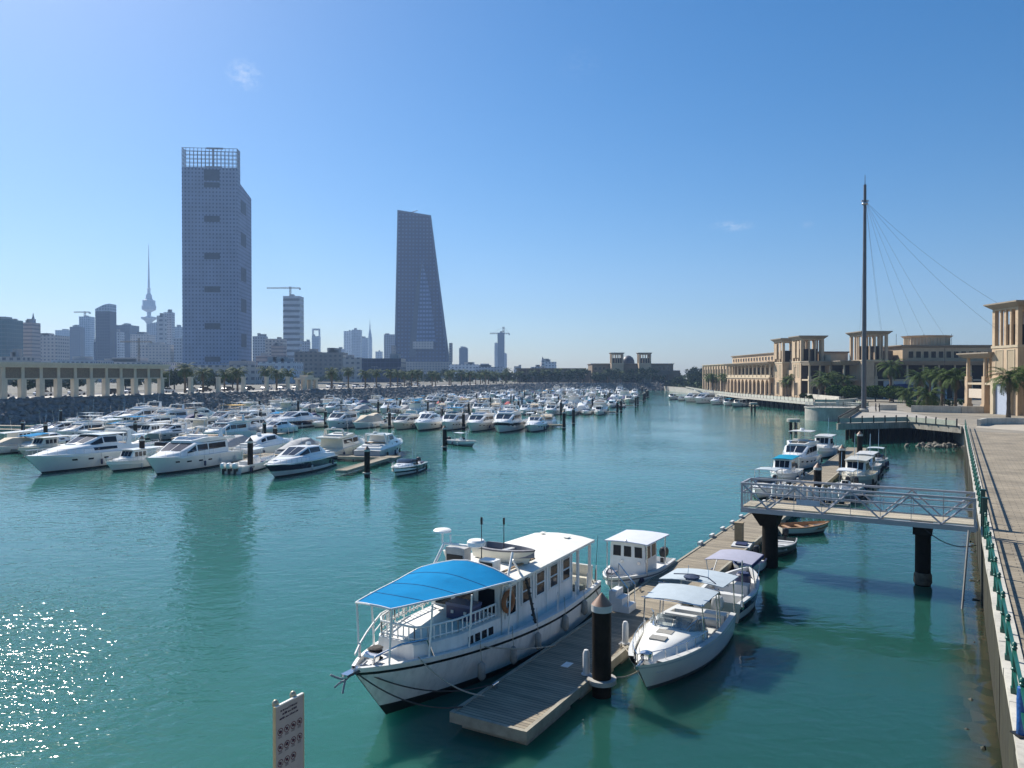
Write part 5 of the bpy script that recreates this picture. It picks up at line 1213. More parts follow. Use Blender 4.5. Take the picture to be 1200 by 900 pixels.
for k, (a, b_, d) in enumerate(((fr(5.6, 3.85, 1.05), fr(7.2, 2.2, .64), .25), (fr(5.4, 3.9, 1.0), fr(4.4, 2.6, .7), .35), (fr(10.5, 2.65, .9), fr(10.3, 2.15, .64), .06))):
    b = MB(); b.tube(sag(a, b_, d), .022, 5); tag(b.build('mooring_line', ROPE), ('pale mooring line from the bow of the open white motorboat to the pontoon cleat', 'pale mooring line sagging from the open white motorboat to the nearest pile', 'short mooring line amidships of the open white motorboat')[k], 'mooring line')

# ---- navy runabout
T4 = root_at('runabout', 'open runabout with navy hull, white bottom and lilac sunshade behind the white motorboat', 'motorboat', 16.3, 3.8, RZF)
h4 = Hull(5.6, 2.25, .98, .82, .78, .13, .84, 2.3, fl=.4)
h4.mesh((.10, .38), 18).build('hull', [WHITE, NAVY, CREAM, BOOT], T4, smooth=45, recalc=True)
h4.deck(.34, .16, .0, 16).build('deck', VINYL, T4, smooth=40)
o = plate(-1.1, 1.4, 1.0, .95, 2.02, 1.95, .025, .10, n=10).build('sunshade', LILACC, T4, smooth=60)
b = MB(); b.panel((1.41, -.95, 1.78), (1.41, .95, 1.78), (1.41, .95, 1.96), (1.41, -.95, 1.96), .01, .01); b.panel((1.4, -.98, 1.80), (-1.1, -1.02, 1.86), (-1.1, -1.02, 2.02), (1.4, -.98, 1.95), .01, .01) ; b.build('sunshade_valance', DBLUEC, o)
b = MB()
for sd_ in (-1, 1):
    b.cyl((-.3, sd_ * 1.0, .8), (-.9, sd_ * .98, 1.98), .025, None, 7); b.cyl((-.3, sd_ * 1.0, .8), (1.2, sd_ * .93, 1.94), .025, None, 7)
b.build('sunshade_frame', VINYL, T4)
b = MB(); b.box(-.5, 0, -.7, .7, .5, .95); b.box(-1.9, -1.5, -.8, .8, .5, .85); b.build('seat', VINYL, T4); b = MB(); b.lathe([(.3, .5), (.34, .6), (.34, .95), (.25, 1.05)], 14, 0, (1.3, -.1, 0)); b.build('round_seat', NAVYV, T4, smooth=40)
b = MB(); outboard(b, -2.95, 0, .75, .9); b.build('outboard_motor', [BLACKP, BLACKP], T4, smooth=40)

def skiff(label, s, t_, rz, L, B, hullm, inm, motor=True, thw=3):
    T = root_at('skiff', label, 'small boat', s, t_, rz); hh = Hull(L, B, .72, .52, .5, .12, .82, 2.2, fl=.35)
    hh.mesh((.07,), 14).build('hull', hullm, T, smooth=45, recalc=True); hh.deck(.30, .07, 0, 12, f1=.94).build('inside', inm, T)
    b = MB()
    for k in range(thw): x = -L * .3 + k * L * .25; b.box(x - .12, x + .12, -B * .38, B * .38, .38, .43)
    b.build('thwart', VINYL if motor else WOODHULL, T)
    if motor:
        b = MB(); outboard(b, -L / 2 - .15, 0, .55, .75); b.build('outboard_motor', [BLACKP, BLACKP], T, smooth=40)
    return T
skiff('small orange brown wooden dinghy floating under the footbridge beside the pier', 33.6, 3.9, RZF - .9, 3.6, 1.7, [WOODHULL, CREAM, BOOT], WOODHULL, False)
skiff('low dark skiff with black outboard motor right of the thick bridge pier', 27.2, 3.55, RZN, 4.3, 1.7, [VINYL, mat('grey_green_hull', (.10, .11, .09), .5, .2), BOOT], GREYC)
skiff('small white skiff with grey seat left of the thick bridge pier', 21.9, 3.1, RZN, 3.6, 1.5, [WHITE, WHITE, BOOT], NAVYV, True, 2)

# ---- furniture of the pontoon
t_ = thing('boarding_steps', 'white plastic boarding steps with handrails on the pontoon at the passenger boat stern', 'steps', tuple(fr(11.3, .75, .52)), DRZ)
for k in range(3):
    b = MB(); b.box(-.55 + .32 * k * .0, .35 - .0, -.5 + .0, .1, 0, .01); 
for k in range(3):
    b = MB(); b.box(-.6, .25 - .28 * k, -.4, .4, .27 * k + (.001 if k else 0), .27 * (k + 1)); b.build('step', mat('white_plastic', (.70, .71, .70), .5, .08, 2), t_)
b = MB()
for y in (-.38, .38): b.tube([(.2, y, .27), (.2, y, 1.0), (-.5, y, 1.75), (-.5, y, .8)], .022, 6)
b.build('handrail', STEEL, t_)
b = MB(); b.box(-.22, .22, -.2, .2, 0, 1.0); b.box(-.25, .25, -.23, .23, 1.0, 1.06); o = b.build('service_pedestal', mat('brown_timber_box', (.34, .26, .16), .8, .25, 4)); o.location = fr(26.8, 1.5, .525); o.rotation_euler = (0, 0, DRZ); tag(o, 'brown timber service box standing on the pontoon before the bridge pier', 'service box')
for s, t2, lab in ((4.35, 2.25, 'white fender post standing beside the nearest pile'), (7.6, 2.28, 'white fender post on the pontoon edge at the bow of the open motorboat')):
    b = MB(); b.lathe([(.10, 0), (.11, .1), (.11, .68), (.07, .78), (.02, .8)], 12); b.lathe([(.16, -.0), (.16, .03)], 12, 0); o = b.build('fender_post', VINYL, smooth=40); o.location = fr(s, t2 - .12, .54); tag(o, lab, 'post')
b = MB(); b.box(-.5, .5, -.35, .35, 0, .12); b.box(-.3, .3, -.2, .2, .12, .2, 1); o = b.build('deck_hatch_lid', [VINYL, NAVYV]); o.location = fr(25.3, 2.0, .53); o.rotation_euler = (R(8), 0, DRZ); tag(o, 'white lid with dark cushion lying on the pontoon beside the service box', 'lid')

# ---- sign in front of us
sg = thing('notice_sign', 'cream safety notice board with rows of round pictograms at the near quay', 'sign', (-3.45, 11.85, 2.8), 0)
a_, b_ = Vector((-.14, -.27, 0)), Vector((.14, .25, 0)); tdir = (b_ - a_).normalized(); nrm = Vector((tdir.y, -tdir.x, 0))
def sp_(u, z, o=0.0): return a_ + tdir * u + nrm * o + Vector((0, 0, z))
SWd = (b_ - a_).length; ZT = 2.16; ZB = .55
def sgbox(b, u0, u1, z0, z1, o0, o1, mi=None):
    b.frustum([sp_(u0, z0, o0), sp_(u1, z0, o0), sp_(u1, z0, o1), sp_(u0, z0, o1)], [sp_(u0, z1, o0), sp_(u1, z1, o0), sp_(u1, z1, o1), sp_(u0, z1, o1)], mi)
b = MB(); sgbox(b, 0, SWd, ZB, ZT, -.012, .012); pan = b.build('panel', mat('sign_panel_paint', (.36, .33, .30), .55, .1, 3), sg, recalc=True)
b = MB(); EDG = mat('brass_edge', (.55, .45, .24), .4, .2, 5)
sgbox(b, -.018, .0, ZB, ZT + .015, -.02, .016); sgbox(b, SWd, SWd + .012, ZB, ZT + .015, -.02, .016); b.build('edge_strip', EDG, sg, recalc=True)
b = MB(); sgbox(b, .001, SWd - .001, ZT, ZT + .02, -.022, .018); b.build('top_edge', mat('pale_edge', (.75, .73, .66), .5, .05), sg, recalc=True)
for u in (.06, SWd - .16):
    b = MB(); p = sp_(u, 0, -.055); b.cyl(p, p + Vector((0, 0, ZT + .03)), .04, None, 12); b.lathe([(.048, ZT + .0), (.05, ZT + .05), (.03, ZT + .085), (.005, ZT + .095)], 12, 0, (p.x, p.y, 0)); b.build('post', mat('sign_post_metal', (.45, .40, .28), .4, .2, 5, metal=.4), sg, smooth=40)
INK = mat('dark_sign_ink', (.035, .022, .045), .7, .1); RED = mat('maroon_sign_ink', (.10, .015, .025), .7, .1)
b = MB(); r_ = random.Random(11)
for row, (z, u0, u1) in enumerate(((2.06, .10, .46), (2.00, .14, .44), (1.94, .08, .48))):       # heading: illegible strokes
    u = u0
    while u < u1:
        w_ = r_.uniform(.012, .05); hgt = r_.uniform(.018, .034); sgbox(b, u, min(u + w_, u1), z, z + hgt, .0125, .0145); u += w_ + r_.uniform(.006, .016)
for row in range(5):
    z = .92 - row * .055; u = .26
    while u < .50:
        w_ = r_.uniform(.01, .035); sgbox(b, u, u + w_, z, z + r_.uniform(.012, .026), .0125, .0145); u += w_ + r_.uniform(.006, .012)
b.build('lettering', INK, sg, recalc=True)
def pict(u, z, r, k):
    c = MB(); n = 20
    for i in range(n):
        t0, t1 = 2 * math.pi * i / n, 2 * math.pi * (i + 1) / n
        q = [sp_(u + rr * math.cos(t), z + rr * math.sin(t), .0142) for rr, t in ((r, t0), (r, t1), (r * .8, t1), (r * .8, t0))]; c.add(q, [(0, 1, 2, 3)])
    c.add([sp_(u - .62 * r, z + .75 * r, .0148), sp_(u - .75 * r, z + .62 * r, .0148), sp_(u + .62 * r, z - .75 * r, .0148), sp_(u + .75 * r, z - .62 * r, .0148)], [(0, 1, 2, 3)])
    rr_ = random.Random(k)                                   # a small dark figure inside the ring
    pts = [sp_(u + r * .66 * math.cos(t) * rr_.uniform(.5, 1.1), z + r * .55 * math.sin(t) * rr_.uniform(.6, 1.1), .0136) for t in [i * math.pi / 4 for i in range(8)]]
    c.add(pts, [tuple(range(8))], 1)
    for row in range(2): c.add([sp_(u - r * .7, z - r * (1.25 + .3 * row), .0136), sp_(u + r * .6, z - r * (1.25 + .3 * row), .0136), sp_(u + r * .6, z - r * (1.13 + .3 * row), .0136), sp_(u - r * .7, z - r * (1.13 + .3 * row), .0136)], [(0, 1, 2, 3)], 1)
    c.build('pictogram', [RED, INK], sg)
k = 0
for row, z in enumerate((1.76, 1.52, 1.28)):
    for col in range(4 if row < 2 else 3):
        pict(.095 + col * .135, z, .058, k); k += 1
# ================================================================ PROMENADE BUILDINGS ON THE RIGHT
STONE = mat('tan_sandstone', (.54, .40, .26), .85, .20, .25, bump=.15, bscale=2, streak=.22)
STONEL = mat('pale_sandstone_trim', (.55, .45, .31), .8, .12, .5, streak=.08)
CORN = mat('grey_cornice', (.29, .24, .18), .8, .15, .5)
SHADE = mat('painted_deep_shade', (.055, .04, .028), .9, .25, .5)  # dark brown stands in for deep shade under verandahs and in openings
GLZ = mat('dark_window_glass', (.02, .022, .025), .12, 0)
class Bld:
    def __init__(s, name, label, cat, loc, group=None):
        s.loc = Vector(loc); s.root = thing(name, label, cat, loc, 0, group)
    def part(s, mb, name, m, parent=None, smooth=None, recalc=False):
        o = mb.build(name, m, None, smooth, recalc); o.parent = parent or s.root
        if parent is None: o.matrix_parent_inverse = Matrix.Translation(-s.loc)
        return o
G = 2.806
def bx(*a): b = MB(); b.box(*a); return b
def cornice(b, x0, x1, y0, y1, z0, z1, ov):
    b.frustum([(x0, y0, z0), (x1, y0, z0), (x1, y1, z0), (x0, y1, z0)], [(x0 - ov, y0 - ov, z1 - .25), (x1 + ov, y0 - ov, z1 - .25), (x1 + ov, y1 + ov, z1 - .25), (x0 - ov, y1 + ov, z1 - .25)])
    b.box(x0 - ov - .05, x1 + ov + .05, y0 - ov - .05, y1 + ov + .05, z1 - .248, z1)
def wind_tower(B, x0, x1, y0, y1, z0, zs, z1, nx, ny, ov=.9, pier=.9, name='tower'):
    b = MB(); b.box(x0, x1, y0, y1, z0, zs); base_ = B.part(b, name, STONE)
    b = MB()
    for xa in (x0, x1 - pier):
        for ya in (y0, y1 - pier): b.box(xa + .02, xa + pier - .02, ya + .02, ya + pier - .02, zs, z1 - 1.0)
    wx, wy = (x1 - x0 - 2 * pier), (y1 - y0 - 2 * pier)
    for k in range(1, nx):
        x = x0 + pier + wx * k / nx
        for ya in (y0 + .1, y1 - .5): b.box(x - .22, x + .22, ya, ya + .42, zs, z1 - 1.0)
    for k in range(1, ny):
        y = y0 + pier + wy * k / ny
        for xa in (x0 + .1, x1 - .5): b.box(xa, xa + .42, y - .22, y + .22, zs, z1 - 1.0)
    b.box(x0 + .05, x1 - .05, y0 + .05, y1 - .05, z1 - 1.0, z1 - .7)
    B.part(b, 'wind_slot_pier', STONE)
    b = MB(); xm, ym = (x0 + x1) / 2, (y0 + y1) / 2
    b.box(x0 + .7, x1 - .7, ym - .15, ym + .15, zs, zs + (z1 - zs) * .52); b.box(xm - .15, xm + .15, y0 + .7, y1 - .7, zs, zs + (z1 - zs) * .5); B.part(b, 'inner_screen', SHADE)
    b = MB(); b.box(x0 - .12, x1 + .12, y0 - .12, y1 + .12, zs - .35, zs + .1); B.part(b, 'string_course', STONEL)
    b = MB(); cornice(b, x0, x1, y0, y1, z1 - .7, z1 + .35, ov); B.part(b, 'cornice', CORN)
def arch_bays(b, axis, c, a0, a1, n, z0, zs, zt, th=.6, pw=.9, mi=None):   # arcade wall with round-headed openings
    w_ = (a1 - a0) / n
    def P(u, z, d): return (c + d, u, z) if axis == 'y' else (u, c + d, z)
    def slab(poly):                        # polygon in (u, z) extruded by th
        f = [P(u, z, 0) for u, z in poly]; k = [P(u, z, th) for u, z in poly]; b.frustum(f, k, mi)
    for i in range(n):
        u0, u1 = a0 + i * w_, a0 + (i + 1) * w_; r = (w_ - pw) / 2; um = (u0 + u1) / 2
        slab([(u0, z0), (u0 + pw / 2, z0), (u0 + pw / 2, zs), (u0, zs)]); slab([(u1 - pw / 2, z0), (u1, z0), (u1, zs), (u1 - pw / 2, zs)])
        rr = min(r, zt - zs - .2); m = 8
        for k in range(m):
            t0, t1 = math.pi * k / m, math.pi * (k + 1) / m
            ua, ub = um - r * math.cos(t0), um - r * math.cos(t1); za, zb_ = zs + rr * math.sin(t0), zs + rr * math.sin(t1)
            slab([(ua, za), (ub, zb_), (ub, zt), (ua, zt)])
        slab([(u0, zs), (u0 + pw / 2, zs), (u0 + pw / 2, zt), (u0, zt)]); slab([(u1 - pw / 2, zs), (u1, zs), (u1, zt), (u1 - pw / 2, zt)])
def windows_x(B, parent, x, ys, z0, z1, w_, m=None):       # recessed dark windows on a wall facing -x, each with a pale frame
    for y in ys:
        f = MB(); f.box(x - .10, x - .002, y - w_ / 2 - .15, y - w_ / 2, z0 - .15, z1 + .15); f.box(x - .10, x - .002, y + w_ / 2, y + w_ / 2 + .15, z0 - .15, z1 + .15); f.box(x - .14, x - .002, y - w_ / 2, y + w_ / 2, z0 - .15, z0); f.box(x - .10, x - .002, y - w_ / 2, y + w_ / 2, z1, z1 + .15)
        f.box(x - .03, x - .004, y - w_ / 2, y + w_ / 2, z0, z1, 1); B.part(f, 'window', [STONEL, m or GLZ])
def windows_y(B, parent, y, xs, z0, z1, w_, m=None):
    for x in xs:
        f = MB(); f.box(x - w_ / 2 - .15, x - w_ / 2, y - .10, y - .002, z0 - .15, z1 + .15); f.box(x + w_ / 2, x + w_ / 2 + .15, y - .10, y - .002, z0 - .15, z1 + .15); f.box(x - w_ / 2, x + w_ / 2, y - .14, y - .002, z0 - .15, z0); f.box(x - w_ / 2, x + w_ / 2, y - .10, y - .002, z1, z1 + .15)
        f.box(x - w_ / 2, x + w_ / 2, y - .03, y - .004, z0, z1, 1); B.part(f, 'window', [STONEL, m or GLZ])
# far low wing
B = Bld('arcade_wing', 'far low sandstone wing with two rows of windows at the end of the arcaded building', 'building', (95.5, 332, G))
B.part(bx(95.5, 125, 331, 383, G, 14.4), 'wall', STONE)
b = MB(); cornice(b, 95.5, 125, 331, 383, 14.4, 15.2, .5); B.part(b, 'cornice', STONEL)
for k in range(12): y = 331.4 + k * 4.65; b = MB(); b.box(95.0, 95.49, y - .5, y + .5, G, 14.38); B.part(b, 'pilaster', STONE)
B.part(bx(95.2, 95.48, 331.9, 382.5, 8.3, 8.9), 'string_course', STONEL)
ys = [333.7 + k * 4.65 for k in range(11)]
windows_x(B, None, 95.5, ys, 3.4, 7.4, 2.4, SHADE); windows_x(B, None, 95.5, ys, 9.8, 12.9, 2.2)
# verandah wing
B = Bld('arcade_wing', 'sandstone wing with ground arches and an upper verandah of slender columns', 'building', (93, 276, G))
B.part(bx(97.5, 125, 276, 330.9, G, 14.2), 'wall', STONE)
b = MB(); arch_bays(b, 'y', 92.6, 276.5, 330.5, 11, G, 6.6, 8.9, .7, 1.1); B.part(b, 'arcade', STONE)
B.part(bx(92.3, 97.48, 276.3, 330.7, 8.92, 9.3), 'upper_floor', STONEL)
for k in range(12):
    b = MB(); y = 276.5 + k * 54 / 11; b.box(92.55, 93.35, y - .45, y + .45, 9.32, 10.1); b.cyl((92.95, y, 10.1), (92.95, y, 13.7), .32, .28, 10); b.box(92.5, 93.4, y - .42, y + .42, 13.7, 13.98)
    B.part(b, 'column', STONEL, smooth=40)
for k in range(11):
    b = MB(); y = 276.5 + k * 54 / 11; b.box(92.75, 92.95, y + .5, y + 4.4, 9.32, 10.2); B.part(b, 'balustrade', STONEL)
b = MB(); cornice(b, 92.6, 125, 276.2, 330.8, 14.0, 15.0, 1.1); B.part(b, 'verandah_roof', CORN)
windows_x(B, None, 97.5, [279 + k * 4.91 for k in range(11)], 10.2, 13.0, 2.4, SHADE); windows_x(B, None, 97.5, [279 + k * 4.91 for k in range(11)], 3.2, 7.2, 2.8, SHADE)
B.part(bx(99, 122, 279, 345, 15.02, 18.0), 'attic', STONE); b = MB(); cornice(b, 99, 122, 279, 345, 18.0, 18.7, .6); B.part(b, 'attic_cornice', CORN)
windows_x(B, None, 99, [281.5 + k * 3.6 for k in range(18)], 15.9, 17.2, 1.6)
# twin wind tower gatehouse
B = Bld('gatehouse', 'sandstone gatehouse with twin square wind towers and an arched doorway', 'building', (94, 250, G))
b = MB(); b.box(96.5, 112, 258.02, 266.98, 9.6, 15.5); arch_bays(b, 'y', 95.6, 258.02, 266.98, 1, G, 7.2, 11.8, .8, 2.0); b.box(96.52, 112, 266.0, 266.97, G, 9.58); B.part(b, 'gate_wall', STONE)
wind_tower(B, 94, 103, 267, 275.9, G, 14.6, 22.6, 3, 3); wind_tower(B, 94, 101.6, 250, 258, G, 14.6, 22.6, 3, 3)
windows_x(B, None, 94, [252.3, 255.7, 269.4, 273.5], 9.6, 13.6, 1.7, mat('stone_screen', (.40, .32, .21), .9, .3, 6)); windows_x(B, None, 94, [254, 271.4], 3.4, 7.6, 2.6, SHADE)
b = MB()
for y in (252.3, 255.7, 269.4, 273.5):
    b.box(93.86, 93.99, y - .9, y + .9, 15.8, 21.2)
B.part(b, 'tower_panel', STONE)
B.part(bx(101.7, 106, 251, 257, 14.2, 17.2), 'roof_house', STONE)
# court wing facing us
B = Bld('court_wing', 'long sandstone wing behind the court with deep dark verandah and square attic windows', 'building', (101.7, 238, G))
B.part(bx(101.7, 168, 244, 262, G, 13.6), 'wall', STONE)
B.part(bx(101.7, 168, 243.7, 243.98, G, 13.5), 'verandah_shade_sheet', SHADE)  # dark sheet before the stone wall, painted as verandah shade
B.part(bx(101.7, 168, 237.6, 243.68, 8.3, 8.8), 'upper_floor', STONEL)
for k in range(14):
    x = 103 + k * 4.9; b = MB()
    if 106.5 < x < 111: continue
    b.box(x - .5, x + .5, 237.8, 238.8, G, 8.28); b.box(x - .45, x + .45, 237.8, 238.7, 8.82, 9.8); b.cyl((x, 238.25, 9.8), (x, 238.25, 13.2), .33, .3, 10)
    B.part(b, 'column', STONEL, smooth=40)
b = MB(); arch_bays(b, 'x', 238.0, 115.2, 134.8, 4, G, 5.6, 8.28, .4, .9); B.part(b, 'arcade', mat('pale_blue_arcade_paint', (.40, .45, .50), .7, .1, 1))
b = MB(); cornice(b, 101.9, 168, 237.2, 262, 13.2, 14.6, .9); B.part(b, 'verandah_roof', CORN)
B.part(bx(122, 168, 240, 260, 14.62, 18.6), 'attic', STONE); b = MB(); cornice(b, 122, 168, 240, 260, 18.6, 19.5, .9); B.part(b, 'attic_cornice', CORN)
windows_y(B, None, 240, [124.6 + k * 2.45 * .96 for k in range(17)], 15.5, 17.5, 1.5, SHADE)
oc = [(136 + 7 * math.cos(R(22.5 + 45 * k)), 252 + 6 * math.sin(R(22.5 + 45 * k))) for k in range(8)]
b = MB(); b.prism(oc, 19.5, 22.2); b.frustum([(x, y, 22.2) for x, y in oc], [(136 + (x - 136) * 1.14, 252 + (y - 252) * 1.14, 22.9) for x, y in oc])
B.part(b, 'lantern', [STONE]); b = MB()
for k in range(8):
    a = Vector((*oc[k], 0)); c = Vector((*oc[(k + 1) % 8], 0))
    for f in (.2, .4, .6, .8): p = a.lerp(c, f); n_ = Vector((p.x - 136, p.y - 252, 0)).normalized(); b.cyl(p + n_ * .12 + Vector((0, 0, 19.8)), p + n_ * .12 + Vector((0, 0, 22)), .16, None, 6)
B.part(b, 'lantern_column', STONEL)
B.part(bx(107, 110.6, 234.5, 243.6, G, 14.0), 'tower_base', STONE); wind_tower(B, 107, 114.8, 234.5, 243.6, 14.0, 14.7, 23.2, 4, 3, .9, .8)
B.part(bx(115, 121, 244, 252, 14.62, 17.8), 'roof_house', mat('dark_plant_room', (.16, .13, .10), .9, .2, .5))
B.part(bx(102, 106.5, 246, 258, 14.62, 16.6), 'roof_house', STONEL)
b = MB()
for k in range(3): b.cyl((125 + 9 * k, 250, 19.5), (125 + 9 * k, 250, 23.5), .06, None, 5)
B.part(b, 'mast', BLACKP)
b = MB(); cornice(b, 94.4, 101.85, 243.6, 249.9, 13.2, 14.6, .5); B.part(b, 'side_verandah_roof', CORN)
B.part(bx(94.2, 101.65, 249.7, 249.95, G, 13.18), 'side_verandah_shade_sheet', SHADE); B.part(bx(94.2, 101.6, 244, 249.65, 8.3, 8.8), 'side_verandah_floor', STONEL)  # dark sheet on the tower front has the shade in its colour
b = MB()
for x in (94.7, 98, 101.2): b.box(x - .4, x + .4, 244, 244.8, G, 8.28); b.box(x - .4, x + .4, 244, 244.8, 8.82, 9.8); b.cyl((x, 244.4, 9.8), (x, 244.4, 13.2), .33, .3, 10)
B.part(b, 'side_column', STONEL, smooth=40)
b = MB(); arch_bays(b, 'x', 244.2, 95.1, 100.8, 2, G, 5.6, 8.28, .4, .9); B.part(b, 'side_arcade', STONEL)
b = MB(); b.grid([[(116 + k * 1.2, 237.4 - .2, 6.6 + .8 * math.sin(math.pi * k / 8)) for k in range(9)], [(116 + k * 1.2, 235.2, 5.6) for k in range(9)]]); B.part(b, 'shop_awning', DBLUEC)
# near tower block
B = Bld('tower_block', 'nearest sandstone block with a tall slotted wind tower at the right edge', 'building', (90, 129, G))
wind_tower(B, 90.2, 98, 137, 144.4, G, 15.4, 23.0, 4, 4, 1.0, .8)
B.part(bx(92.0, 118, 126, 137, G, 15.3), 'wall', STONE)
b = MB(); b.box(92.6, 112, 127, 136.9, 15.32, 22.2); B.part(b, 'upper_wall', STONE); b = MB(); cornice(b, 91.8, 114, 126.4, 137.5, 22.3, 23.2, 1.0); B.part(b, 'cornice', CORN)
windows_x(B, None, 90.2, [138.9, 142.2], 10.6, 14.6, 1.9, MATS['stone_screen']); 
b = MB(); b.box(90.05, 90.18, 139.0, 143.0, G, 8.4); B.part(b, 'blue_door', mat('pale_blue_shutter', (.42, .47, .56), .5, .1))
b = MB(); b.box(89.6, 90.19, 138.2, 139.0, G, 8.6); b.box(89.6, 90.19, 143.0, 143.9, G, 8.6); b.box(89.6, 90.19, 138.2, 143.9, 8.61, 9.4); B.part(b, 'door_surround', STONEL)
windows_x(B, None, 92.0, [128.5, 132.3], 10.4, 14.2, 2.2, MATS['pale_blue_shutter'])
b = MB(); b.prism([(88.6, 127), (92, 127), (92, 136), (88.6, 136)], 9.2, 9.6); B.part(b, 'canopy', STONEL)
# porch beside it
for px_, py_ in ((90.6, 147), (90.6, 152.5), (95, 147), (95, 152.5)):
    b = MB(); b.box(px_ - .6, px_ + .6, py_ - .6, py_ + .6, G, G + 1.6); b.box(px_ - .45, px_ + .45, py_ - .45, py_ + .45, G + 1.6, 9.8); b.cyl((px_, py_, 9.8), (px_, py_, 13.4), .36, .32, 12); B.part(b, 'porch_column', STONE, smooth=40)
b = MB(); cornice(b, 89.9, 96, 144.6, 153.2, 13.4, 14.4, .8); B.part(b, 'porch_roof', CORN)
B.part(bx(90.2, 96, 144.9, 153, 8.2, 8.6), 'porch_floor', STONEL); B.part(bx(90.3, 90.5, 147.7, 151.8, 5.6, 7.4), 'panel', mat('beige_panel', (.62, .53, .42), .7, .1))

# ---------------------------------------------------------------- tall mast with wires
MX = atd(1012.5, 150)
tm = thing('flag_mast', 'very tall dark mast with guy wires beside the triangular pier', 'mast', (MX.x, MX.y, 2.84))
b = MB(); b.cyl((0, 0, 0), (0, 0, 44.3), .48, .26, 18); b.cyl((0, 0, 44.3), (0, 0, 46.2), .08, .05, 6); b.build('pole', mat('mast_paint', (.10, .10, .11), .45, .2, 1), tm, smooth=50)
b = MB(); b.lathe([(.9, 0), (.9, .5), (.7, .7)], 18); b.build('base', CONC, tm, smooth=40)
b = MB(); b.box(-.7, .7, -.12, .12, 36.8 + 4.2, 41.3); b.lathe([(.5, 40.4), (.6, 40.6), (.5, 40.8)], 14); b.build('yoke', GREYM, tm)
WIRE = mat('guy_wire', (.16, .17, .20), .5, .1)
for tx, ty, tz in ((93, 140, 20.6), (91, 142, 17.5), (124, 238, 19.0), (140, 239, 14.6), (132, 238, 14.6), (116, 238, 14.4), (113.5, 236, 22), (104, 232, 3)):
    b = MB(); b.tube(sag((.2, 0, 41.0), Vector((tx, ty, tz)) - Vector((MX.x, MX.y, 2.84)), 1.6, 10), .019, 5); b.build('guy_wire', WIRE, tm)

# ---------------------------------------------------------------- plants
LEAFG = mat('palm_leaf', (.065, .105, .020), .7, .35, 1.2, spec=.15); LEAFY = mat('dry_palm_leaf', (.17, .125, .05), .8, .3, 2)
TRUNK = mat('palm_trunk', (.135, .095, .06), .95, .4, 5, bump=.6)
LEAFD = mat('tree_leaf', (.042, .068, .020), .8, .4, .8, spec=.12); LEAFB = mat('hedge_leaf', (.048, .092, .014), .8, .4, 3, spec=.12); BARK = mat('bark', (.10, .075, .055), .95, .3, 4, bump=.5)
def palm_mesh(seed, th, cr, nf=38, seg=9):
    r = random.Random(seed); t = MB(); rows = []
    for k in range(9):
        z = th * k / 8; rr = .30 - .08 * k / 8 + (.05 if k % 2 else 0) + (.12 if k == 8 else 0) + (.10 if k == 0 else 0); rows.append((rr, z))
    t.lathe(rows, 9)
    c = MB(); d = MB()
    for i in range(nf + 10):
        dead = i >= nf; a = i * 2.399 + r.uniform(-.2, .2); el = r.uniform(-.15, 1.25) if not dead else r.uniform(-1.1, -.5); L = cr * r.uniform(.85, 1.12) * (1 if not dead else .62)
        ca, sa = math.cos(a), math.sin(a); p = Vector((ca * .12, sa * .12, th)); e = el; pts = [p.copy()]
        for k in range(seg):
            p = p + Vector((ca * math.cos(e), sa * math.cos(e), math.sin(e))) * (L / seg); e -= (.13 + .11 * k / seg + .04 * (el < .3)) * (1.15 if not dead else .6); pts.append(p.copy())
        sv = Vector((-sa, ca, 0)); m = d if dead else c
        for k in range(seg):
            p0, p1 = pts[k], pts[k + 1]; ax = (p1 - p0).normalized(); wl = L * .17 * math.sin(math.pi * min(1, (k + .9) / (seg + .4))) + .05
            for q in (0, .5):
                b0 = p0.lerp(p1, q); b1 = p0.lerp(p1, q + .30)
                for sg in (-1, 1):
                    tip = b0 + ax * wl * .75 + sv * sg * wl + Vector((0, 0, -wl * r.uniform(.25, .6)))
                    m.add([b0, b1, tip + ax * .05, tip], [(0, 1, 2, 3)])
            m.add([p0 - sv * .035, p0 + sv * .035, p1 + sv * .03, p1 - sv * .03], [(0, 1, 2, 3)])
    return t, c, d
def palm_proto(seed, th, cr, label):
    o = thing('palm_tree', label, 'palm tree'); t, c, d = palm_mesh(seed, th, cr)
    t.build('trunk', TRUNK, o, smooth=60); c.build('crown', LEAFG, o); d.build('dry_fronds', LEAFY, o); return freeze(o)
PP = [palm_proto(s, th, cr, 'palm') for s, th, cr in ((1, 5.6, 3.7), (2, 6.4, 3.4), (3, 4.4, 3.5), (4, 2.4, 3.2))]
GP = 'palms on the promenade'
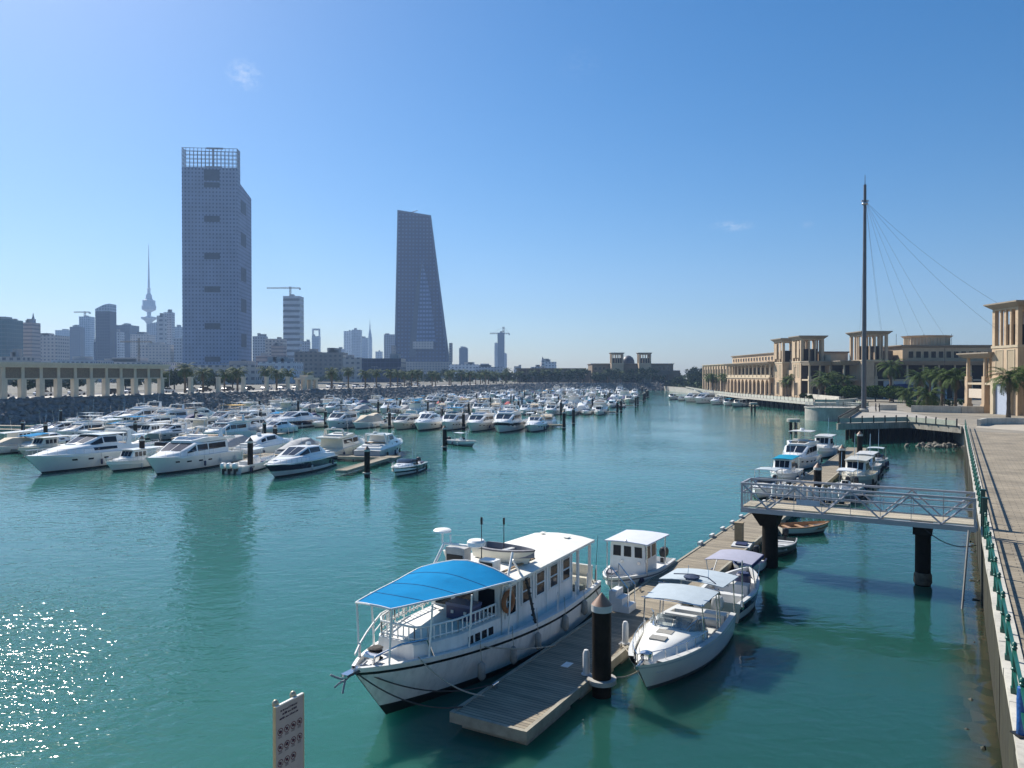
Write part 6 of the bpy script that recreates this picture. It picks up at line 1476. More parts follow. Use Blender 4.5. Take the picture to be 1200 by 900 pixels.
for i, (px, y, v, sc, lab) in enumerate(((1182, 131, 0, 1.0, 'nearest palm standing before the blue door of the wind tower block'), (1203, 133, 1, .95, 'palm cut by the right picture edge beside the wind tower block'),
        (1120, 157, 0, 1.02, 'palm with full crown at the right end of the white planter wall'), (1104, 160, 1, .92, 'palm just left of the full crowned one behind the planter wall'), (1088, 157, 3, 1.1, 'short bushy palm behind the white planter wall'),
        (1077, 186, 0, 1.0, 'palm behind the short bushy one in the court'), (1090, 196, 1, 1.0, 'palm at the back of the court before the dark verandah'), (1044, 214, 1, 1.25, 'tall slim palm right of the mast before the dark verandah'), (1064, 180, 3, 1.0, 'low palm left of the short bushy one'),
        (990, 236, 0, 1.0, 'palm between the mast and the twin tower gatehouse'), (968, 232, 0, 1.15, 'broad palm right of the twin tower gatehouse'), (962, 226, 2, 1.1, 'low broad palm overlapping the one right of the gatehouse'), (975, 238, 1, 1.0, 'palm behind the broad one right of the gatehouse'),
        (929, 258, 1, .95, 'palm in front of the arched door of the gatehouse'), (922, 262, 0, .9, 'palm left of the arched door of the gatehouse'), (897, 298, 0, 1.0, 'right one of two palms before the verandah wing'), (888, 302, 0, .95, 'left one of two palms before the verandah wing'),
        (853, 340, 0, 1.1, 'rightmost palm before the far low wing'), (846, 346, 1, 1.0, 'second palm from the right before the far low wing'), (835, 358, 0, 1.1, 'third palm from the right before the far low wing'), (830, 364, 1, 1.0, 'leftmost palm before the far low wing'))):
    p = atd(px, y); place(PP[v], (p.x, p.y, G), i * 1.3, lab, GP, (sc, sc, sc * (1.16 if i < 9 else 1.0)))
def leafblob(b, c, rad, n, sz, r, flat=1.0, surf=.6):
    for k in range(n):
        v = Vector((r.gauss(0, 1), r.gauss(0, 1), r.gauss(0, 1))).normalized() * (surf + (1 - surf) * r.random()) * 1.0
        p = Vector(c) + Vector((v.x * rad[0], v.y * rad[1], v.z * rad[2]))
        n1 = Vector((r.uniform(-1, 1), r.uniform(-1, 1), r.uniform(-.6, 1))).normalized(); t1 = n1.orthogonal().normalized(); t2 = n1.cross(t1); s_ = sz * r.uniform(.6, 1.3)
        b.add([p - t1 * s_ - t2 * s_ * .6, p + t1 * s_ - t2 * s_ * .5, p + t1 * s_ * .8 + t2 * s_ * .6, p - t1 * s_ * .7 + t2 * s_ * .7], [(0, 1, 2, 3)])
def tree_proto(seed, hgt, rad, nclump=11, leaf=.34, name='broadleaf_tree', m=None):
    r = random.Random(seed); o = thing(name, 'tree', 'tree'); t = MB(); t.cyl((0, 0, 0), (0, 0, hgt * .5), .26, .16, 8); c = MB()
    for k in range(nclump):
        a = k * 2.4; q = Vector((math.cos(a) * rad * r.uniform(.15, .75), math.sin(a) * rad * r.uniform(.15, .75), hgt * r.uniform(.42, .88)))
        t.cyl((0, 0, hgt * .36), q, .09, .03, 5); s_ = rad * r.uniform(.32, .55); leafblob(c, q, (s_, s_, s_ * .75), 58, leaf, r)
    t.build('trunk', BARK, o); c.build('crown', m or LEAFD, o); return freeze(o)
for i, (px, y, w_, lab) in enumerate(((999, 214, 3.4, 'clipped dome hedge tree left of the tall mast'), (1026, 211, 3.6, 'clipped dome hedge tree just right of the tall mast'), (1047, 204, 3.7, 'clipped dome hedge tree farthest right of the mast'), (980, 220, 3.0, 'clipped dark hedge beside the broad palm by the gatehouse'))):
    p = atd(px, y); o = thing('hedge_tree', lab, 'hedge', (p.x, p.y, G), 0, 'clipped hedge trees'); r = random.Random(i + 40); c = MB(); leafblob(c, (0, 0, 2.75), (w_, w_, 1.7), 2400, .17, r, surf=.86); leafblob(c, (0, 0, 2.75), (w_ * .8, w_ * .8, 1.3), 500, .4, r, surf=.7); c.build('crown', LEAFB, o); t = MB(); t.cyl((0, 0, 0), (0, 0, 2.2), .18, .14, 7); t.build('trunk', BARK, o)
shr = None
for i, (px, y) in enumerate(((1075, 168), (1094, 166), (1112, 172), (1130, 178), (1084, 165), (950, 232), (942, 236), (1066, 172))):
    p = atd(px, y); lab = ('shrub at the left end of the planter before the low palm', 'dark shrub under the short bushy palm', 'shrub between the two palms of the planter', 'shrub behind the planter near the porch', 'shrub left under the short bushy palm', 'shrub right beside the gatehouse', 'shrub in the corner of the gatehouse', 'spiky shrub left in the planter')[i]
    o = thing('shrub', lab, 'shrub', (p.x, p.y, G), 0, 'shrubs of the court'); r = random.Random(i + 70); c = MB()
    for k in range(5): leafblob(c, (r.uniform(-.8, .8), r.uniform(-.6, .6), r.uniform(.6, 1.3)), (.7, .7, .6), 70, .16, r)
    c.build('foliage', LEAFB if i % 2 else LEAFD, o)
# low white walls of the court and the curved wall of the promenade end
def wall(name, label, P, z0, z1, th, m): b = MB(); edge_strip(b, P, z0, z1, th, 0); return tag(b.build(name, m, recalc=False), label, 'wall')
wall('planter_wall', 'long low white planter wall before the palms of the court', [(78.5, 151), (86, 147), (92, 146.6)], G, 4.1, .25, CONCL)
wall('planter_wall', 'short white planter block left of the long planter wall', [(75.5, 158), (78.6, 157)], G, 4.0, .6, CONCL)
wall('planter_wall', 'pale wall beside the round bastion with a dark rim', [(78, 184), (88, 196)], G, 4.2, .3, CONCL)
wall('planter_wall', 'far pale wall before the hedges and the gatehouse', [(88, 206), (92, 240)], G, 4.3, .3, CONCL)
cw = [(66.4, 109.2), (69.5, 112.6), (74, 113.2), (78, 110.5), (80, 104), (79.5, 95)]
wall('curved_wall', 'low curved cream wall closing the brick promenade at its far end', cw, G, 3.75, .22, CONCL)
b = MB(); b.prism([(64, 106), (67.5, 111), (70, 112.4), (74, 112.9), (77.7, 110.2), (79.6, 104), (79.2, 90), (70, 90)], 2.8, 2.812); tag(b.build('pale_paving', mat('pale_paving_stone', (.42, .37, .29), .85, .15, .6)), kind='structure')
for px, y, hh, lab in ((931, 232, 9.5, 'thin lamp post by the gatehouse'), (1107, 165, 13, 'thin flagpole rising among the palms of the court'), (1043, 222, 7, 'lamp post by the hedges right of the mast')):
    p = atd(px, y); o = thing('lamp_post', lab, 'lamp post', (p.x, p.y, G)); b = MB(); b.cyl((0, 0, 0), (0, 0, hh), .10, .06, 8); b.build('pole', BLACKP, o); b = MB(); b.box(-.1, .5, -.1, .1, hh, hh + .12) if hh < 12 else b.lathe([(.05, hh), (.09, hh + .1), (.01, hh + .2)], 8); b.build('head', BLACKP, o)
# two tiny walkers on the pier
def person(p, rz, label, top, leg):
    o = thing('person', label, 'person', p, rz)
    me = bpy.data.meshes.new('body'); vs = [(0, 0, .95), (0, 0, 1.2), (0, 0, 1.45), (0, 0, 1.54), (0, 0.01, 1.66), (0, 0.01, 1.74), (.09, 0, .88), (.11, .06, .48), (.11, -.02, .06), (.11, .12, .03), (-.09, 0, .88), (-.11, -.06, .48), (-.11, -.18, .08), (-.11, -.05, .03), (.19, 0, 1.42), (.25, -.04, 1.15), (.24, .08, .92), (-.19, 0, 1.42), (-.25, .04, 1.15), (-.24, .16, .94)]
    es = [(0, 1), (1, 2), (2, 3), (3, 4), (4, 5), (0, 6), (6, 7), (7, 8), (8, 9), (0, 10), (10, 11), (11, 12), (12, 13), (2, 14), (14, 15), (15, 16), (2, 17), (17, 18), (18, 19)]
    me.from_pydata(vs, es, []); b_ = bpy.data.objects.new('body', me); COL.objects.link(b_); b_.parent = o
    sk = b_.modifiers.new('skin', 'SKIN'); rad = [.16, .15, .17, .06, .09, .06, .09, .07, .045, .035, .09, .07, .045, .035, .065, .05, .035, .065, .05, .035]
    for k, v in enumerate(me.skin_vertices[0].data): v.radius = (rad[k], rad[k]); v.use_root = k == 0
    b_.modifiers.new('sub', 'SUBSURF').levels = 1; me.materials.append(top); b_.modifiers['sub'].render_levels = 1
    return o
q = atd(1026.5, 152); person((q.x, q.y, 2.84), 1.2, 'taller walker in dark clothes on the pier right of the mast', mat('dark_clothes', (.03, .03, .04), .9, .2), None)
q = atd(1030.5, 150); person((q.x, q.y, 2.84), 1.0, 'walker in dark clothes beside the taller one near the mast', MATS['dark_clothes'], None)
# ================================================================ CITY SHORE AND SKYLINE
SD = Vector((.348, .937, 0)); SN = Vector((.937, -.348, 0)); S0 = Vector((-107, 165, 4.9))
SRZ = -math.atan2(.348, .937)           # local y along the shore, local x towards the basin
PERG = mat('beige_colonnade_stone', (.64, .56, .44), .85, .15, .4, streak=.15)
CG = 4.9
pg = thing('colonnade', 'long beige colonnade with square piers and a flat roof on the left shore', 'colonnade', tuple(S0 - SN * 3.4), SRZ)
LP = 44.0; npz = 11
for k in range(npz):
    y = k * LP / (npz - 1); b = MB(); b.box(-.6, .6, y - .62, y + .62, 0, 4.2); b.box(-.7, .7, y - .72, y + .72, 4.201, 4.5); b.box(-.35, .35, y - .35, y + .35, 4.501, 6.9); b.build('pier', PERG, pg)
b = MB(); b.box(-1.5, 1.2, -1.6, LP + 1.6, 6.9, 7.5); b.box(-2.0, 1.6, -2.0, LP + 2.0, 7.501, 8.05); b.build('roof', PERG, pg)
for k in range(npz - 1):
    y0 = k * LP / (npz - 1) + .36; y1 = (k + 1) * LP / (npz - 1) - .36; b = MB(); b.box(-.12, .10, y0, y1, 4.502, 6.88); b.build('screen', mat('brown_screen', (.22, .17, .12), .9, .3, 3), pg)
b = MB(); b.box(-.2, .15, -2, LP + 2, 4.2, 4.5) ; b.build('beam', PERG, pg)
prm = MB(); prm.prism([tuple((S0 + SD * a + SN * c).xy) for a, c in ((-20, -.4), (300, -.4), (300, -16), (-20, -16))][::-1], 4.9, 4.906); tag(prm.build('shore_promenade', mat('pale_shore_paving', (.42, .39, .34), .85, .15, .3)), kind='structure')
sw = MB(); sw.prism([tuple((S0 + SD * a + SN * c).xy) for a, c in ((-26, .55), (290, .55), (290, .0), (-26, .0))][::-1], 3.0, 5.0); tag(sw.build('sea_wall', mat('sea_wall_shadow_tone', (.16, .155, .15), .9, .25, .5), recalc=True), 'low wall, toned dark with painted shadow, along the top of the rock slope', 'wall')  # real low wall; its dark tone also carries the colonnade's shadow band
def on_shore(a, c, z=CG): p = S0 + SD * a + SN * c; return (p.x, p.y, z)
pmb = MB(); pmb.box(-.6, .6, -.6, .6, 0, .5); pmb.box(-.48, .48, -.48, .48, .501, 4.3); pmb.box(-.62, .62, -.62, .62, 4.301, 4.7); pp_ = pmb.build('shore_pillar', PERG); tag(pp_, cat='pillar'); KIDS[pp_.name] = []
for k in range(5): place(pp_, on_shore(54 + 11 * k, -2.5), SRZ, f'free standing beige pillar, {ordn[k]} right of the colonnade', 'pillars along the left shore')
gt = thing('gate_pavilion', 'small beige gate pavilion with thick corner piers among the shore palms', 'pavilion', on_shore(112, -3.4), SRZ)
b = MB()
for x in (-3, 0):
    for y in (-3.2, 0, 3.2): b.box(x - .55, x + .55, y - .55, y + .55, 0, 3.6)
b.build('pier', PERG, gt); b = MB(); b.box(-3.9, .9, -4.2, 4.2, 3.601, 4.3); b.box(-3.3, .3, -1.6, 1.6, 4.301, 5.2); b.build('roof', PERG, gt)

# palms and trees along the shore
TP = [tree_proto(s, hh, rd) for s, hh, rd in ((21, 6.5, 3.6), (22, 7.5, 4.4), (23, 5.0, 3.4))]
GT = 'trees along the left shore'
i = 0
for a in range(48, 330, 9):
    c = -7 - rnd.uniform(0, 5); v = (0, 1)[i % 2]; place(PP[v], on_shore(a + rnd.uniform(-2, 2), c), rnd.uniform(0, 6), f'shore palm, {ordn[min(i, 24)]} to the right of the long colonnade' if i < 25 else 'distant shore palm near the far end of the left shore', 'palms along the left shore', (rnd.uniform(.85, 1.1),) * 3); i += 1
for a, c, lab in ((-3, -7, 'palm standing left of the long colonnade at the picture edge'), ):
    place(PP[2], on_shore(a, c), .4, lab, 'palms along the left shore')
for k in range(16):
    place(TP[k % 3], on_shore(-10 + k * 9 + rnd.uniform(-3, 3), -42 - rnd.uniform(0, 16)), rnd.uniform(0, 6), f'dark shore tree behind the colonnade and pillars, {ordn[k]} from the left', GT, (rnd.uniform(.8, 1.15),) * 3)
for k in range(24):
    x = -70 + k * 7.3; y = 470 + rnd.uniform(-6, 30) + abs(x) * .1
    if x < -15: y = 450 + rnd.uniform(0, 40)
    place(TP[k % 3], (x + rnd.uniform(-2, 2), max(y, 512), CG), rnd.uniform(0, 6), f'dark tree of the belt beyond the far end of the basin, {ordn[k]} from the left', 'trees at the far end of the basin', (rnd.uniform(.9, 1.35),) * 3)
for k in range(14):
    x = -12 + k * 8.6; place(PP[k % 2], (x, 506 + max(0, (x - 20) * .26) + rnd.uniform(2, 10), CG), rnd.uniform(0, 6), f'palm at the far end of the basin, {ordn[k]} from the left', 'palms at the far end of the basin', (rnd.uniform(1.0, 1.3),) * 3)

# parked cars on the shore road
def car_proto(col, nm):
    o = thing('parked_car', nm, 'car'); P = [(-2.15, .35), (-2.2, .8), (-1.9, 1.0), (1.0, 1.0), (2.05, .85), (2.2, .55), (2.15, .35)]
    b = MB(); n = len(P); b.frustum([(x, -.88, z) for x, z in P], [(x, .88, z) for x, z in P]); b.build('body', col, o, recalc=True)
    C = [(-1.75, 1.0), (-1.3, 1.48), (.35, 1.5), (1.05, 1.0)]; b = MB(); b.frustum([(x, -.78, z) for x, z in C], [(x, .78, z) for x, z in C]); b.build('cabin', GLZ, o, recalc=True)
    b = MB(); b.box(-1.25, .3, -.7, .7, 1.502, 1.53); b.build('roof', col, o)
    for x in (-1.35, 1.35):
        for y in (-.8, .8): b = MB(); b.cyl((x, y - .1, .33), (x, y + .1, .33), .33, None, 12); b.build('wheel', RUBBER, o)
    return freeze(o)
cars = [car_proto(mat('white_car_paint', (.75, .75, .75), .25, .03, coat=.5), 'car'), car_proto(mat('silver_car_paint', (.45, .46, .48), .25, .03, coat=.5), 'car'), car_proto(mat('dark_car_paint', (.03, .03, .035), .25, .03, coat=.5), 'car')]
for k in range(24):
    place(cars[rnd.choice((0, 0, 1, 2))], on_shore(2 + k * 9.5 + rnd.uniform(-2, 2), -17.5), SRZ + R(90), f'tiny parked car on the shore road, {ordn[k]} from the left', 'cars parked along the shore road')
rd = MB(); rd.prism([tuple((S0 + SD * a + SN * c).xy) for a, c in ((-30, -16.1), (320, -16.1), (320, -34), (-30, -34))][::-1], 4.9, 4.903); tag(rd.build('road', mat('asphalt', (.06, .06, .062), .9, .2, .3)), kind='structure')
for k in range(9):
    o = thing('street_lamp', f'thin street lamp behind the shore palms, {ordn[k]} from the left', 'street lamp', on_shore(40 + 24 * k, -20), SRZ, 'street lamps on the shore road') if k == 0 else None
    if k == 0:
        b = MB(); b.cyl((0, 0, 0), (0, 0, 9), .10, .06, 6); b.build('pole', GREYM, o); b = MB(); b.box(-1.4, 1.4, -.08, .08, 9, 9.1); b.box(-1.6, -1.0, -.15, .15, 8.9, 9); b.box(1.0, 1.6, -.15, .15, 8.9, 9); b.build('lamp_head', GREYM, o); lamp0 = freeze(o); USED.add(o.name)
    else: dup(lamp0, on_shore(40 + 24 * k, -20), SRZ, f'thin street lamp behind the shore palms, {ordn[k]} from the left')

# ---------------------------------------------------------------- the white low hall at the far end with wind towers and dome
B = Bld('market_hall', 'dark sandstone hall with two wind towers and a dome beyond the basin', 'building', (55, 540, CG))
def fx_(px, d=540): return (px - 600) / 900 * d
DST = mat('brown_hall_stone', (.21, .155, .10), .9, .2, .2)
B.part(bx(fx_(694), fx_(789), 540, 570, CG, 17.6), 'wall', DST); b = MB(); cornice(b, fx_(694), fx_(789), 540, 570, 17.6, 18.4, .7); B.part(b, 'cornice', CORN)
B.part(bx(fx_(640), fx_(800), 548, 566, CG, 13.6), 'low_wing', DST)
for x0 in (715, 747):
    wind_tower(B, fx_(x0), fx_(x0 + 14), 533, 541.8, CG, 18.4, 25.5, 4, 3, .6, .9)
b = MB(); b.lathe([(4.6, 17), (4.6, 19.5), (4.3, 21), (3.4, 22.6), (1.8, 23.8), (.1, 24.3)], 20, 0, (fx_(738), 548, 0)); B.part(b, 'dome', mat('slate_dome', (.05, .055, .075), .5, .2), smooth=50)
windows_y(B, None, 540, [fx_(698 + 5 * k) for k in range(3)] + [fx_(768 + 5 * k) for k in range(4)], 13.8, 15.8, 2.0, GLZ)
b = MB()
for k in range(14): x = fx_(690 + k * 7.6); b.box(x - .5, x + .5, 531.5, 532.5, CG, 10.4)
b.box(fx_(686), fx_(792), 531, 539.9, 10.42, 11.3); B.part(b, 'arcade', DST)
B = Bld('long_hall', 'long low dark hall with columns left of the wind tower hall at the far end', 'building', (fx_(608), 552, CG))
B.part(bx(fx_(606, 556), fx_(684, 556), 556, 575, CG, 15), 'wall', mat('brown_dark_wall', (.13, .10, .075), .9, .2, .2)); b = MB()
for k in range(18): x = fx_(608 + k * 4.4, 556); b.box(x - .45, x + .45, 553.5, 554.5, CG, 14.2)
b.box(fx_(604, 556), fx_(686, 556), 552.5, 556, 14.22, 15.2); B.part(b, 'colonnade', DST)

# ---------------------------------------------------------------- skyline
def sky_block(px0, px1, ytop, d, m, label, rz=0.0, depth=None, ztop2=None, extra=None, name='office_building', cat='building', group=None):
    x0, x1 = (px0 - 600) / F * d, (px1 - 600) / F * d; w_ = x1 - x0; zt = hz(ytop, d) - CG; dp = depth or w_ * .9
    o = thing(name, label, cat, ((x0 + x1) / 2, d + dp / 2, CG), 0, group)
    b = MB(); h2 = zt if ztop2 is None else hz(ztop2, d) - CG
    b.frustum([(-w_ / 2, -dp / 2, 0), (w_ / 2, -dp / 2, 0), (w_ / 2, dp / 2, 0), (-w_ / 2, dp / 2, 0)], [(-w_ / 2, -dp / 2, zt), (w_ / 2, -dp / 2, h2), (w_ / 2, dp / 2, h2), (-w_ / 2, dp / 2, zt)])
    b.build('block', m, o)
    r = random.Random(int(px0 * 7 + ytop)); b = MB()
    for k in range(r.randint(1, 3)):
        xx = r.uniform(-.3, .3) * w_; ww = w_ * r.uniform(.08, .2); b.box(xx - ww, xx + ww, -dp * .2, dp * .2, min(zt, h2) - .1, min(zt, h2) + r.uniform(2, 4.5))
    if ztop2 is None: b.build('roof_plant', mat('roof_plant_grey', (.3, .3, .3), .8, .2, .1), o)
    if extra: extra(o, w_, dp, zt)
    return o
def crane(name, label, px, d, ybase, ymast, pxa, pxb, ):
    x = (px - 600) / F * d; o = thing(name, label, 'crane', (x, d, hz(ybase, d))); H = hz(ymast, d) - hz(ybase, d); b = MB(); w_ = .0011 * d
    def truss(a, c, w2):
        a = Vector(a); c = Vector(c); L = (c - a).length; n = max(3, int(L / (w2 * 2.2))); ax = (c - a).normalized(); s1 = ax.orthogonal().normalized() * w2 * .5; s2 = ax.cross(s1); cs = [s1 + s2, s1 - s2, -s1 - s2, -s1 + s2]
        for q in cs: b.cyl(a + q, c + q, w2 * .13, None, 4)
        for k in range(n):
            p = a.lerp(c, k / n); p2 = a.lerp(c, (k + 1) / n)
            for j in range(4): b.cyl(p + cs[j], p2 + cs[(j + 1) % 4], w2 * .09, None, 3)
    truss((0, 0, 0), (0, 0, H), w_ * 1.6); b.build('mast', YELCR, o); b = MB()
    xa, xb = (pxa - px) / F * d, (pxb - px) / F * d; truss((xa, 0, H * .84), (xb, 0, H * .84), w_); b.build('jib', YELCR, o); b = MB()
    far = xb if abs(xb) < abs(xa) else xa; b.box(far - w_, far + w_ * .5, -w_, w_, H * .84 - 2 * w_, H * .84); b.build('counterweight', CONC, o); b = MB()
    b.tube([(xa * .8, 0, H * .85), (0, 0, H), (xb * .9, 0, H * .85)], w_ * .1, 4); b.build('tie', GREYM, o); return o
YELCR = mat('crane_paint', (.22, .16, .10), .6, .2)
GB = facade('glass_blue', (.04, .06, .12), (.012, .026, .07), 3.2, 3.8, .86, .8, .1, .1, .3, .2)
GT_ = facade('glass_teal', (.06, .13, .15), (.03, .10, .12), 3.2, 3.8, .88, .8)
F1 = facade('beige_office', (.50, .45, .42), (.12, .13, .16), 4, 3.6, .5, .45); F2 = facade('pink_office', (.40, .33, .31), (.17, .15, .16), 4, 3.6, 1.0, .42); F3 = facade('grey_office', (.42, .44, .49), (.10, .12, .17), 3.4, 3.6, .55, .5)
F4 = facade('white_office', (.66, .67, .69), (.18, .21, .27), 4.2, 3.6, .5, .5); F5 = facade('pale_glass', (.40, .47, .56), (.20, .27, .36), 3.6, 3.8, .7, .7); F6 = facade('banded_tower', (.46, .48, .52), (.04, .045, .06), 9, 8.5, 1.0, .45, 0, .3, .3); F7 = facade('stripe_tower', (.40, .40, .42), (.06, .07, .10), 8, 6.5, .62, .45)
BR = facade('brown_block', (.33, .27, .24), (.10, .10, .11), 4, 3.6, .5, .5)
def spire(o, w_, dp, zt): b = MB(); b.cyl((w_ * .3, 0, zt), (w_ * .3, 0, zt + 10), 2.2, .1, 6); b.build('spire', F3, o)
def ringtop(o, w_, dp, zt):
    b = MB(); b.box(-w_ * .5, -w_ * .38, -dp * .3, dp * .3, zt + .05, zt + 13); b.box(w_ * .38, w_ * .5, -dp * .3, dp * .3, zt + .05, zt + 13); b.box(-w_ * .5, w_ * .5, -dp * .3, dp * .3, zt + 13.05, zt + 17); b.build('ring_top', F4, o)
def helm(o, w_, dp, zt): b = MB(); b.lathe([(w_ * .5, zt), (w_ * .42, zt + 8), (w_ * .15, zt + 22), (.2, zt + 45)], 8); b.build('pointed_top', F5, o)
def curvetop(o, w_, dp, zt):
    b = MB(); P = [(-w_ / 2, zt)] + [(-w_ / 2 + w_ * k / 8, zt + 3 + 7 * math.sin(math.pi * .5 * k / 8)) for k in range(9)] + [(w_ / 2, zt)]; b.frustum([(x, -dp / 2, z) for x, z in P], [(x, dp / 2, z) for x, z in P]); b.build('curved_crown', F5, o)
def fin(o, w_, dp, zt): b = MB(); b.lathe([(w_ * .26, zt - 20), (w_ * .26, zt + 6), (w_ * .1, zt + 10)], 14, 0, (w_ * .22, 0, 0)); b.build('round_stair', F3, o)
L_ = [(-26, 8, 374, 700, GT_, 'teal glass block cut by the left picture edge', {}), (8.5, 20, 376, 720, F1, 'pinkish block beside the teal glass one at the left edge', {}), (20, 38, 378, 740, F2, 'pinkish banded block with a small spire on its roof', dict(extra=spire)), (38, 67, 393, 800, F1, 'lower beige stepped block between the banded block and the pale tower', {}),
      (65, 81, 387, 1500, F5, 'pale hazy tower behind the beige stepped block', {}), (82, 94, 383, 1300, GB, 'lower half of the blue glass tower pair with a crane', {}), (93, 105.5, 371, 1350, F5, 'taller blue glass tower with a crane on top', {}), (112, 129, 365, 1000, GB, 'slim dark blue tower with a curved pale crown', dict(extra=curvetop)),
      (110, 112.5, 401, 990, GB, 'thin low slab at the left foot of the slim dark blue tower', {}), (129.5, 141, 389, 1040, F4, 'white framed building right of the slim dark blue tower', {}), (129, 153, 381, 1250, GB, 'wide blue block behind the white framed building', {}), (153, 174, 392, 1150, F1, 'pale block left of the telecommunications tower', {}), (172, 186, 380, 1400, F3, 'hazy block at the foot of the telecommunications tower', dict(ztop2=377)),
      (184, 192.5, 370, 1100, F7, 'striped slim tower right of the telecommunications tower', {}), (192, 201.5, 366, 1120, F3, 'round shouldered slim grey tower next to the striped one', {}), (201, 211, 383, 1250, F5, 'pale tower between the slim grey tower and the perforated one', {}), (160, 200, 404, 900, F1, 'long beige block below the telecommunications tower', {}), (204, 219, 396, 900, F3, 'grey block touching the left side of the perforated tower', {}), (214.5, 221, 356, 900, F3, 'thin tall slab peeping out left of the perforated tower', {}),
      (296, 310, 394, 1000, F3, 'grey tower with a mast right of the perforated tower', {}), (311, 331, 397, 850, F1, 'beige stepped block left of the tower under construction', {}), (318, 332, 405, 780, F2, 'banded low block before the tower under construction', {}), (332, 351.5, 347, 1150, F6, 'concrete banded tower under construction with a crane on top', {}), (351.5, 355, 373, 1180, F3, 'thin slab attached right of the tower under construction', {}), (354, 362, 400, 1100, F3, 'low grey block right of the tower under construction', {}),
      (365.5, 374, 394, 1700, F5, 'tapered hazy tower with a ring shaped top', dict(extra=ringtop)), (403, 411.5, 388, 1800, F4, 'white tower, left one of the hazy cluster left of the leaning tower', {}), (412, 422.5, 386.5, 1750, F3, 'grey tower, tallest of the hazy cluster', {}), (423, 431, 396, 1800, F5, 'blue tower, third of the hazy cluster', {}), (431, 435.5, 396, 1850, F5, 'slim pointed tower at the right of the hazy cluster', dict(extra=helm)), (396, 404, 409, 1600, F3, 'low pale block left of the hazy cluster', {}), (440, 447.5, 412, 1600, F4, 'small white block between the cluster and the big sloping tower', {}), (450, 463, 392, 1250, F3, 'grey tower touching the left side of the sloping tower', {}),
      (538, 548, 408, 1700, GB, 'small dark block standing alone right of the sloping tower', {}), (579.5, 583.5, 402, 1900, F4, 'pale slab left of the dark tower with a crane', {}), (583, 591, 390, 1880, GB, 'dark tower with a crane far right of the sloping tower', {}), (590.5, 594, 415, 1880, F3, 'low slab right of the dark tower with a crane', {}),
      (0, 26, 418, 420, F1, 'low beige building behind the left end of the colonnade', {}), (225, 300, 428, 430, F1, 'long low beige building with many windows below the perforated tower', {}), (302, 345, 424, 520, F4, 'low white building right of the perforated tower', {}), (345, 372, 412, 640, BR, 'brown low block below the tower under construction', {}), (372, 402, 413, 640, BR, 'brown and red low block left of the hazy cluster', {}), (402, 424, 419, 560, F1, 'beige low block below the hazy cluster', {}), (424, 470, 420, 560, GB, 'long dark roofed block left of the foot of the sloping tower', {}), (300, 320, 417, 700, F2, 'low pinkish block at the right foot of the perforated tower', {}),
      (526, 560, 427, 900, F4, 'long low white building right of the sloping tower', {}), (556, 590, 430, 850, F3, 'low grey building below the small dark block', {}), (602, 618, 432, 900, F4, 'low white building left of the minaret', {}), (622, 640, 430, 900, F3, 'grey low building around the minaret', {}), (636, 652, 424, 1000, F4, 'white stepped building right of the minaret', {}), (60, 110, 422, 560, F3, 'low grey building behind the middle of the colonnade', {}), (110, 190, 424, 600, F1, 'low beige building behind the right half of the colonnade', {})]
for px0, px1, yt, d, m, lab, kw in L_: sky_block(px0, px1, yt, d, m, lab, **kw)
# minaret with pointed top
d = 880; o = thing('minaret', 'small pointed minaret with beige top at the far end of the basin', 'minaret', ((636 - 600) / F * d, d, CG)); b = MB(); b.cyl((0, 0, 0), (0, 0, 15), 3, 2.8, 10); b.lathe([(3.4, 15), (3.4, 16), (2.6, 17), (1.6, 22), (.1, 27)], 10); b.build('shaft', F1, o, smooth=30)
# perforated tower
d = 610; PT_ = thing('perforated_tower', 'tall pale tower with a grid of small square windows and an open lattice crown', 'tower', (0, 0, 0)); cx = (279 - 600) / F * d
PT_.location = (cx, d, CG); PT_.rotation_euler = (0, 0, R(4.9)); PT_['label'] = 'tall pale tower with a grid of small square windows and an open lattice crown'
PF = facade('perforated_facade', (.30, .355, .49), (.07, .10, .19), 2.65, 3.0, .44, .44, .25, .25, .5, .15)
ZR = hz(198, d) - CG; ZC = hz(175, d) - CG; ZL = hz(213, d) - CG; WT = 42.6
b = MB(); b.box(-WT, 0, 0, 9, 0, ZR); b.build('front_slab', PF, PT_); b = MB(); b.frustum([(-WT + .8, 9.01, 0), (-.02, 9.01, 0), (-.02, 44, 0), (-WT + .8, 44, 0)], [(-WT + .8, 9.01, ZL), (-.02, 9.01, ZL), (-.02, 44, ZL - 4), (-WT + .8, 44, ZL - 4)]); b.build('rear_block', PF, PT_)
b = MB(); hh = ZC - ZR
for k in range(15):
    for y in (.2, 8.8): b.box(-WT + k * (WT - .4) / 14, -WT + k * (WT - .4) / 14 + .34, y - .17, y + .17, ZR, ZC)
for k in range(1, 4):
    for x in (-WT + .2, -.2): b.box(x - .2, x + .2, k * 2.2 - .2, k * 2.2 + .2, ZR, ZC)
for k in range(6):
    z = ZR + hh * k / 5 - (.4 if k == 5 else 0)
    for y in (.2, 8.8): b.box(-WT, 0, y - .17, y + .17, z, z + .34)
    for x in (-WT + .2, -.2): b.box(x - .22, x + .22, 0, 9, z, z + .42)
b.build('lattice_crown', mat('pale_lattice', (.22, .24, .29), .7, .1), PT_)
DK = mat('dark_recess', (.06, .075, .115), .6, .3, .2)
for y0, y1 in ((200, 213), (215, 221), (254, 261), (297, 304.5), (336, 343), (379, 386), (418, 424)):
    b = MB(); x0 = (242 - 279) / F * d * 1.02; b.box(x0, x0 + 12, -.12, -.01, hz(y1, d) - CG, hz(y0, d) - CG); b.build('opening', DK, PT_)
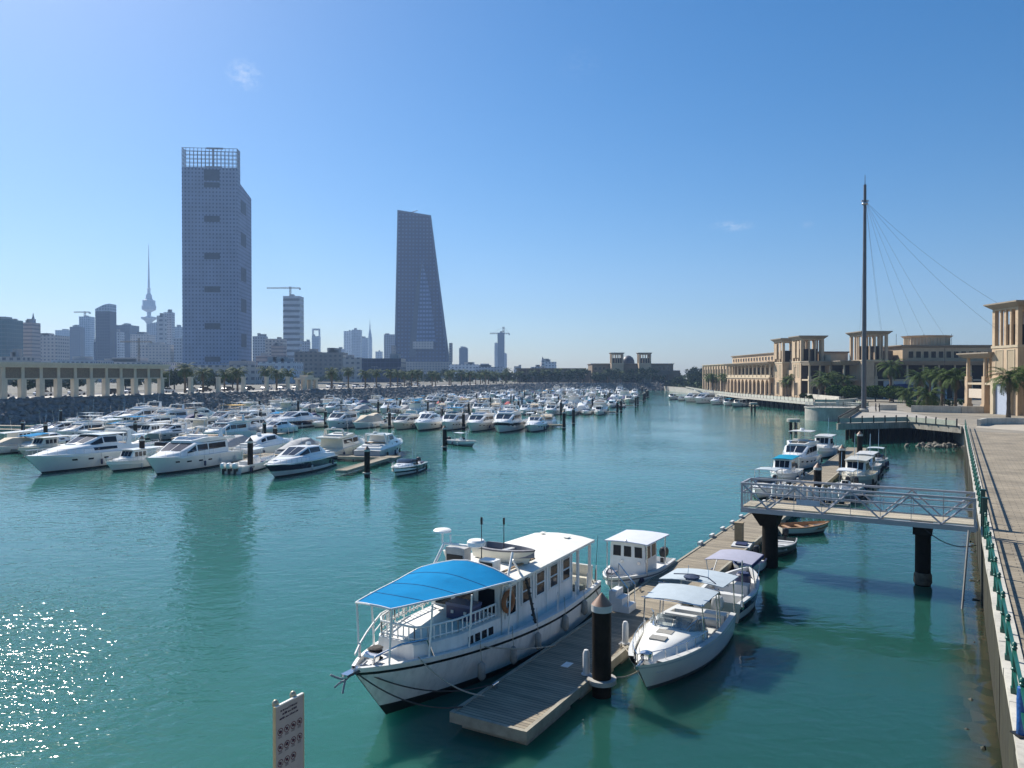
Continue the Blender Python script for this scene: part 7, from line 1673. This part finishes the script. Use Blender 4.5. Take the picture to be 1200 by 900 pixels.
for y0, y1 in ((231, 246), (269, 285), (311, 327), (348, 364), (390, 406), (421, 428)):
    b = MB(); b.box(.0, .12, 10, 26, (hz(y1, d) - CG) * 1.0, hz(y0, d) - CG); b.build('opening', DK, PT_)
b = MB(); b.box(-26, -13, 3.5, 5.5, ZR, ZR + 2.2); b.box(-20.5, -19, 4, 5, ZR + 2.2, ZC + .3); b.box(-25, -12, 4, 5, ZC + .3, ZC + 1.5); b.build('roof_crane', GREYM, PT_)
# sloping tower
d = 1100; SL = thing('sloping_tower', 'dark blue sloping tower with lattice facade and a slanted top', 'tower', ((495 - 600) / F * d, d, CG))
def SX(px): return (px - 495) / F * d
z1, z2 = hz(245, d) - CG, hz(250.5, d) - CG
SF = facade('lattice_glass', (.004, .014, .075), (.038, .085, .24), 5.0, 5.4, .52, .42, .15, .2, .5, .06)  # lighter glass cells hold the reflected sky in their colour
b = MB(); bb = [(SX(462.5), 0, 0), (SX(527.5), 0, 0), (SX(525), 62, 0), (SX(464), 62, 0)]; tt = [(SX(465), 14, z1), (SX(503), 18, z2), (SX(502), 40, z2 - 3), (SX(466), 44, z1 - 2)]
b.frustum(bb, tt); b.build('shaft', SF, SL)
b = MB()
for i in range(4):
    b.cyl(bb[i], tt[i], 1.3, 1.0, 6); b.cyl(tt[i], tt[(i + 1) % 4], 1.2, 1.2, 6)
b.build('edge_frame', mat('tower_edge', (.05, .08, .17), .5, .1), SL)
def SP(px, y):                           # a point on the front face
    z = hz(y, d) - CG; return Vector((SX(px), 14 * z / z1 + 2.5 * z / z1 * 0 - .6, z))
def SP(px, y):
    z = hz(y, d) - CG; f = z / z1; xl = SX(462.5) + (SX(465) - SX(462.5)) * f; xr = SX(527.5) + (SX(503) - SX(527.5)) * f; x = SX(px); g = (x - xl) / (xr - xl); return Vector((x, 14 * f + 4 * f * g - .8, z))
b = MB(); P = [SP(487.5, 402), SP(511, 402), SP(503, 340), SP(494, 305), SP(491, 340)]; b.frustum([p + Vector((0, .7, 0)) for p in P], P); b.build('glass_curtain', facade('bright_curtain', (.02, .045, .14), (.15, .23, .42), 4.6, 6.0, .78, .5, 0, 0, .4, .1), SL)
DG = mat('dark_facet_glass', (.022, .036, .085), .3, .15, .05, spec=.2)
b = MB(); P = [SP(479, 418), SP(487, 418), SP(490.5, 340), SP(493.5, 305), SP(488, 330)]; b.frustum([p + Vector((0, .9, 0)) for p in P], [p + Vector((0, .25, 0)) for p in P]); b.build('facet', DG, SL)
b = MB(); b.box(SX(484), SX(508), -2, -.3, hz(409, d) - CG, hz(400, d) - CG); b.build('entrance_block', F1, SL)
b = MB(); b.box(SX(459), SX(530), -6, -1, 0, hz(424, d) - CG); b.box(SX(459), SX(463.8), -3, 8, hz(424, d) - CG + .05, hz(405, d) - CG); b.box(SX(526.5), SX(530), -3, 8, hz(424, d) - CG + .05, hz(402, d) - CG); b.build('podium', BR, SL)
b = MB(); b.box(SX(470), SX(482), 30, 31.5, z1 - 2, z1 + 1.5); b.cyl((SX(476), 30, z1), (SX(487), 30, z1 + 4), .7, .5, 5); b.build('roof_crane', GREYM, SL)
# telecommunications tower
d = 2230; LT = thing('telecom_tower', 'slender telecommunications tower with two bulging pods and a long needle', 'tower', ((175 - 600) / F * d, d, CG))
zz = lambda y: hz(y, d) - CG; q = d / F
b = MB(); b.lathe([(5.2 * q * .62, 0), (2.6 * q, zz(392)), (2.4 * q, zz(378))], 18); b.build('shaft', mat('pale_tower_concrete', (.40, .41, .44), .8, .1), LT, smooth=40)
b = MB(); b.lathe([(2.6 * q, zz(380)), (4.5 * q, zz(376.5)), (8.6 * q, zz(373.5)), (8.8 * q, zz(372)), (4.5 * q, zz(371)), (2.2 * q, zz(371))], 22); b.build('lower_pod', F3, LT, smooth=40)
b = MB(); b.lathe([(2.2 * q, zz(371)), (2.4 * q, zz(366)), (7.6 * q, zz(363)), (8.0 * q, zz(359)), (7.0 * q, zz(357.6)), (7.0 * q, zz(352.4)), (5 * q, zz(351.8)), (3.6 * q, zz(350)), (3.2 * q, zz(346)), (1.8 * q, zz(344))], 22); b.build('upper_pod', F3, LT, smooth=40)
b = MB(); b.lathe([(1.8 * q, zz(344)), (1.7 * q, zz(339)), (3.0 * q, zz(338.6)), (1.5 * q, zz(338))], 12); b.lathe([(1.4 * q, zz(338)), (.55 * q, zz(305)), (.18 * q, zz(287))], 8); b.build('needle', F4, LT, smooth=40)
crane('tower_crane', 'tower crane on top of the tower under construction', 340.5, 1160, 347, 336, 313, 352); crane('tower_crane', 'small hazy tower crane on the blue glass tower pair', 100, 1360, 371, 365, 87, 106); crane('tower_crane', 'tower crane beside the dark tower right of the sloping one', 590, 1890, 432, 383, 574, 597); crane('tower_crane', 'dark low crane in front of the telecommunications tower', 163, 560, 424, 396, 141, 178)
# distant tree belt and shore strips
r = random.Random(5)
b = MB()
for k in range(2600):
    x = r.uniform(-700, 420); y = r.uniform(575, 680) if x > -140 else r.uniform(330, 640) + 0
    if x <= -140 and y < 300: continue
    p = Vector((x, y, CG + r.uniform(0, 6.5))); s_ = r.uniform(.9, 2.2); n1 = Vector((r.uniform(-1, 1), r.uniform(-1, 1), r.uniform(-.5, 1))).normalized(); t1 = n1.orthogonal().normalized(); t2 = n1.cross(t1)
    for j in range(3):
        o_ = p + Vector((r.uniform(-2, 2), r.uniform(-2, 2), r.uniform(-1, 1))); b.add([o_ - t1 * s_ - t2 * s_ * .6, o_ + t1 * s_ - t2 * s_ * .5, o_ + t1 * s_ * .8 + t2 * s_ * .6, o_ - t1 * s_ * .7 + t2 * s_ * .7], [(0, 1, 2, 3)])
for k in range(1500):
    y = r.uniform(396, 575); x = 101 + max(0, (440 - y)) * -.12 + abs(r.gauss(0, 9)) + 1.5; p = Vector((x, y, G + r.uniform(0, 3.2))); s_ = r.uniform(.4, 1.0); n1 = Vector((r.uniform(-1, 1), r.uniform(-1, 1), r.uniform(-.5, 1))).normalized(); t1 = n1.orthogonal().normalized(); t2 = n1.cross(t1)
    for j in range(2):
        o_ = p + Vector((r.uniform(-1, 1), r.uniform(-1, 1), r.uniform(-.6, .6))); b.add([o_ - t1 * s_ - t2 * s_ * .6, o_ + t1 * s_ - t2 * s_ * .5, o_ + t1 * s_ * .8 + t2 * s_ * .6, o_ - t1 * s_ * .7 + t2 * s_ * .7], [(0, 1, 2, 3)])
tag(b.build('far_tree_belt', LEAFD), kind='stuff')
for k in range(9):
    x = 104 + k * 9; place(TP[k % 3], (x, 560 + rnd.uniform(0, 25), CG), rnd.uniform(0, 6), f'dark tree right of the wind tower hall, {ordn[k]} from the left', 'trees right of the far hall', (1.4, 1.4, 1.5))
for k in range(10):
    place(TP[k % 3], (106 + rnd.uniform(0, 14), 392 + k * 13, G), rnd.uniform(0, 6), f'dark tree beyond the far low arcade wing, {ordn[k]} going away', 'trees beyond the arcade wing', (1.2, 1.2, 1.25))
for pr_ in PP + TP + cars:
    if pr_.name not in USED: bpy.data.objects.remove(pr_)
